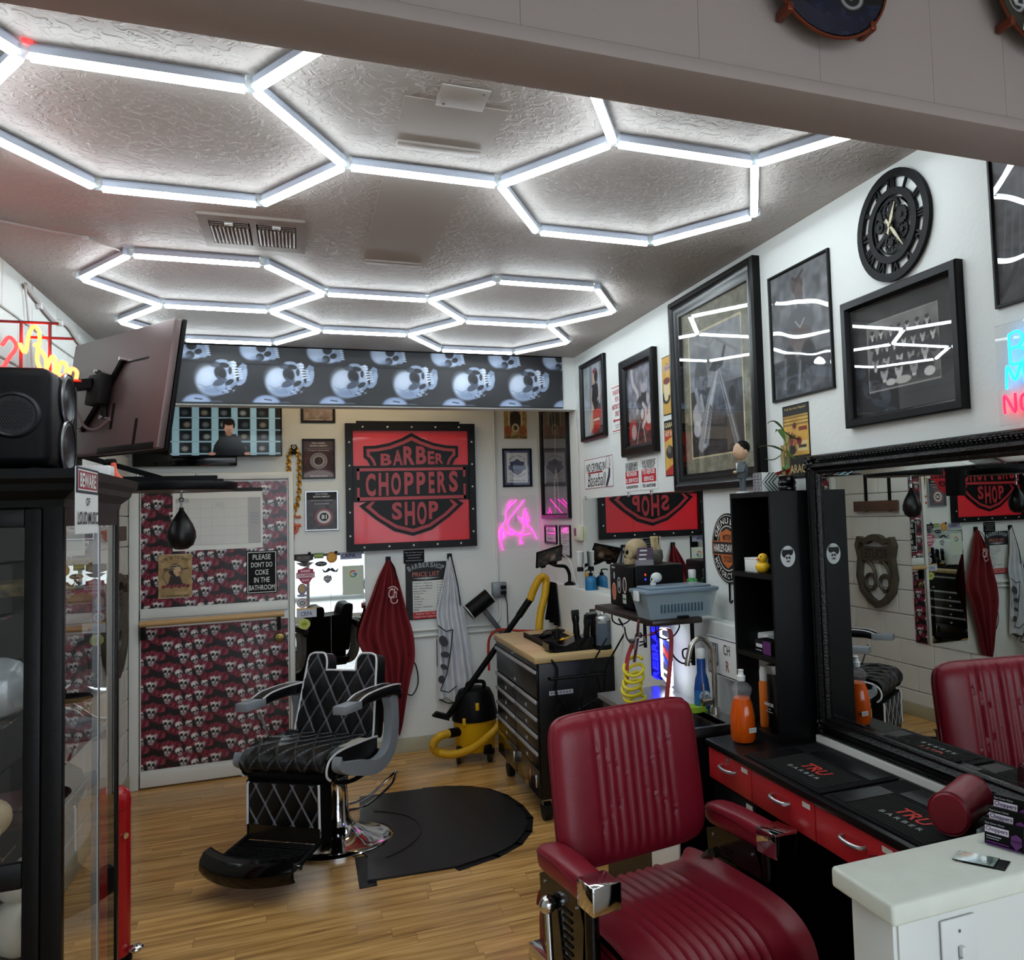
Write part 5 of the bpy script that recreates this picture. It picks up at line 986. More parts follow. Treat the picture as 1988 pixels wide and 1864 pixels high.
# floor mat, D-shaped with a notch at the chair base, edges taped down
M('mat_rubber', '#17181a', .42, spec=.4, bump=('noise', 160, .1)); mt = T('floor_mat', 'black D-shaped rubber floor mat taped around the black chair', 'floor mat', (0, 0, 0))
edge = [(.29, 4.36), (.69, 4.33), (.93, 4.42), (1.06, 4.56), (1.15, 4.78), (1.155, 5.05), (1.10, 5.32), (1.0, 5.49), (.85, 5.60), (.70, 5.635), (.31, 5.67), (.30, 5.32)]
sm_ = [(p.x, p.y) for p in smoothpath([(a, b, 0) for a, b in edge[1:10]], 5)]; cut = [(.16+.284*cos(a), 4.97+.284*sin(a)) for a in [1.15-2.3*i/14 for i in range(15)]]
ring = [(.27, 4.36)]+sm_+[(.31, 5.67), (.29, 5.27)]+cut+[(.29, 4.67)]
O('sheet', MB().prism(ring, .0008, .011), 'mat_rubber', mt); O('raised_ring', MB().tube([V(.16+.43*cos(a), 4.97+.43*sin(a), .0105) for a in [1.05-2.1*i/30 for i in range(31)]], .006, 6), 'mat_rubber', mt)
M('tape', '#0c0c0e', .5, spec=.3)
for i, (a, b) in enumerate(zip(sm_[::4], sm_[4::4])):
    d = V(b[0]-a[0], b[1]-a[1], 0); L_ = d.length+.03; o = O('tape_strip', MB().rbox(-L_/2, L_/2, -.04, .02, .0, .0022, .0008, 1), 'tape', mt, loc=((a[0]+b[0])/2, (a[1]+b[1])/2, .0108 if i % 2 else .0112)); o.rotation_euler = (0, 0, math.atan2(d.y, d.x)); o.location.z = .0006
O('tape_strip', MB().box(.23, .31, 4.30, 4.70, .0004, .0016), 'tape', mt)
KS = KR
# ================================================================ station desk, bookcase and what stands on them
M('lam_black', '#09090b', .35, spec=.28); M('drawer_red', '#b5242a', .38); M('handle_steel', '#b4b4b6', .3, .9); M('label_white', '#d9d9d4', .5)
dk = T('station_desk', 'long black station desk with three red drawers', 'desk', (0, 0, 0.2455))
O('top', MB().rbox(1.605, 2.032, 1.605, 3.375, .70, .728, .004), 'lam_black', dk); O('carcass', MB().box(1.64, 2.025, 1.605, 3.37, .56, .70), 'lam_black', dk)
O('side_cabinet', MB().box(1.645, 2.025, 2.99, 3.37, -0.2863, .56), 'lam_black', dk); O('end_panel', MB().box(1.63, 2.025, 1.62, 1.66, -0.2863, .56), 'lam_black', dk); O('back_panel', MB().box(2.005, 2.025, 1.66, 2.99, -0.2863, .56), 'lam_black', dk); O('middle_panel', MB().box(1.70, 2.005, 2.28, 2.32, -0.2863, .56), 'lam_black', dk)
for i, (a, b) in enumerate(((3.0, 3.372), (2.552, 2.995), (2.108, 2.547))):
    d = O('drawer', MB().rbox(1.618, 1.64, a, b, .565, .695, .003), 'drawer_red', dk); c = (a+b)/2
    O('handle', MB().tube(smoothpath([(1.618, c-.06, .645), (1.598, c-.05, .645), (1.592, c, .643), (1.598, c+.05, .645), (1.618, c+.06, .645)], 4), .007, 8), 'handle_steel', d)
    O('name_tag', MB().box(1.6168, 1.6178, a+.025, a+.075, .665, .683), 'label_white', d)
    if i == 0: O('lock', MB().cyl((1.612, c+.0, .68), (1.62, c+.0, .68), .009, n=12), 'chrome', d)
    if i == 2: k = Ink(.0); k.poly([(-.04, .02), (0, .035), (.04, .02), (.045, -.01), (0, -.04), (-.045, -.01)], '#5a1418').text('CHOPPERS', 0, 0, .07, .014, '#1a0a0c', .02); o = k.obj('decal', d); LATER.append((o, onright((a+.10)*KR, 0.7685, 0, 1.387)))
O('lower_drawer', MB().rbox(1.632, 1.645, 3.0, 3.365, .30, .553, .003), 'lam_black', dk); O('name_tag', MB().box(1.630, 1.632, 3.02, 3.07, .52, .54), 'label_white', dk)
mats = []
for i, (c, lab) in enumerate(((2.80, 'ribbed black TRU BARBER station mat under the mirror, beside the soap'), (2.25, 'ribbed black TRU BARBER station mat next to the red headrest'))):
    t = T('station_mat', lab, 'station mat', mat=flat(1.5435, c*KR, 0.8701, -PI/2, KR), group='station mats'); O('sheet', MB().rbox(-.265, .265, -.17, .17, 0, .006, .002), 'black_matte', t)
    for k in range(15): O('rib', MB().box(-.15, .23, -.0025, .0025, 0, .003), 'rubber', t, loc=(0, -.15+k*.0125, .006))
    O('tray_well', MB().box(-.25, -.165, -.15, .05, .006, .0075), 'lam_black', t); O('tray_well', MB().box(-.15, .24, .06, .155, .006, .0075), 'lam_black', t)
    k = Ink(.0095); k.text('TRU', .05, -.04, .15, .055, '#c8362f', .02, .15).text('B A R B E R', .05, -.095, .2, .02, '#8e9696', .02); k.obj('lettering', t)
O('mirror_rail', MB().box(1.99, 2.031, 1.62, 3.1, .7285, .755), 'trim_paint', dk)
bc = T('black_bookcase', 'tall narrow black shelf unit standing on the desk', 'bookcase', (0, 0, 0.2455)); x0, x1, y0, y1, z0, z1 = 1.83, 2.031, 3.122, 3.485, .7285, 1.785
O('side_panel', MB().box(x0, x1, y0, y0+.016, z0, z1), 'lam_black', bc); O('side_panel', MB().box(x0, x1, y1-.016, y1, z0, z1), 'lam_black', bc); O('back_panel', MB().box(x1-.006, x1, y0+.016, y1-.016, z0, z1), 'lam_black', bc)
for z in (1.769, 1.415, 1.063, .735): O('shelf', MB().box(x0, x1-.006, y0+.0165, y1-.0165, z-.006, z+.0155), 'lam_black', bc)
k = Ink(.0005); k.ell(0, 0, .036, .045, '#dfe3e2').ell(-.012, .014, .018, .02, '#101012').ell(.014, .02, .013, .016, '#101012').ell(0, -.01, .016, .018, '#d8d8d8').ell(-.006, -.006, .005, .006, '#0c0c0c').ell(.007, -.006, .005, .006, '#0c0c0c').rect(-.02, .028, .02, .034, '#d8d8d8'); k.rect(-.008, -.024, .008, -.018, '#222222'); o = k.obj('skull_sticker', bc, label='round black and white skull sticker'); LATER.append((o, onback(1.6335, 1.5369, 0, (y0-.0003)*KR, KR)))
# things in and on the bookcase
def bottle_thing(name, label, loc, parts, cat='bottle', n=24):
    t = T(name, label, cat, loc)
    for pn, prof, m in parts: O(pn, MB().lathe(prof, n=n), m, t, SM*1.2)
    return t
M('duck_yellow', '#e0b21a', .4); M('orange', '#d06a1e', .4); M('clear_tint', '#d7dcdb', .08, trans=.9)
t = T('rubber_duck', 'yellow rubber duck on the middle bookcase shelf', 'rubber duck', (1.5967, 2.7972, 1.4724)); O('body', MB().ball((0, 0, .026), .032, .036, .027).ball((0, .028, .036), .014, .018, .014), 'duck_yellow', t); O('head', MB().ball((-.004, -.008, .066), .022, .022, .021), 'duck_yellow', t); O('beak', MB().ball((-.026, -.006, .062), .009, .009, .004), 'orange', t)
for s_ in (-1, 1): O('eye', MB().ball((-.019, -.008+s_*.012, .073), .003), 'black', t)
t = T('white_card_box', 'small white box beside the rubber duck', 'box', (1.6164, 2.8812, 1.4724)); O('body', MB().rbox(-.03, .03, -.055, .055, 0, .055, .002), 'white', t); O('lid', MB().rbox(-.031, .031, -.056, .056, .055, .062, .002), 'white', t)
bottle_thing('paper_cup_dispenser', 'flared white paper cup above the rubber duck', (1.6593, 2.7740, 1.4724), (('holder', [(.0, 0), (.028, 0), (.03, .08), (.022, .085)], 'black'), ('cup', [(.021, .075), (.025, .12), (.036, .165), (.044, .185), (.042, .185), (.034, .164), (.022, .12)], 'white_plastic')), 'cup')
t = T('black_clipper_box', 'black and purple box on the lower bookcase shelf', 'box', (1.6121, 2.804, 1.1705)); O('carton', MB().rbox(-.03, .03, -.07, .07, 0, .06, .002), 'black', t); k = Ink(.0004); k.rect(.0, -.028, .068, .028, '#5a2560').rect(-.06, -.003, -.005, .012, '#c9c9cf').rect(-.06, -.018, -.01, -.014, '#a0a0a8'); o = k.obj('lettering', t); LATER.append((o, onright(2.804, 1.1964, 0, 1.5862)))
bottle_thing('spray_can', 'orange and white aerosol can in the bookcase bottom', (1.625, 2.8683, 0.8893), (('body', [(.0, 0), (.026, 0), (.028, .01), (.028, .19), (.02, .21)], 'orange'), ('cap', [(.024, .2), (.024, .245), (.018, .262), (0, .265)], 'white_plastic')), 'spray can')
t = bottle_thing('disinfectant_jar', 'tall black labelled disinfectant jar in the bookcase bottom', (1.6207, 2.774, 0.8893), (('body', [(.0, 0), (.04, 0), (.042, .012), (.042, .245), (.04, .25)], 'black_gloss'), ('lid', [(.042, .25), (.043, .262), (.04, .285), (.012, .292), (.01, .3), (0, .302)], 'steel')), 'jar'); k = Ink(.0); k.text('BARBICIDE', 0, .12, .075, .014, '#d0d4d6', .02).text('Original', 0, .1, .03, .008, '#b9bdc0').rect(-.03, .088, .03, .09, '#b9bdc0'); o = k.obj('lettering', t); LATER.append((o, onright(2.774, 0.8893, 0, 1.5842)))
M('soap_orange', '#cf5208', .1, spec=.5); M('pet_clear', '#cfd5d6', .06, alpha=.12)
t = bottle_thing('dish_soap_bottle', 'clear bottle of orange dish soap on the desk corner', (1.4792, 2.7869, 0.8701), (('liquid', [(.0, .004), (.044, .005), (.05, .02), (.05, .1), (.042, .155), (.032, .185), (0, .187)], 'soap_orange'), ('bottle', [(.036, .183), (.034, .188), (.041, .212), (.043, .225), (.03, .242), (.016, .252), (.014, .262)], 'pet_clear'), ('cap', [(.017, .255), (.018, .275), (.012, .28), (.011, .296), (.013, .3), (.0, .304)], 'white_plastic')))
for c in t.children: c.scale = (1, 1.25, 1)
k = Ink(.0); k.rect(-.016, -.008, .018, .012, '#e4e4e0'); 
for q in range(6): k.rect(-.012+q*.005, -.005, -.0105+q*.005, .009, '#222222')
o = k.obj('price_label', t); LATER.append((o, onback(1.4878, 0.9186, 0, 2.7299, KR)))
t = T('chevron_box', 'small box patterned with green and white chevrons on the bookcase', 'box', (1.6910, 2.9026, 1.7761)); O('carton', MB().rbox(-.05, .05, -.04, .04, 0, .09, .002), 'white', t)
k2 = Ink(.0004)
for q in range(7):
    for s_ in (-1, 1):
        f = lambda a: max(-.05, min(.05, a)); b0, b1 = -.055+q*.018, -.047+q*.018
        k2.poly([(f(b0+.045), s_*.0445), (f(b1+.045), s_*.0445), (f(b1), 0), (f(b0), 0)], '#2c4a48') if f(b0+.045) < .05 else None
o = k2.obj('pattern', t); LATER.append((o, onback(1.6910, 1.8147, 0, 2.8682, KR)))
k = Ink(.0004); k.rect(-.04, -.044, .04, .044, '#5a5f62')
for q in range(3): k.rect(-.036, -.04+q*.028, .036, -.016+q*.028, '#a8a2aa'); k.rect(-.028, -.036+q*.028, -.008, -.02+q*.028, '#7c767e').rect(.002, -.036+q*.028, .022, -.02+q*.028, '#7c767e')
o = k.obj('lettering', t); LATER.append((o, onright(2.9026, 1.8147, 0, 1.6479)))
t = T('bobblehead_figurine', 'small big-headed figurine in a grey suit on the bookcase', 'figurine', (1.6138, 2.9584, 1.7761)); M('skin_paint', '#c9a587', .45); M('suit_grey', '#4c555b', .5)
O('pedestal', MB().lathe([(.0, 0), (.032, 0), (.032, .008), (0, .009)]), 'white', t); O('torso', MB().lathe([(.0, .07), (.022, .07), (.026, .1), (.028, .125), (.014, .146), (0, .148)]), 'suit_grey', t); O('legs', MB().cyl((0, -.009, .008), (0, -.01, .075), .009, .011).cyl((0, .009, .008), (0, .01, .075), .009, .011), 'suit_grey', t)
O('arms', MB().tube([V(0, -.027, .13), V(-.012, -.032, .1), V(-.034, -.012, .098)], .008, 8).tube([V(0, .027, .13), V(-.012, .032, .1), V(-.034, .012, .098)], .008, 8), 'suit_grey', t); O('shirt', MB().prism([(-.008, 0), (.008, 0), (0, -.03)][::-1], 0, .002).tf(Matrix(((0, 0, -1, -.0265), (-1, 0, 0, 0), (0, 1, 0, .14), (0, 0, 0, 1)))), 'white', t); O('hands', MB().ball((-.036, 0, .098), .01, .014, .007), 'skin_paint', t); hd_ = O('head', MB().ball((-.004, 0, .195), .036, .034, .044), 'skin_paint', t); O('hair', MB().ball((.006, 0, .212), .036, .036, .034), 'black', hd_)
for s_ in (-1, 1): O('ear', MB().ball((.004, s_*.035, .19), .007, .005, .01), 'skin_paint', hd_)
O('nose', MB().ball((-.041, 0, .188), .007, .005, .008), 'skin_paint', hd_)
t = T('bamboo_plant', 'lucky bamboo in a black vase on the bookcase corner', 'plant', (1.685, 2.744, 1.7761)); M('leaf_green', '#4b6b34', .45); M('stalk', '#9a8a58', .5); M('petal_red', '#b3201f', .45)
O('vase', MB().lathe([(.0, 0), (.036, 0), (.04, .012), (.036, .022), (.041, .035), (.036, .048), (.039, .062), (.034, .066), (.0, .06)]), 'black_gloss', t)
for q in ((-.01, .0, .15), (.012, .006, .21), (-.016, -.008, .11)): O('stalk', MB().tube([V(q[0], q[1], .05), V(q[0]*1.2, q[1], .05+q[2]*.5), V(q[0]*1.5, q[1]*1.2, .05+q[2])], .009, 8), 'stalk', t)
def leaf(a, L, z, dz, w_=.016):
    P = []
    for i in range(7): f = i/6; c = V(cos(a)*L*f, sin(a)*L*f, z+dz*sin(f*2.2)); s_ = V(-sin(a), cos(a), 0)*w_*sin(PI*min(f+.06, 1)); P.append([c-s_, c+V(0, 0, -.004), c+s_])
    return MB().grid(P)
for a, L, z, dz in ((3.3, .15, .17, .03), (2.6, .09, .18, -.04), (.4, .08, .2, .05), (5.2, .07, .19, -.05), (1.5, .09, .22, .06), (4.0, .07, .15, -.06), (.0, .09, .26, -.03), (3.0, .08, .26, .05)): O('leaf', leaf(a, L, z, dz), 'leaf_green', t)
for k in range(6): O('red_petal', leaf(2.2+k*.45, .05, .068, .01+.004*k, .012), 'petal_red', t)
# headrest and round black case at the near end of the desk
t = T('red_headrest', 'red leather cylinder headrest lying on the desk', 'headrest', (1.4878, 1.7322, 0.8787), math.radians(28)); O('roll', MB().lathe([(.0, 0), (.055, 0), (.062, .006), (.062, .2), (.055, .206), (0, .206)], (0, 0, .068), 32, 'x'), 'red_leather', t)
for q in (.006, .2): O('seam', MB().tube([V(q, .0625*cos(a), .068+.0625*sin(a)) for a in [2*PI*i/32 for i in range(32)]], .0025, 5, True), 'red_pipe', t)
t = T('round_black_case', 'round black lidded case behind the business cards', 'case', (1.595, 1.56, 0.8701)); O('body', MB().lathe([(.0, 0), (.085, 0), (.09, .01), (.09, .1), (.0, .1)], n=32), 'black', t); O('lid', MB().lathe([(.091, .1), (.092, .12), (.082, .135), (0, .14)], n=32), 'black_gloss', t)
KS = 1.0
# pony wall pieces
t = T('light_switch', 'white toggle switch plate on the half wall', 'light switch', mat=onback(1.036, .9485, .001, 1.2, .839)); O('plate', MB().rbox(-.045, .045, -.068, .068, 0, .006, .003), 'white_plastic', t); O('toggle', MB().rbox(-.005, .005, -.006, .014, .006, .018, .002), 'white_plastic', t); O('slot', MB().box(-.006, .006, -.014, .012, .006, .0065), 'grey', t)
for q in (-.042, .042): O('screw', MB().cyl((0, q, .005), (0, q, .0075), .0035, n=8), 'steel', t)
k = None
t = T('card_holder', 'clear tiered holder of black Choppers business cards on the cap', 'card holder', (1.2266, 1.2627, 1.068), math.radians(-72)); t.scale = (.839,)*3; O('tray', MB().rbox(-.06, .06, -.035, .035, 0, .004, .001).box(-.06, -.057, -.035, .03, .004, .03).box(.057, .06, -.035, .03, .004, .03), 'pet_clear', t)
for i in range(3):
    cd_ = O('card_stack', MB().box(-.045, .045, 0, .012, .003+i*.022, .056+i*.022), 'black', t, loc=(0, -.03+i*.02, 0)); cd_.rotation_euler = (-.12, 0, 0); k = Ink(.0005); k.rect(-.044, -.0, .012, .014, '#d3ccd6').text('Choppers', -.016, .007, .052, .012, '#4c2a55', .02, .12).text('Ryan Corum / Owner', -.02, .0195, .045, .005, '#cfcfd4').rect(-.04, -.008, -.005, -.006, '#b9b9c0').rect(-.04, -.013, -.01, -.011, '#8f8f96')
    k.poly([(.018, .004), (.03, .01), (.042, .004), (.043, -.012), (.03, -.024), (.017, -.012)], '#5a2a66').text('CHOPPERS', .03, -.006, .022, .006, '#2a1030', .02).rect(-.04, -.02, .014, -.018, '#6a2a78'); k.rect(-.042, -.0255, .042, -.023, '#55206a'); o = k.obj('lettering', cd_); o.location = (0, -.0004, .0295+i*.022); o.rotation_euler = (PI/2, 0, 0)
for i, (x_, y_, rz_, lab) in enumerate(((1.134, 1.2266, -1.0, 'dark gift card under a colourful one on the cap'), (1.124, 1.242, -1.0, 'colourful gift card lying on the white cap'))):
    t = T('gift_card', lab, 'card', mat=flat(x_, y_, 1.0682+i*.0018, rz_, .839)); O('body', MB().rbox(-.043, .043, -.027, .027, 0, .0018, .0006, 1), 'black', t)
    if i: cv = Cv(.084, .052, 60, '#7f8f86'); cv.noise(6, .12).ell(.25, .7, .18, .4, '#b98a6a', .8, soft=.5).ell(.4, .3, .2, .3, '#6a8ba0', .8, soft=.5).ell(.8, .5, .12, .5, '#1e3a2c', .9, soft=.4).noise(3, .08); cv.obj('print', t, 'ink_gloss', z=.0021)
# decorative plates on the header
def wplate(label, x, z, r, seed):
    t = T('motorcycle_plate', label, 'plate', mat=onback(x, z, .02, 1.208), group='motorcycle plates on the header'); O('plate', MB().lathe([(.0, .0), (r*.6, 0), (r, .014), (r, .018), (r*.62, .005), (0, .005)], n=48), 'black', t); M('copper_rim', '#7a3a26', .4, .5); O('rim', MB().tube([V(r*cos(a), r*sin(a), .017) for a in [2*PI*i/48 for i in range(48)]], .003, 5, True), 'copper_rim', t)
    cv = Cv(2*r*.97, 2*r*.97, 110, '#0c0d12'); cv.rect(0, 0, 1, .32, '#1a2340' if seed else '#2a3018', .8).noise(5, .05); b = Px(cv, r*.97, r*.97, r)
    for wx in (-.5, .42): b.e(wx, -.25, .24, .24, '#0a0a0a').e(wx, -.25, .2, .2, '#a9a9ad').e(wx, -.25, .15, .15, '#16161a').e(wx, -.25, .05, .05, '#c9c9cc')
    b.g([(-.6, .0), (-.3, .12), (.1, .18), (.35, .1), (.2, -.1), (-.2, -.12)], '#8e3a22' if seed else '#2c3a66').l([(.42, -.25), (.2, .3)], .05, '#b9b9bd').e(-.05, -.2, .2, .12, '#8d8d92').l([(-.5, -.3), (-.1, -.32)], .05, '#b9b9bd').l([(.15, .3), (-.02, .36)], .04, '#a0a0a4')
    cv.fill(((cv.X-.5)**2+(cv.Y-.5)**2) > .245, '#0c0c10'); keep = cv; o = keep.obj('print', t, 'ink_gloss', z=.006, bend=lambda x_, y_: .0135*np.clip((np.hypot(x_, y_)/r-.6)/.4, 0, 1.02)); me = o.data
    bm2 = bmesh.new(); bm2.from_mesh(me); bmesh.ops.delete(bm2, geom=[v for v in bm2.verts if v.co.x**2+v.co.y**2 > (r*.97)**2], context='VERTS'); bm2.to_mesh(me); bm2.free()
    if not seed: k = Ink(.024); k.text('Indian', -.02, -r*.72, .09, .03, '#c9c4b8', .0, .3); k.obj('lettering', t)
    for a in (3.9, 5.5): O('hanger_clip', MB().rbox(-.006, .006, -.008, .008, -.018, .022, .002), 'copper_rim', t, loc=(r*cos(a), r*sin(a), 0))
wplate('round black plate with red motorcycle, hung on the header', 0.85, 2.638, .1175, 1); wplate('round black Indian motorcycle plate at the header corner', 1.344, 2.71, .1175, 0)
# ================================================================ tool chest, sink corner and ledge
tb = T('tool_chest', 'black rolling tool chest with wood top and silver drawer pulls', 'tool chest', (0, 0, 0)); M('chest_black', '#0b0b0d', .3, spec=.4); M('maple', '#c2a878', .4, vary=(5, '#a98d5c', .6, (1, 1, 20)))
x0, x1, y0, y1 = 1.20, 1.67, 4.68, 5.75
O('cabinet', MB().rbox(x0+.012, x1, y0, y1, .135, .885, .006), 'chest_black', tb); O('wood_top', MB().rbox(x0-.012, x1+.005, y0-.012, y1+.012, .886, .922, .004), 'maple', tb, label='pale wood worktop'); O('lid_strip', MB().box(x0+.002, x0+.012, y0, y1, .852, .884), 'chest_black', tb); O('lock', MB().cyl((x0-.004, 5.25, .868), (x0+.004, 5.25, .868), .009, n=12), 'chrome', tb)
ym = (y0+y1)/2
def cdraw(a, b, z0_, z1_):
    d = O('drawer', MB().rbox(x0+.001, x0+.012, a+.006, b-.006, z0_, z1_, .002), 'chest_black', tb); O('pull', MB().rbox(x0-.012, x0+.002, a+.008, b-.008, z1_-.022, z1_-.002, .005), M('pull_silver', '#b9b9bc', .3, .35), d); O('tag', MB().box(x0, x0+.0014, (a+b)/2-.015, (a+b)/2+.015, z0_+.015, z0_+.032), 'label_white', d)
cdraw(y0, y1, .69, .848)
for k in range(4): cdraw(ym, y1, .59-k*.095, .682-k*.095); cdraw(y0, ym, .59-k*.095, .682-k*.095)
for a, b in ((y0, ym), (ym, y1)):
    d = O('door', MB().rbox(x0+.001, x0+.012, a+.006, b-.006, .145, .30, .002), M('smoked', '#1c1812', .15, spec=.6), tb); O('door_pull', MB().rbox(x0-.012, x0+.002, a+.03, a+.045, .2, .27, .004), 'chrome', d)
k = Ink(.0004); k.poly([(0, .06), (.025, 0), (0, -.06), (-.025, 0)], '#b5563a').poly([(0, .035), (.013, 0), (0, -.035), (-.013, 0)], '#d9c0a0'); o = k.obj('diamond_sticker', tb); LATER.append((o, onright(4.88, .24, 0, x0, 1.0)))
for cx in (x0+.06, x1-.06):
    for cy_ in (y0+.09, y1-.09):
        w_ = O('caster', MB().cyl((cx-.02, cy_, .055), (cx+.02, cy_, .055), .055, n=20), 'rubber', tb); O('caster_fork', MB().box(cx-.026, cx+.026, cy_-.02, cy_+.02, .085, .134), 'alu', w_)
# side facing the viewer: power strip, label, cables
O('side_handle', MB().tube([V(1.27, y0-.004, .80), V(1.27, y0-.04, .80), V(1.60, y0-.04, .80), V(1.60, y0-.004, .80)], .008, 8), 'chest_black', tb)
k = Ink(.0005); k.rect(-.07, -.012, .07, .012, '#c9cbd6')
for q in range(7): k.rect(-.062+q*.018, -.006, -.05+q*.018, .006, '#7a7d90')
o = k.obj('side_label', tb); LATER.append((o, onback(1.34, .715, .0, y0-.0005)))
O('outlet', MB().lathe([(.04, 0), (.04, .008), (.03, .012), (0, .012)], n=20).tf(onback(1.34, .62, 0, y0)), 'black', tb); O('power_strip', MB().rbox(1.30, 1.40, y0-.04, y0-.001, .47, .54, .004), 'black', tb); O('pilot_lamp', MB().rbox(1.315, 1.325, y0-.0425, y0-.04, .515, .52, .0008), 'red_glow', tb); O('adapter', MB().lathe([(.055, 0), (.055, .03), (.045, .035), (0, .035)], n=24).tf(onback(1.52, .58, 0, y0)), 'black', tb)
cb = T('cable_tangle', 'tangle of black power cables hanging beside the tool chest', 'cable')
for pts in ([(1.28, 4.655, .905), (1.31, 4.64, .85), (1.30, 4.64, .72), (1.36, 4.63, .62)], [(1.60, 4.62, 1.0), (1.50, 4.6, .86), (1.44, 4.58, .72), (1.43, 4.58, .56), (1.5, 4.57, .48), (1.6, 4.58, .5), (1.72, 4.5, .56)], [(1.7, 4.45, 1.12), (1.63, 4.55, .95), (1.58, 4.6, .82), (1.57, 4.6, .62)], [(1.36, 4.63, .52), (1.4, 4.6, .46), (1.46, 4.6, .52), (1.52, 4.6, .6)], [(1.42, 4.62, .62), (1.5, 4.6, .66), (1.6, 4.6, .7), (1.68, 4.6, .66), (1.7, 4.6, .5)], [(1.53, 4.6, .8), (1.55, 4.6, .7), (1.6, 4.6, .62), (1.58, 4.6, .5), (1.52, 4.6, .44)], [(1.64, 4.52, 1.12), (1.7, 4.5, .98), (1.69, 4.5, .8), (1.72, 4.5, .62)]):
    O('cable_run', MB().tube(smoothpath(pts, 6), .0055, 6), 'black', cb)
# on the chest: tray, clippers, jar
t = T('clipper_tray', 'black rubber tray holding clippers on the tool chest', 'tray', (1.47, 5.14, .922)); O('tray_base', MB().rbox(-.14, .12, -.38, .36, 0, .012, .004), 'black_matte', t); O('tray_rim', MB().box(-.14, -.13, -.38, .36, .012, .03), 'black', t); O('clipper_stand', MB().prism([(-.15, 0), (.15, 0), (.15, .06), (.05, .06), (-.05, .02), (-.15, .04)], -.07, .07).tf(Matrix.Translation((-.02, -.30, .0125)) @ Matrix.Rotation(PI/2, 4, 'X')), 'black_gloss', t)
def clipper(label, x, y, z, h, rz_, mat_, tilt=0.25):
    t = T('hair_clipper', label, 'hair clipper', (x, y, z), rz_); t.rotation_euler = (tilt, 0, rz_); O('body', MB().lathe([(.0, 0), (.016, 0), (.02, .02), (.018, h*.5), (.024, h*.75), (.022, h*.88)], n=14), mat_, t); O('head', MB().prism([(-.022, 0), (.022, 0), (.02, .03), (-.02, .03)], -.01, .01).tf(Matrix.Translation((0, 0, h*.86)) @ Matrix.Rotation(PI/2, 4, 'X')), 'dark_metal', t); O('blade', MB().box(-.02, .02, -.006, -.002, h*.86+.028, h*.86+.042), 'chrome', t)
clipper('black hair clipper standing tallest in the tray', 1.50, 4.87, .99, .145, .2, 'black_gloss', -.1); clipper('chrome faced hair clipper in the middle of the stand', 1.545, 4.83, .985, .125, .4, 'dark_metal', .15); clipper('brown black hair clipper leaning beside the jar', 1.60, 4.86, .985, .12, .1, M('brown_gloss', '#1c1210', .2), .1); clipper('black hair clipper at the chest back edge of the tray', 1.62, 4.92, .985, .13, -.3, 'black', .05)
def lying(name, label, cat, x, y, rz_, L, r, mat_, mat2=None):
    t = T(name, label, cat, (x, y, .9345+r), rz_); O('body', MB().lathe([(r*.5, -L/2), (r, -L/2+.02), (r*.8, 0), (r, L*.3), (r*.9, L/2)], (0, 0, 0), 12, 'x'), mat_, t); O('head', MB().rbox(L/2-.005, L/2+.03, -r*.8, r*.8, -r*.5, r*.5, .003), mat2 or 'dark_metal', t)
lying('gold_trimmer', 'gold trimmer lying on the clipper tray', 'trimmer', 1.47, 5.02, .5, .1, .018, 'gold'); lying('black_trimmer', 'black trimmer with red light lying deep in the tray', 'trimmer', 1.42, 5.3, .9, .13, .018, 'black_gloss', 'red_pipe'); lying('long_trimmer', 'slim black trimmer lying along the tray back edge', 'trimmer', 1.5, 5.42, .2, .12, .017, 'black_gloss'); lying('straight_razor', 'slim dark razor lying at the tray front edge', 'razor', 1.40, 4.98, 1.2, .12, .012, 'black', 'chrome')
t = T('clipper_oil', 'small black spray bottle standing among the clippers', 'bottle', (1.43, 5.05, .9345)); O('body', MB().lathe([(0, 0), (.018, 0), (.018, .06), (.01, .07), (.01, .085)], n=14), 'black', t); O('cap', MB().lathe([(.011, .085), (.011, .1), (0, .102)], n=12), 'brass', t)
M('blue_liquid', '#15466e', .08, trans=.55, spec=.6); M('aqua_liquid', '#2a8fd0', .1, trans=.6)
t = bottle_thing('disinfectant_jar', 'glass jar of dark blue disinfectant at the chest corner', (1.622, 4.745, .922), (('base', [(0, 0), (.048, 0), (.05, .012), (.046, .024), (0, .025)], 'black'), ('liquid', [(0, .026), (.04, .026), (.041, .15), (0, .151)], 'blue_liquid'), ('glass', [(.0435, .026), (.0435, .165), (.04, .17)], 'pet_clear'), ('lid', [(.045, .166), (.045, .18), (.034, .193), (.012, .2), (.008, .215), (0, .22)], 'steel')), 'jar')
KS = KR
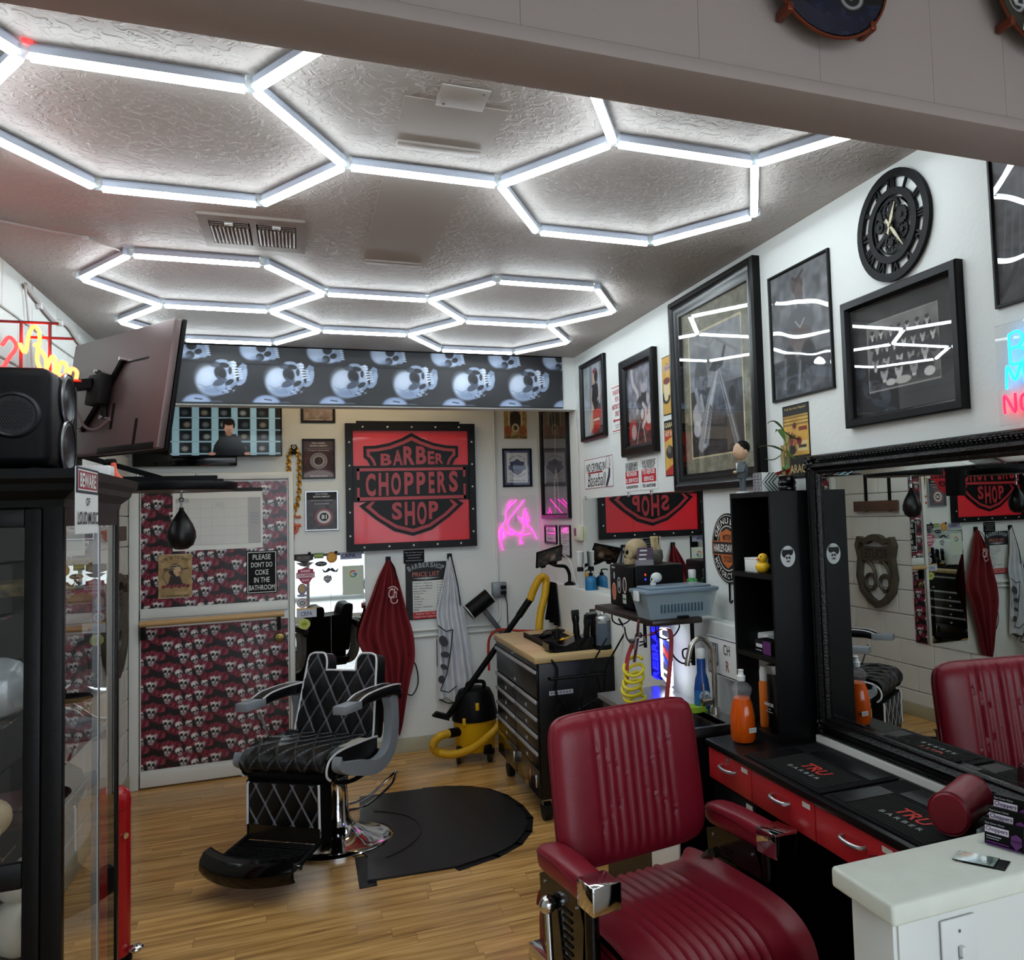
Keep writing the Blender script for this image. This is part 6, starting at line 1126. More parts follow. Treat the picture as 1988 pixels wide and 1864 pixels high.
# shelf on scroll brackets with towel warmer, basket and bottles
M('dark_wood', '#1d1310', .35, spec=.5, vary=(4, '#30201a', .6, (1, 8, 1))); sh_ = T('bracket_shelf', 'dark wood shelf on black scroll brackets over the sink', 'shelf', (0, 0, 0.2455)); O('board', MB().rbox(1.585, 1.858, 3.885, 4.775, 1.148, 1.178, .005), 'dark_wood', sh_)
for yy in (4.0, 4.66):
    b = O('bracket', MB().box(1.845, 1.8585, yy-.011, yy+.011, .92, 1.147).box(1.60, 1.858, yy-.011, yy+.011, 1.14, 1.1475), 'black', sh_)
    O('scroll', MB().tube(smoothpath([(1.65, yy, 1.138), (1.655, yy, 1.09), (1.70, yy, 1.065), (1.75, yy, 1.08), (1.78, yy, 1.12), (1.775, yy, 1.14)], 5), .0045, 6).tube(smoothpath([(1.845, yy, .94), (1.79, yy, .935), (1.74, yy, .98), (1.725, yy, 1.05)], 5), .0045, 6).tube(smoothpath([(1.84, yy, .955), (1.80, yy, .96), (1.795, yy, 1.0), (1.825, yy, 1.005), (1.83, yy, .985), (1.815, yy, .98)], 5), .0045, 6), 'black', b)
t = T('towel_warmer', 'black towel warmer box covered with round stickers', 'towel warmer', (1.5349, 3.8202, 1.256)); O('body', MB().rbox(-.14, .15, -.185, .185, .006, .245, .012), 'black', t); O('door', MB().rbox(-.155, -.139, -.18, .18, .012, .24, .01), 'black', t)
for q in (-.12, .12): O('foot', MB().cyl((q, 0, 0), (q, 0, .008), .012, n=10), 'rubber', t)
for i, (yy, zz, c) in enumerate(((-.08, .19, '#b5322c'), (-.08, .165, '#2a3ad0'))): O('indicator', MB().rbox(.155-.24, .165-.24, -.188, -.1855, zz, zz+.012, .001), M('pilot_%d' % i, c, .4, emit=1.5), t)
k = Ink(.0006); k.rect(-.14, .1, -.085, .11, '#8e9296').ell(-.10, .06, .014, .02, '#8fa3ad').ell(-.105, -.03, .034, .05, '#c08a72').ell(-.105, -.03, .026, .04, '#b5634c').ell(-.02, .01, .032, .045, '#b9bcc0').ell(-.02, .01, .026, .038, '#1c1c1e').ell(-.02, .015, .012, .02, '#b9bcc0').ell(.07, .015, .03, .045, '#c9b9b4').ell(.07, .015, .02, .035, '#3a2a2a').rect(.035, -.085, .09, -.035, '#b9c0b4').rect(.04, -.065, .084, -.055, '#4c6a44'); o = k.obj('stickers', t); LATER.append((o, onright(3.8202, 1.3602, 0, 1.4018)))
M('basket_lid', '#8da3b4', .3, trans=.35); M('basket_blue', '#6f93a8', .3, trans=.4)
t = T('storage_basket', 'translucent storage box with blue basket inside on the shelf', 'storage box', (1.5049, 3.43, 1.256)); B0, B1 = .165, .19
def tub(w0, w1, d0, d1, h, z=0): return MB().add([(-w0, -d0, z), (w0, -d0, z), (w0, d0, z), (-w0, d0, z), (-w1, -d1, z+h), (w1, -d1, z+h), (w1, d1, z+h), (-w1, d1, z+h)], [(3, 2, 1, 0), (0, 1, 5, 4), (1, 2, 6, 5), (2, 3, 7, 6), (3, 0, 4, 7)])
O('tub', tub(.165, .195, .085, .105, .125), M('tub_clear', '#a9bac4', .25, alpha=.55), t); O('inner_basket', tub(.15, .17, .075, .088, .075, .004), 'basket_blue', t)
for q in range(13): O('slot', MB().box(-.004, .004, -.0015, .0015, 0, .042), M('slot_dark', '#2c4a58', .5), t, loc=(-.11+q*.0185, -.0965, .03))
O('lid', MB().rbox(-.205, .205, -.115, .115, .125, .146, .008, 2).rbox(-.17, .17, -.09, .09, .145, .158, .006, 2), 'basket_lid', t)
for sx in (-1, 1): O('clasp', MB().rbox(sx*.205-.006, sx*.205+.006, -.03, .03, .09, .14, .003), 'white_plastic', t)
O('front_clasp', MB().rbox(-.03, .03, -.118, -.1, .0, .012, .003), 'black', t)
def skullobj(name, label, loc, s, mat_, rz_=0, deep=True):
    t = T(name, label, 'skull', loc, rz_); O('cranium', MB().ball((.08*s, 0, .62*s), .46*s, .37*s, .40*s, 18, 12), mat_, t); O('face', MB().ball((-.22*s, 0, .42*s), .2*s, .26*s, .3*s), mat_, t); O('jaw', MB().rbox(-.4*s, -.02*s, -.18*s, .18*s, 0, .24*s, .05*s), mat_, t)
    for q in (-1, 1): O('eye_socket', MB().ball((-.36*s, q*.13*s, .5*s), .07*s, .09*s, .1*s), 'black', t)
    O('nose_hole', MB().ball((-.41*s, 0, .34*s), .03*s, .04*s, .06*s), 'black', t)
    for q in range(4): O('tooth', MB().rbox(-.415*s, -.38*s, -.14*s+q*.075*s, -.08*s+q*.075*s, .14*s, .24*s, .01*s), mat_, t)
    return t
M('bone', '#b3a07c', .6, vary=(14, '#8a7652', .6)); M('bone_white', '#cfd3d2', .45)
skullobj('white_skull_ornament', 'small white skull ornament on the storage box lid', (1.4277, 3.4471, 1.3921), .065, 'bone_white'); skullobj('skull_ornament', 'bone coloured skull on top of the towel warmer', (1.4663, 3.7902, 1.4665), .14, 'bone')
t = T('stirrer_pot', 'dark pot full of wooden sticks on the towel warmer', 'pot', (1.5735, 3.7902, 1.4665)); O('pot', MB().lathe([(0, 0), (.035, 0), (.045, .03), (.042, .07), (.038, .075), (.034, .07), (0, .065)]), M('pot_dark', '#3c3a34', .5, vary=(30, '#6b675a', .6)), t); r_ = np.random.default_rng(2); M('stick', '#c9b68c', .6)
for q in range(26): a, rr = r_.uniform(0, 6.28), r_.uniform(0, .026); O('wooden_stick', MB().box(-.003, .003, -.0012, .0012, 0, .085), 'stick', t, loc=(rr*cos(a), rr*sin(a), .066)).rotation_euler = (r_.uniform(-.12, .12), r_.uniform(-.12, .12), a)
t = T('acrylic_card_stand', 'clear acrylic stand of purple cards on the towel warmer', 'card holder', (1.4792, 3.7001, 1.4665), -.35); O('holder', MB().box(-.05, .05, -.03, .03, 0, .004).box(-.05, .05, -.031, -.029, 0, .03), 'pet_clear', t)
for q in range(3): c_ = O('card', MB().box(-.042, .042, 0, .004, .004+q*.022, .05+q*.022), M('card_purple', '#3d2140', .4), t, loc=(.004*q, -.025+q*.018, 0)); O('card_band', MB().box(-.03, .01, -.001, 0, .03+q*.022, .038+q*.022), 'label_white', c_)
t = bottle_thing('green_bottle', 'green lotion bottle with white cap beside the wall mirror', (1.702, 3.655, 1.225), (('body', [(0, 0), (.032, 0), (.034, .01), (.034, .16), (.03, .19), (.02, .2)], M('bottle_green', '#2e8a3a', .3)), ('label', [(.0345, .05), (.0345, .14)], M('label_green', '#1f6a2c', .4)), ('cap', [(.021, .2), (.022, .24), (.018, .245), (0, .245)], 'white_plastic')))
bottle_thing('spray_bottle', 'clear spray bottle with tall white trigger top on the ledge', (1.703, 5.406, 1.225), (('body', [(0, 0), (.028, 0), (.03, .01), (.03, .11), (.022, .13)], 'pet_clear'), ('collar', [(.024, .125), (.025, .15), (.018, .16)], 'black'), ('trigger', [(.018, .16), (.026, .19), (.027, .26), (.03, .275), (.024, .282), (0, .283)], 'white_plastic')))
t = bottle_thing('blue_pump_bottle', 'blue liquid pump bottle on the ledge by the warmer', (1.703, 5.19, 1.225), (('body', [(0, 0), (.042, 0), (.044, .01), (.044, .085), (.03, .1), (.014, .108)], 'aqua_liquid'), ('pump', [(.016, .108), (.016, .125), (.006, .128), (.006, .15), (0, .15)], 'black'))); O('spout', MB().tube([V(0, 0, .148), V(-.035, -.01, .15), V(-.045, -.013, .142)], .005, 6), 'black', t)
# tablet on suction arm and charging cord
t = T('tablet_stand', 'tablet on a black suction arm clamped to the ledge corner', 'tablet', (1.703, 5.664, 1.225)); O('suction_base', MB().lathe([(0, 0), (.045, 0), (.042, .015), (.02, .028), (0, .03)]), 'black', t); O('arm', MB().tube(smoothpath([(0, 0, .025), (.0, -.0, .09), (-.04, -.03, .15), (-.12, -.06, .165), (-.18, -.08, .19)], 5), .014, 8), 'black', t)
tm = Matrix.Translation((-.19, -.11, .24)) @ Matrix.Rotation(.3, 4, 'Z') @ Matrix.Rotation(.6, 4, 'X') @ Matrix.Rotation(-.28, 4, 'Y'); tm = tm @ Matrix(((1, 0, 0, 0), (0, 0, -1, 0), (0, 1, 0, 0), (0, 0, 0, 1)))
cse = O('tablet_case', MB().rbox(-.115, .115, -.08, .08, -.014, 0, .006), 'black', t); cse.matrix_local = tm; cv = Cv(.205, .14, 60, '#241d1a'); cv.noise(8, .12).ell(.65, .4, .12, .2, '#8d8278', .8, soft=.4).ell(.45, .6, .2, .2, '#5a4030', .7, soft=.5); cv.obj('screen', cse, M('tablet_screen', rough=.12, attr=True, emit=.15), z=.0008)
for q in (-1, 1): O('clamp_jaw', MB().rbox(q*.05-.02, q*.05+.02, -.092, -.075, -.02, .006, .003), 'black', cse)
O('charging_cord', MB().tube(smoothpath([(-.08, -.13, .25), (-.05, -.2, .2), (-.04, -.3, .05), (-.0, -.4, -.1), (.02, -.5, -.2)], 6), .003, 6), 'white_plastic', t)
KS = 1.0; bt = T('hanging_black_towel', 'black towel hanging from the ledge end', 'towel'); KS = KR; M('black_cloth', '#08080a', .9, spec=.1)
def drape(pts_top, pts_bot, n=26, rows=14, amp=.012, freq=5, axis='x'):
    P = []
    for j in range(rows+1):
        f = j/rows; r = []
        for i in range(n+1):
            u = i/n; a = Vector(pts_top[0]).lerp(Vector(pts_top[1]), u); b = Vector(pts_bot[0]).lerp(Vector(pts_bot[1]), u); p = a.lerp(b, f); d = amp*(f**.7)*sin(u*freq*2*PI+f*1.5)
            r.append(p+(V(0, -d, 0) if axis == 'x' else V(-d, 0, 0)))
        P.append(r)
    return MB().grid(P)
O('cloth', drape([(1.655, 5.985, 1.232), (1.655, 5.83, 1.232)], [(1.648, 6.09, .95), (1.644, 5.72, .93)], amp=.012, freq=3, axis='y'), 'black_cloth', bt)
# sink with steel basin and tall faucet
sk = T('corner_sink', 'stainless steel sink with black cabinet under the shelf', 'sink', (0, 0, 0.2455)); O('cabinet', MB().box(1.50, 1.858, 3.49, 4.42, -0.2863, .70), 'lam_black', sk)
sx0, sx1, sy0, sy1 = 1.475, 1.858, 3.49, 4.44
O('rim', MB().box(sx0, sx1, sy0, sy0+.03, .715, .74).box(sx0, sx1, sy1-.35, sy1, .715, .74).box(sx0, sx0+.03, sy0+.03, sy1-.35, .715, .74).box(sx1-.08, sx1, sy0+.03, sy1-.35, .715, .74), 'steel', sk)
O('basin', MB().box(sx0+.03, sx1-.08, sy0+.03, sy1-.35, .545, .55).box(sx0+.025, sx0+.03, sy0+.03, sy1-.35, .55, .74).box(sx1-.08, sx1-.075, sy0+.03, sy1-.35, .55, .74).box(sx0+.03, sx1-.08, sy0+.025, sy0+.03, .55, .74).box(sx0+.03, sx1-.08, sy1-.35, sy1-.345, .55, .74), 'steel', sk)
M('brushed', '#b1aca2', .25, 1); t = T('gooseneck_faucet', 'tall brushed gooseneck faucet at the sink', 'faucet', (1.5607, 3.1728, 0.88)); O('base', MB().cyl((0, 0, 0), (0, 0, .03), .024, .02, 16), 'brushed', t); O('spout', MB().tube(smoothpath([(0, 0, .02), (0, 0, .25), (-.015, 0, .32), (-.06, .0, .362), (-.11, .0, .34), (-.135, .0, .27), (-.14, 0, .24)], 8), .013, 12), 'brushed', t); O('handle', MB().cyl((-.02, -.0, .06), (-.07, 0, .06), .018, n=14).cyl((-.055, 0, .06), (-.06, 0, .15), .006, n=8), 'brushed', t)
t = bottle_thing('blue_soap_bottle', 'blue spray dish soap bottle standing behind the faucet', (1.5435, 3.2585, 0.88), (('body', [(0, 0), (.036, 0), (.039, .015), (.039, .1), (.032, .15), (.022, .18), (.022, .25)], M('bottle_blue', '#15458c', .3)), ('cap', [(.023, .25), (.025, .285), (.02, .296), (0, .3)], 'white_plastic'), ('label', [(.0395, .03), (.0395, .1)], M('label_blue', '#2c6ab0', .35)))); k = Ink(.0); k.ell(0, .0, .028, .024, '#cfe0ea').text('Dawn', 0, 0, .04, .02, '#123a80', .03); o = k.obj('lettering', t); LATER.append((o, onback(1.5392, 0.9443, 0, 3.2242, KR)))
tag(O('sponge', MB().prism([(-.05, -.03), (0, -.045), (.05, -.03), (.055, .02), (.0, .035), (-.05, .025)], 0, .022), M('sponge_green', '#8fb52a', .8), loc=(1.5049, 3.2585, 0.8804)), 'bright green sponge on the sink rim', 'sponge')
# neon barber pole behind the coil hose
t = T('barber_pole_neon', 'blue and white neon barber pole sign over the sink', 'neon sign', mat=onright(3.7559, 1.0344, 0.0017, 1.595)); M('neon_white', '#eef6ff', .4, emit=5); M('neon_deepblue', '#2a2cff', .4, emit=5, ecol='#1414ff'); M('pole_red', '#d01830', .4, emit=.8); M('pole_blue', '#1c2cc0', .4, emit=.8); M('sign_plate', '#22248a', .3, emit=.25, ecol='#1010c0')
O('back_plate', MB().rbox(-.20, -.045, -.15, .165, 0, .008, .003), 'sign_plate', t)
for q, s_ in enumerate('BARBER'):
    v_, f_ = text_mesh(s_, .0, 0, .08); mn, mx = v_.min(0), v_.max(0); p_ = (v_-(mn+mx)/2)/(mx-mn); m_ = MB().add([(-.12-p_[i][1]*.075, .13-q*.052+p_[i][0]*.045, .012+p_[i][2]*.004) for i in range(len(p_))], f_); O('letter', m_, 'neon_deepblue', t)
for a, b in (((-.02, -.12), (-.02, .14)), ((.115, -.15), (.115, .11)), ((-.02, .14), (.1, .15)), ((-.02, -.12), (.1, -.155)), ((-.015, .10), (.115, .09)), ((-.015, -.085), (.115, -.10))): O('neon_tube', MB().tube([V(*a, .014), V(*b, .014)], .007, 6), 'neon_white', t)
for q, (c_, yy) in enumerate((('pole_blue', .05), ('pole_red', -.0), ('pole_blue', -.05))): O('stripe', MB().prism([(-.01, yy+.045), (-.01, yy+.015), (.105, yy-.045), (.105, yy-.015)], .004, .01), c_, t)
O('neon_ball', MB().ball((.08, -.185, .014), .02), 'neon_white', t)
k = Ink(.003); k.frame(-.17, -.088, .17, .088, .005, '#3a4558').text('CH', .03, .04, .065, .05, '#3c3f45', .01).text('R', .035, -.035, .032, .05, '#8c3a40', .01).poly([(-.15, .06), (-.06, .06), (-.06, -.04), (-.105, -.07), (-.15, -.04)], '#4c545e')
for q in range(4): k.rect(-.15+q*.025, -.03, -.14+q*.025, .055, '#b9bcc0')
board('shop_rules_sign', 'white sign with shield partly hidden behind the faucet', onright(3.1385, 1.1072, 0.0009, 1.595), .35, .185, .003, k)
# coiled yellow hose, airbrush, red strap
t = T('coiled_air_hose', 'yellow coiled air hose hanging over the sink', 'hose', (0, 0, 0.2455)); pts = []
for i in range(0, 90): a = i*.42; f = i/90; rr = .043+.004*sin(i*.3); pts.append((1.53+(rr+.008)*cos(a)+.01*sin(f*9), 4.03+rr*sin(a)*.8, .955-.215*f+.022*sin(a+.5)*(1.6-f)))
O('coil', MB().tube([V(*p) for p in pts], .0085, 8), M('hose_yellow', '#d8c62a', .4), t)
t = T('air_gun', 'chrome air blow gun hooked on the shelf edge above the coil', 'air gun', (0, 0, 0.2455)); O('barrel', MB().tube([V(1.535, 4.02, .965), V(1.545, 4.0, 1.06), V(1.555, 3.99, 1.175)], .009, 8), 'chrome', t); O('grip', MB().cyl((1.54, 4.01, 1.03), (1.548, 4.0, 1.09), .014, n=10), 'chrome', t); O('lever', MB().tube([V(1.55, 4.0, 1.10), V(1.585, 4.0, 1.09), V(1.59, 4.0, 1.06)], .004, 6), 'chrome', t); O('dial', MB().lathe([(.012, 0), (.012, .02), (0, .022)], (1.51, 4.01, 1.07), 10, 'x'), 'chrome', t)
t = T('red_strap', 'red rubber strap looped under the shelf', 'strap', (0, 0, 0.2455)); P = [V(*p) for p in smoothpath([(1.50, 4.05, .86), (1.51, 4.05, .98), (1.56, 4.04, 1.08), (1.62, 4.02, 1.09), (1.69, 4.0, 1.12), (1.725, 3.99, 1.10), (1.715, 3.97, 1.0), (1.69, 3.95, .88), (1.665, 3.94, .745)], 6)]; O('band', MB().grid([[p+V(-.011, 0, 0), p+V(.011, -.004, 0)] for p in P]).grid([[p+V(.011, -.001, 0), p+V(-.011, .003, 0)] for p in P]), M('strap_red', '#a3262a', .5), t)
# warning sign leaning under the desk
k = Ink(.004); k.rect(-.15, .05, .15, .25, '#b3242a').poly([(-.12, .08), (.12, .22), (.12, .24), (-.12, .12)], '#d9d9d6').text('T', .06, .12, .06, .09, '#e0ddd8', .02).text('WA', .05, -.11, .12, .07, '#16161a', .03)
board('warning_sign', 'red and white WARNING board leaning behind the red chair', onright(3.0441, 0.4856, 0, 1.2691), .32, .54, .01, k)
KS = 1.0
# ================================================================ left side: display cabinet, speaker, television, speed bag
M('ebony', '#070607', .4, spec=.22, bump=('noise', 40, .1)); cab = T('display_cabinet', 'tall black glass display cabinet at the opening', 'cabinet', (0, 0, 0)); cx0, cx1, cy0, cy1 = -1.06, -.622, 2.83, 3.62
O('plinth', MB().box(cx0, cx1, cy0, cy1, .002, .12), 'ebony', cab)
for a, b in ((cx1-.05, cy0), (cx1-.03, cy1-.035), (cx0, cy0), (cx0, cy1-.035)): O('corner_post', MB().rbox(a, a+(.05 if a == cx1-.05 else .03), b, b+.035, .12, 1.80, .004), 'ebony', cab)
O('crown', MB().add([(x, y, z) for z, e in ((1.79, .0), (1.81, .004), (1.835, .03), (1.853, .035), (1.868, .05), (1.895, .05)) for x, y in ((cx0, cy0-e), (cx1+e, cy0-e), (cx1+e, cy1+e), (cx0, cy1+e))], [(i*4+k, i*4+(k+1) % 4, i*4+4+(k+1) % 4, i*4+4+k) for i in range(5) for k in range(4)]+[(20, 21, 22, 23), (3, 2, 1, 0)]), 'ebony', cab, math.radians(25), label='stepped black crown moulding')
dd = O('door_frame', MB().rbox(cx1-.09, cx1-.05, cy0-.006, cy0+.016, .14, 1.785, .004).rbox(cx0+.03, cx0+.07, cy0-.006, cy0+.016, .14, 1.785, .004).rbox(cx0+.07, cx1-.09, cy0-.006, cy0+.016, 1.735, 1.785, .004).rbox(cx0+.07, cx1-.09, cy0-.006, cy0+.016, .76, .83, .004).rbox(cx0+.07, cx1-.09, cy0-.006, cy0+.016, .14, .2, .004), 'ebony', cab)
O('door_glass', MB().box(cx0+.07, cx1-.09, cy0+.004, cy0+.007, .2, 1.735), 'pane', dd)
O('side_glass', MB().box(cx1-.008, cx1-.005, cy0+.036, cy1-.036, .13, 1.79), 'pane', cab); [O('side_rail', MB().box(cx1-.02, cx1-.001, cy0+.036, cy1-.036, a, b), 'ebony', cab) for a, b in ((.12, .16), (1.735, 1.792))]; O('end_panel', MB().box(cx0+.03, -.84, cy1-.03, cy1-.012, .12, 1.79), 'ebony', cab); O('added_wall_panel', MB().box(cx0, cx0+.012, cy0+.036, cy1-.036, .12, 1.79), 'ebony', cab); O('back_glass', MB().box(-.84, cx1-.03, cy1-.02, cy1-.017, .12, 1.79), 'pane', cab); O('hinge_post', MB().box(cx1-.022, cx1-.004, 3.30, 3.325, .14, 1.74), 'alu', cab)  # dark end and wall panels added to darken the view through the glass
for z in (.45, .82, 1.18, 1.48): O('glass_shelf', MB().box(cx0+.02, cx1-.15, cy0+.05, cy1-.06, z, z+.006), 'pane', cab)
# things in the cabinet
t = T('burgundy_bowl', 'burgundy display bowl on a low cabinet shelf', 'bowl', (-.81, 3.2, .8265)); O('bowl', MB().lathe([(.03, 0), (.06, .005), (.1, .04), (.13, .075), (.125, .075), (.095, .042), (.03, .01)]), M('burgundy', '#3c1016', .35), t); O('rim', MB().tube([V(.128*cos(a), .128*sin(a), .075) for a in [2*PI*i/32 for i in range(32)]], .003, 5, True), 'black', t)
t = T('white_plush', 'white cloth bear sitting in the cabinet bottom', 'plush toy', (-.80, 3.15, .456)); M('plush', '#c9c4b4', .9); O('torso', MB().ball((0, 0, .09), .075, .07, .09), 'plush', t); O('head', MB().ball((0, 0, .21), .055, .055, .055), 'plush', t)
for q in (-1, 1): O('ear', MB().ball((.0, q*.045, .255), .02), 'plush', t); O('arm', MB().ball((.05, q*.06, .12), .03, .025, .05), 'plush', t)
t = T('peaked_hat', 'dark peaked hat with white cord on a cabinet shelf', 'hat', (-.80, 3.22, 1.1865)); O('crown', MB().lathe([(.1, 0), (.1, .04), (.085, .085), (.05, .11), (0, .118)]), 'black_cloth', t); O('brim', MB().prism([(.06, -.09), (.15, -.06), (.175, 0), (.15, .06), (.06, .09)], .0, .008), 'black_cloth', t); O('cord', MB().tube(smoothpath([(.09, -.05, .03), (.11, 0, .045), (.09, .05, .03)], 5), .004, 6), 'white', t)
skullobj('cabinet_skull', 'pale skull ornament behind the cabinet door glass', (-.83, 3.0, .8265), .13, 'bone', PI/2)
t = T('plastic_bag', 'crumpled clear plastic bag of goods on the top cabinet shelf', 'bag', (-.83, 3.0, 1.1865)); mb = MB().ball((0, 0, .09), .11, .09, .088, 16, 10); mb.v = [tuple(c*(1+.12*random.uniform(-1, 1)) if i != 2 else c for i, c in enumerate(v)) for v in mb.v]; O('bag', mb, M('bag_film', '#b9c0c4', .15, alpha=.55), t); O('contents', MB().rbox(-.05, .05, -.04, .04, .03, .12, .01), 'steel', t)
t = T('folded_shirt', 'folded black shirt with gold print inside the cabinet', 'shirt', (-.84, 3.05, 1.4865)); O('fold', MB().rbox(-.13, .13, -.12, .12, 0, .05, .015), 'black_cloth', t); O('fold', MB().rbox(-.125, .125, -.115, .115, .05, .09, .015), M('gold_print', '#1a1612', .8, vary=(20, '#8a7434', .7)), t)
# notice hanging on the crown
k = Ink(.0034); k.rect(-.135, .02, .135, .092, '#242a36'); k.rect(-.115, .028, .115, .086, '#9c3038').frame(-.115, .028, .115, .086, .004, '#d9d6d2').text('BEWARE', 0, .057, .19, .04, '#dcd9d6', .03).text('OF', 0, -.002, .045, .022, '#2a2a2c', .02).text('LOUD MUSIC', 0, -.048, .24, .036, '#2a2a2c', .02)
board('loud_music_sign', 'BEWARE OF LOUD MUSIC sign hanging on the cabinet crown', onleft(2.822, 1.803, .0, -.566), .27, .185, .003, k)
# loudspeaker on the cabinet
sp = T('party_speaker', 'large black loudspeaker box on top of the display cabinet', 'speaker', (-.86, 3.07, 1.8955)); O('enclosure', MB().rbox(-.19, .19, -.17, .17, .012, .302, .03, 3), 'black', sp)
for q in (-.14, .14): O('foot', MB().cyl((q, -.12, 0), (q, -.12, .013), .02, n=10).cyl((q, .12, 0), (q, .12, .013), .02, n=10), 'rubber', sp)
gr = O('side_grille', MB().lathe([(0, .006), (.055, .004), (.06, .008), (.066, .004), (.068, 0)], n=32).tf(onback(.10, .16, 0, -.17)), 'dark_metal', sp)
hs = MB()
for i in range(-7, 8):
    for j in range(-7, 8):
        if (i*i+j*j) < 50: hs.cyl((.10+i*.0068+(j % 2)*.0034, -.1765, .16+j*.0062), (.10+i*.0068+(j % 2)*.0034, -.1772, .16+j*.0062), .0018, n=5)
o = O('grille_holes', hs, 'black_matte', sp); o['kind'] = 'stuff'
for z in (.082, .228): O('woofer', MB().lathe([(.072, -.004), (.074, .004), (.066, .006), (.058, .0), (.03, -.0035), (.025, -.002), (0, .0)], (.194, 0, z), 28, 'x'), 'dark_metal', sp)
O('woofer_trim', MB().lathe([(.079, 0), (.084, .01), (.079, .014)], (.186, 0, .228), 28, 'x', False), 'steel', sp); O('woofer_trim', MB().lathe([(.079, 0), (.084, .01), (.079, .014)], (.186, 0, .082), 28, 'x', False), 'steel', sp)
# red neon script above the speaker
t = T('red_neon_script', 'orange red neon script sign glowing above the speaker', 'neon sign', mat=onback(-.80, 2.315, 0, 3.36)); M('neon_orange', '#ffb060', .4, emit=26, ecol='#ff3a14'); M('red_rail', '#6a1a1a', .5)
strokes(t, 'neon_orange', [[(-.06, .03), (-.045, .0), (-.035, .06), (-.02, .09), (-.005, .06), (-.012, -.02), (.0, -.06)], [(-.02, .03), (.01, -.01), (.015, -.06)], [(.015, -.05), (.03, -.01), (.04, -.03), (.035, -.07)], [(.045, -.07), (.055, -.03), (.07, -.04), (.068, -.075), (.05, -.072)], [(.075, -.08), (.085, -.05), (.1, -.06), (.098, -.085)]], z=.015, r=.006)
strokes(t, M('neon_red2', '#ff5050', .4, emit=9, ecol='#ff1818'), [[(-.11, .02), (-.09, .05), (-.07, .02), (-.09, -.02), (-.11, -.06)], [(-.15, .06), (-.13, .0), (-.14, -.07)]], z=.012, r=.006)
for y_, a, b in ((.105, -.16, .045), (.055, -.04, .09), (-.09, -.16, .11)): O('rail', MB().tube([V(a, y_, 0), V(b, y_, 0)], .005, 6), 'red_rail', t)
for x_ in (-.06, .02): O('rail', MB().tube([V(x_, -.21, 0), V(x_, .105, 0)], .005, 6), 'red_rail', t)
O('transformer', MB().rbox(-.1, .06, -.419, -.20, -.03, .03, .006), 'black', t)
tag(O('price_cone', MB().lathe([(.03, 0), (.03, .004), (.012, .03), (.008, .06), (0, .062)], (-.62, 3.5, 1.8955), 14), M('cone_red', '#d8563c', .5)), 'small red and white cone on the cabinet crown', 'cone'); tag(O('white_carton', MB().rbox(-.72, -.61, 3.38, 3.46, 1.8955, 1.94, .003), 'white'), 'white carton behind the speaker on the cabinet', 'box')
# television seen from behind, on an articulated arm
tvx, tvn, tvu = V(.544, -.839, -.016), V(-.831, -.542, .128), V(.116, .056, .992); tc_ = V(-.716, 4.11, 2.29)
M('tv_back', '#6b5c5c', .36, .55, bump=('wave', 60, .08, 'Y')); m_ = Matrix(((tvx.x, tvu.x, tvn.x, tc_.x), (tvx.y, tvu.y, tvn.y, tc_.y), (tvx.z, tvu.z, tvn.z, tc_.z), (0, 0, 0, 1)))
t = T('arm_mounted_television', 'large television seen from its brushed back on a wall arm', 'television', mat=m_); O('back_cover', MB().rbox(-.45, .45, -.26, .26, -.012, .018, .006), 'tv_back', t); O('bezel', MB().rbox(-.453, .453, -.263, .263, -.03, -.0125, .004), 'black', t); O('screen', MB().box(-.44, .44, -.25, .25, -.0315, -.03), 'black_gloss', t)
O('port_recess', MB().box(.02, .045, -.16, -.05, .0175, .0185), 'black_matte', t); O('vent_slot', MB().box(.24, .265, -.24, -.13, .0175, .0185), 'black_matte', t); O('mount_rail', MB().box(.02, .28, .115, .122, .018, .02), 'black', t); O('bottom_lip', MB().rbox(-.05, .42, -.262, -.235, .012, .024, .003), 'black', t)
for i, (a, b) in enumerate(((.12, .13), (-.1, .1), (.02, -.11), (-.17, -.15))): O('mount_arm', MB().tube([V(-.04, .0, .03), V(a-.04, b, .028)], .012, 6), 'black', t); O('mount_bolt', MB().cyl((a-.04, b, .02), (a-.04, b, .045), .009, n=10), 'chrome', t)
O('mount_head', MB().rbox(-.10, .02, -.06, .07, .03, .08, .008), 'black', t); O('swing_arm', MB().tube([V(-.05, .03, .07), V(-.24, .0, .18), V(-.36, .0, .25)], .028, 4), 'black', t); O('swing_arm', MB().tube([V(-.36, .0, .25), V(-.42, .05, .23), V(-.40, .1, .22)], .02, 4), 'black', t)
k = Ink(.0); k.text('NB', 0, 0, .04, .022, '#9aa03a', .03); o = k.obj('lettering', t); o.location = (-.20, .006, .176); o.rotation_euler = (0, -.52, 0)
O('signal_cable', MB().tube(smoothpath([(.03, -.12, .025), (-.04, -.16, .04), (-.14, -.14, .05), (-.25, -.06, .05), (-.34, -.02, .08)], 5), .006, 6), M('cable_tan', '#6a5c58', .5), t)
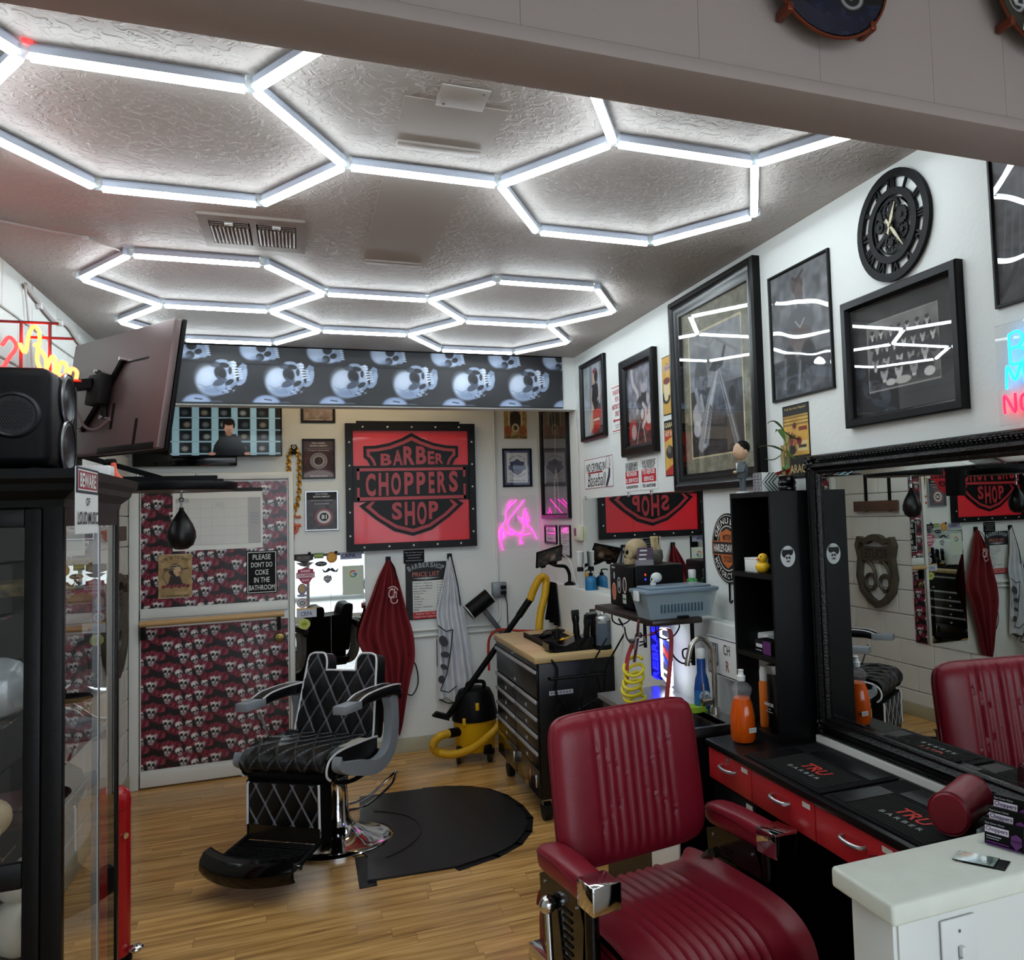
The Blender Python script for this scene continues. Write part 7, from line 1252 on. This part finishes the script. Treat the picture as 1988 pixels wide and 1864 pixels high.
# speed bag platform
t = T('speed_bag_platform', 'black speed bag platform braced to the block wall', 'speed bag platform'); O('drum_board', MB().lathe([(0, 1.905), (.27, 1.905), (.275, 1.915), (.275, 1.94), (.27, 1.948), (0, 1.948)], (-.593, 5.0, 0), 40), 'black', t); O('drum_underside', MB().lathe([(0, 1.9035), (.262, 1.9035), (.262, 1.905)], (-.593, 5.0, 0), 40), 'walnut', t)
O('post', MB().box(XL+.001, XL+.04, 4.93, 5.07, 1.75, 2.14), 'black', t)
for q in (-.18, .18): O('brace', MB().tube([V(XL+.03, 5.0+q*.3, 2.10), V(-.62, 5.0+q, 1.955)], .018, 4), 'black', t); O('beam', MB().box(XL+.02, -.40, 5.0+q-.018, 5.0+q+.018, 1.9485, 1.975), 'black', t)
O('clamp_knob', MB().cyl((-.90, 4.9, 2.05), (-.86, 4.89, 2.05), .02, n=8), 'black', t)
for q in (-.16, .1): O('bolt', MB().cyl((-.593+q, 4.82, 1.948), (-.593+q, 4.82, 1.985), .007, n=8), 'alu', t)
t = T('speed_bag', 'black leather speed bag hanging from the round platform', 'speed bag', (-.571, 4.9, 1.603)); O('bladder', MB().lathe([(0, 0), (.03, .004), (.055, .024), (.067, .06), (.066, .09), (.052, .13), (.03, .17), (.012, .20), (.01, .215)], n=28), 'black_leather', t); O('swivel', MB().cyl((0, 0, .215), (0, 0, .30), .006, n=8).ball((0, 0, .255), .013), 'steel', t); O('swivel_plate', MB().lathe([(.035, .297), (.035, .3005), (0, .301)], n=16), 'steel', t)
# red pedal bin
t = T('red_pedal_bin', 'slim glossy red pedal bin beside the display cabinet', 'trash can', (-.722, 4.05, 0)); M('bin_red', '#a3121c', .18, spec=.6); O('body', MB().lathe([(.066, .025), (.068, .06), (.068, .60)], n=32), 'bin_red', t); O('lid', MB().lathe([(.069, .602), (.07, .63), (.063, .66), (.045, .68), (0, .69)], n=32), 'bin_red', t); O('base', MB().lathe([(.0, 0), (.073, 0), (.073, .02), (.066, .03)], n=32), 'black', t)
p_ = O('pedal', MB().ball((.09, -.03, .05), .03, .03, .016), 'chrome', t); O('badge', MB().cyl((.05, -.042, .50), (.06, -.05, .50), .012, n=12), 'chrome', t)
# ================================================================ back wall, lower: mirror with stickers, capes, price list
t = T('sticker_mirror', 'frameless mirror covered with shop stickers by the door', 'mirror', mat=onback(.183, .92, .001)); O('mirror_glass', MB().box(-.238, -.0, -.57, .57, 0, .006).box(.002, .238, -.57, .57, 0, .006), 'mirror', t)
for q in (-.14, .04): O('clip', MB().rbox(q-.01, q+.01, .565, .585, .003, .01, .002), 'black', t)
Q = lambda a, b: (-.238+(a-160)*.000298, .57-(b-170)*.000298)          # sticker positions
def stk(name, f, lab): k = Ink(.0068, .0003); f(k); k.obj(name, t, label=lab)
def s1(k): (a, b) = Q(360, 260); k.poly([(a-.065, b+.03), (a+.065, b+.03), (a+.065, b-.012), (a, b-.035), (a-.065, b-.012)], '#2a1c1e').frame(a-.045, b-.016, a+.045, b+.014, .002, '#8e8e8e').text('FELLOW', a, b, .075, .018, '#8e8e8e', .01)
def s2(k): (a, b) = Q(700, 215); k.rect(a-.032, b-.02, a+.032, b+.02, '#6c8a5a').rect(a-.028, b-.004, a+.028, b+.004, '#c9b84a')
def s3(k): (a, b) = Q(995, 270); k.ell(a, b, .037, .04, '#b0702c').ell(a, b, .028, .03, '#c9943c')
def s4(k): (a, b) = Q(390, 400); k.poly([(a-.06, b+.01), (a-.02, b+.012), (a, b+.02), (a+.02, b+.012), (a+.06, b+.01), (a+.03, b-.012), (a, b-.02), (a-.03, b-.012)], '#6a6460').ell(a, b, .016, .016, '#3a3634')
def s5(k): (a, b) = Q(750, 415); k.ell(a, b, .04, .018, '#17181a').stroke([(a-.025, b-.004), (a-.01, b+.006), (a+.005, b-.003), (a+.026, b+.005)], .004, '#b9b9b9')
def s6(k): (a, b) = Q(960, 570); k.poly([(a-.058, b+.012), (a-.035, b-.008), (a-.012, b+.016), (a, b+.006), (a+.012, b+.016), (a+.035, b-.008), (a+.058, b+.012), (a+.045, b-.018), (a+.02, b-.016), (a, b-.004), (a-.02, b-.016), (a-.045, b-.018)], '#1b2028')
def shd(k, a, b, s, c1, c2):
    P = [(0, .5), (.2, .4), (.42, .36), (.42, .22), (.5, .15), (.5, -.12), (.36, -.16), (.2, -.4), (0, -.5)]; P = P+[(-u, v) for u, v in P[::-1][1:-1]]; k.poly([(a+u*s, b+v*s) for u, v in P], c1).rect(a-.48*s, b-.1*s, a+.48*s, b+.12*s, '#d9d4d8').text('CHOPPERS', a, b+.01*s, .85*s, .16*s, c1, .03).text('BARBER', a, b+.27*s, .5*s, .12*s, c2, .03).text('SHOP', a, b-.26*s, .38*s, .12*s, c2, .03)
stk('sticker', s1, 'dark FELLOW sticker'); stk('sticker', s2, 'green sticker'); stk('sticker', s3, 'orange rosette sticker'); stk('sticker', s4, 'winged sticker'); stk('sticker', s5, 'black oval sticker'); stk('sticker', s6, 'black moustache sticker')
stk('sticker', lambda k: shd(k, *Q(400, 680), .125, '#a83a5a', '#e0d6da'), 'pink shield sticker'); stk('sticker', lambda k: shd(k, *Q(895, 790), .058, '#55525c', '#d9d9dc'), 'small grey shield sticker')
def s7(k): (a, b) = Q(320, 1030); k.ell(a, b+.01, .03, .04, '#8a7a9c').ell(a, b+.015, .02, .03, '#b39a6a').ell(a, b-.035, .036, .01, '#8a86a0')
def s8(k): (a, b) = Q(325, 1330); k.ell(a, b, .037, .034, '#a86a70').ell(a, b, .031, .028, '#cfcacc').ell(a, b, .02, .018, '#5c7474').text('83', a, b, .02, .018, '#d9d9d9', .02)
def s9(k): (a, b) = Q(415, 1560); k.rect(a-.066, b-.034, a+.066, b+.034, '#bfc3cc').rect(a-.066, b+.024, a+.066, b+.034, '#c9a25a').text('CRPA', a+.0, b-.008, .076, .032, '#3a4e78', .01)
def s10(k): (a, b) = Q(360, 1830); k.ell(a, b, .04, .037, '#c4c96a').ell(a, b, .034, .031, '#aeb85a').ell(a, b, .018, .012, '#8a8a2a')
def s11(k): (a, b) = Q(1440, 250); k.rect(a-.075, b-.026, a+.075, b+.026, '#9a9ab0').text('CRPA', a-.018, b, .1, .028, '#2a2e50', .03)
def s12(k): (a, b) = Q(1480, 850); k.rect(a-.073, b-.105, a+.073, b+.105, '#c3cdbd'); R = .026; c = (a, b+.045); k.ring(*c, R*.62, R, '#c04a3c', 12, .75, 2.6).ring(*c, R*.62, R, '#d0a83c', 10, 2.6, 3.7).ring(*c, R*.62, R, '#4a9a5a', 12, 3.7, 5.5).ring(*c, R*.62, R, '#4a6ab8', 8, 5.5, 6.28).rect(c[0], c[1]-.005, c[0]+R, c[1]+.005, '#4a6ab8')
stk('sticker', s7, 'purple cartoon sticker'); stk('sticker', s8, 'round pink rimmed sticker'); stk('sticker', s9, 'CRPA plate sticker'); stk('sticker', s10, 'yellow duck sticker'); stk('sticker', s11, 'grey CRPA sticker'); stk('review_card', s12, 'pale review card with coloured G')
k = Ink(.0044)
k.text('Built for Ryan Corum', 0, .03, .13, .013, '#c9c9cc')
for i, w_ in enumerate((.055, .045, .06)): k.rect(-w_, .008-i*.02, w_, .013-i*.02, '#8a8a8e')
board('builder_plaque', 'small black plaque under the big red sign', onback(.772, 1.435, .002), .152, .10, .004, k, 'black')
def pricelist():
    t = T('price_list', 'black BARBERSHOP PRICE LIST board between the two capes', 'price list', mat=onback(.858, 1.185, .001)); O('panel', MB().rbox(-.15, .15, -.222, .205, 0, .004, .0015, 1), 'black', t); k = Ink(.0046); k.rect(-.15, -.222, .15, .205, '#15171c')
    k.arc('BARBERSHOP', 0, -.12, .305, 2.03, 1.11, .038, '#9aa0a6', .02); k.text('PRICE LIST', 0, .115, .2, .034, '#b3685c', .01); k.poly([(-.1, .085), (0, .093), (.1, .085), (0, .073)], '#9aa0a6')
    k.rect(-.10, -.215, .14, .065, '#d9dcd8')
    for i, s_ in enumerate(('Regular Haircut', 'Haircut + Beard', 'Hot Towel Shave', 'Beard Trim', 'Eyebrows', 'Fades', 'Shape Up', 'Shampoo', 'Designs', 'Senior Citizens', 'Kids')): y_ = .048-i*.0195; k.text(s_, -.093+.0045*len(s_), y_, .009*len(s_), .011, '#2a2a2e', .01).rect(-.02, y_-.005, .07, y_-.004, '#8a8a8e').text('$', .082, y_, .007, .011, '#2a2a2e').rect(.095, y_-.003, .13, y_+.002, '#9a9aa0')
    k.rect(-.10, -.215, .14, -.165, '#b02a30').text('Regular Cut + Eyebrows', .02, -.18, .2, .012, '#e0d9d6', .01).text('Regular Cut + Eyebrows + Beard', .02, -.201, .22, .012, '#e0d9d6', .01); k.obj('lettering', t)
pricelist()
def cape(name, label, hook, outline_, mat_, folds, depth=.05):
    """Hanging cloth: rows from the hook down; outline_ = [(z, left x, right x)]."""
    t = T(name, label, 'cape'); n = 44; P = []; Z = [(V(a, b, c)) for a, b, c in outline_]; rows = smoothpath(Z, 6)
    for j, r in enumerate(rows):
        f = j/(len(rows)-1); line = []
        for i in range(n+1):
            u = i/n; x = r.y+(r.z-r.y)*u; a = min(1, f*5); line.append(V(x, D-.02-depth*a*(.45+.4*sin(u*folds*2*PI+.8*sin(f*4)))-.01*sin(u*PI), r.x+.02*a*sin(u*folds*PI)*f))
        P.append(line)
    O('cloth', MB().grid(P), mat_, t, SM*2); O('hook', MB().rbox(hook[0]-.017, hook[0]+.017, D-.03, D-.001, hook[1]-.03, hook[1]+.025, .004), 'black', t); return t
M('cape_red', '#74161f', .8); M('cape_grey', '#d3d5da', .75, vary=(9, '#b9bdc6', .6), sheen=.2)
t = cape('red_cape', 'dark red barber cape hanging on a hook', (.585, 1.42), [(1.425, .575, .60), (1.30, .51, .645), (1.15, .45, .68), (1.0, .39, .715), (.86, .36, .75), (.70, .42, .755), (.55, .46, .72), (.40, .50, .69), (.25, .53, .665), (.15, .57, .64)], 'cape_red', 3.2, .085); k = Ink(.0)
O('tie_cord', MB().tube(smoothpath([(.60, D-.03, 1.41), (.625, D-.07, 1.36), (.64, D-.08, 1.28)], 5), .004, 6).tube(smoothpath([(.72, D-.06, .72), (.77, D-.05, .62), (.78, D-.04, .50), (.74, D-.04, .42), (.69, D-.05, .44)], 5), .0045, 6), 'black', t)
k = Ink(.0); k.ring(0, .0, .035, .042, '#c9a8a8', 20, .2, 2.4).text('Ch', 0, -.01, .06, .075, '#c9a8a8', .02, .2).ring(.01, -.06, .02, .027, '#c9a8a8', 16, 2.6, 6.4); o = k.obj('emblem', t); LATER.append((o, onback(.605, 1.19, .10)))
t = cape('patterned_cape', 'grey white patterned barber cape with black trim on a hook', (1.033, 1.42), [(1.425, 1.02, 1.045), (1.28, .985, 1.07), (1.12, .945, 1.10), (1.0, .92, 1.125), (.9, .93, 1.14), (.75, .93, 1.16), (.6, .925, 1.175), (.48, .92, 1.185), (.36, .92, 1.18)], 'cape_grey', 3, .07)
k = Ink(.0, .0003)
for q, (a, b, rx, ry, rt_) in enumerate(((-.07, -.12, .03, .045, .5), (-.06, -.22, .035, .022, -.3), (-.07, -.31, .03, .018, -.6), (-.09, -.40, .025, .03, .2))): k.ell(a, b, rx, ry, '#3a3a40', 16, rt_)
k.stroke([(-.11, .0), (-.05, -.05), (.0, -.04), (-.02, -.2), (-.05, -.36), (-.1, -.48), (-.04, -.5), (.02, -.46)], .008, '#17171a').stroke([(-.12, -.1), (-.12, -.3)], .006, '#17171a'); o = k.obj('printed_tools', t, label='black tool prints on the cape'); LATER.append((o, onback(1.035, .92, .095)))
O('trim_cord', MB().tube(smoothpath([(1.045, D-.03, 1.42), (1.085, D-.06, 1.2), (1.10, D-.06, 1.05)], 5), .004, 6).tube(smoothpath([(.93, D-.06, .37), (1.0, D-.08, .335), (1.06, D-.08, .35), (1.02, D-.07, .29), (1.1, D-.06, .27)], 5), .005, 6), 'black', t)
t = T('wall_mallet', 'large black mallet with white rims hung on the back wall', 'mallet', mat=onback(1.24, 1.055, .09) @ Matrix.Rotation(-.95, 4, 'Z')); O('head', MB().cyl((0, -.105, 0), (0, .105, 0), .062, n=28), 'black', t)
for q in (-.1, .1): O('rim', MB().tube([V(.0625*cos(a), q, .0625*sin(a)) for a in [2*PI*i/28 for i in range(28)]], .004, 6, True), 'white', t)
O('handle', MB().rbox(.06, .34, -.018, .018, -.018, .018, .006), M('handle_grey', '#4a4c50', .5), t)
# shop vacuum with hose and wand
t = T('shop_vacuum', 'yellow and black shop vacuum by the tool chest', 'vacuum cleaner', (1.125, 6.17, 0)); M('vac_yellow', '#d9a812', .4); O('tank', MB().lathe([(0, .07), (.125, .07), (.14, .10), (.15, .27), (.155, .285)], n=32), 'vac_yellow', t); O('motor_head', MB().lathe([(.16, .285), (.162, .31), (.15, .36), (.135, .44), (.11, .49), (.05, .51), (0, .512)], n=32), 'black', t); O('carry_handle', MB().tube(smoothpath([(-.06, -.05, .5), (-.05, -.05, .545), (.05, -.05, .545), (.06, -.05, .5)], 5), .014, 8), 'black', t)
for q in (-.6, .0, .6): O('latch', MB().rbox(-.012, .012, -.006, .012, -.03, .02, .003), 'vac_yellow', t, loc=(.155*sin(q)-.01, -.155*cos(q), .30 if q else .40))
for i in range(4): a = .5+i*PI/2; f_ = O('caster', MB().cyl((.15*cos(a)-.012, .15*sin(a), .03), (.15*cos(a)+.012, .15*sin(a), .03), .03, n=14), 'rubber', t); O('caster_leg', MB().rbox(.13*cos(a)-.03, .13*cos(a)+.03, .13*sin(a)-.03, .13*sin(a)+.03, .055, .12, .012), 'black', f_)
O('hose_port', MB().cyl((-.12, -.06, .22), (-.2, -.1, .225), .032, n=16), 'black', t)
def ribbed(pts, r, pitch=.008):
    P = smoothpath(pts, 24); L = 0; Rr = []; 
    for i, p in enumerate(P): Rr.append(r*(1+.06*(i % 2)))
    return MB().tube(P, Rr, 10)
O('hose', ribbed([(-.2, -.1, .225), (-.27, -.13, .22), (-.31, -.12, .17), (-.28, -.1, .11), (-.18, -.16, .095), (-.05, -.22, .14), (.08, -.26, .24), (.16, -.2, .30)], .027), M('hose_amber', '#c99a14', .45), t)
t = T('vacuum_wand', 'black vacuum wand leaning behind the tool chest', 'vacuum wand'); O('tube', MB().tube([V(.93, 6.13, .33), V(1.2, 6.06, .70), V(1.50, 5.98, 1.11)], .021, 12), 'black', t); O('collar', MB().cyl((1.42, 6.0, 1.0), (1.50, 5.98, 1.115), .026, n=12), 'black_gloss', t); O('nozzle', MB().prism([(-.06, -.015), (.06, -.015), (.05, .02), (-.04, .02)], -.03, .03).tf(Matrix.Translation((.885, 6.14, .335)) @ Matrix.Rotation(.35, 4, 'Y') @ Matrix.Rotation(PI/2, 4, 'X')), 'black', t)
O('hose', ribbed([(1.50, 5.98, 1.11), (1.53, 5.97, 1.19), (1.575, 5.955, 1.265), (1.612, 5.95, 1.25), (1.60, 5.93, 1.15), (1.56, 5.92, 1.02), (1.54, 5.90, .90)], .027), 'hose_amber', t)
t = T('red_air_line', 'thin red air line curving behind the tool chest', 'hose'); O('line', MB().tube(smoothpath([(1.30, 6.5, .55), (1.30, 6.48, .78), (1.36, 6.4, .86), (1.46, 6.2, .87), (1.56, 6.0, .88)], 6), .01, 8), M('line_red', '#b03a2c', .45), t)
# decals that were given in room coordinates
bpy.context.view_layer.update()
for o, m_ in LATER: o.matrix_world = m_
bpy.context.view_layer.update()
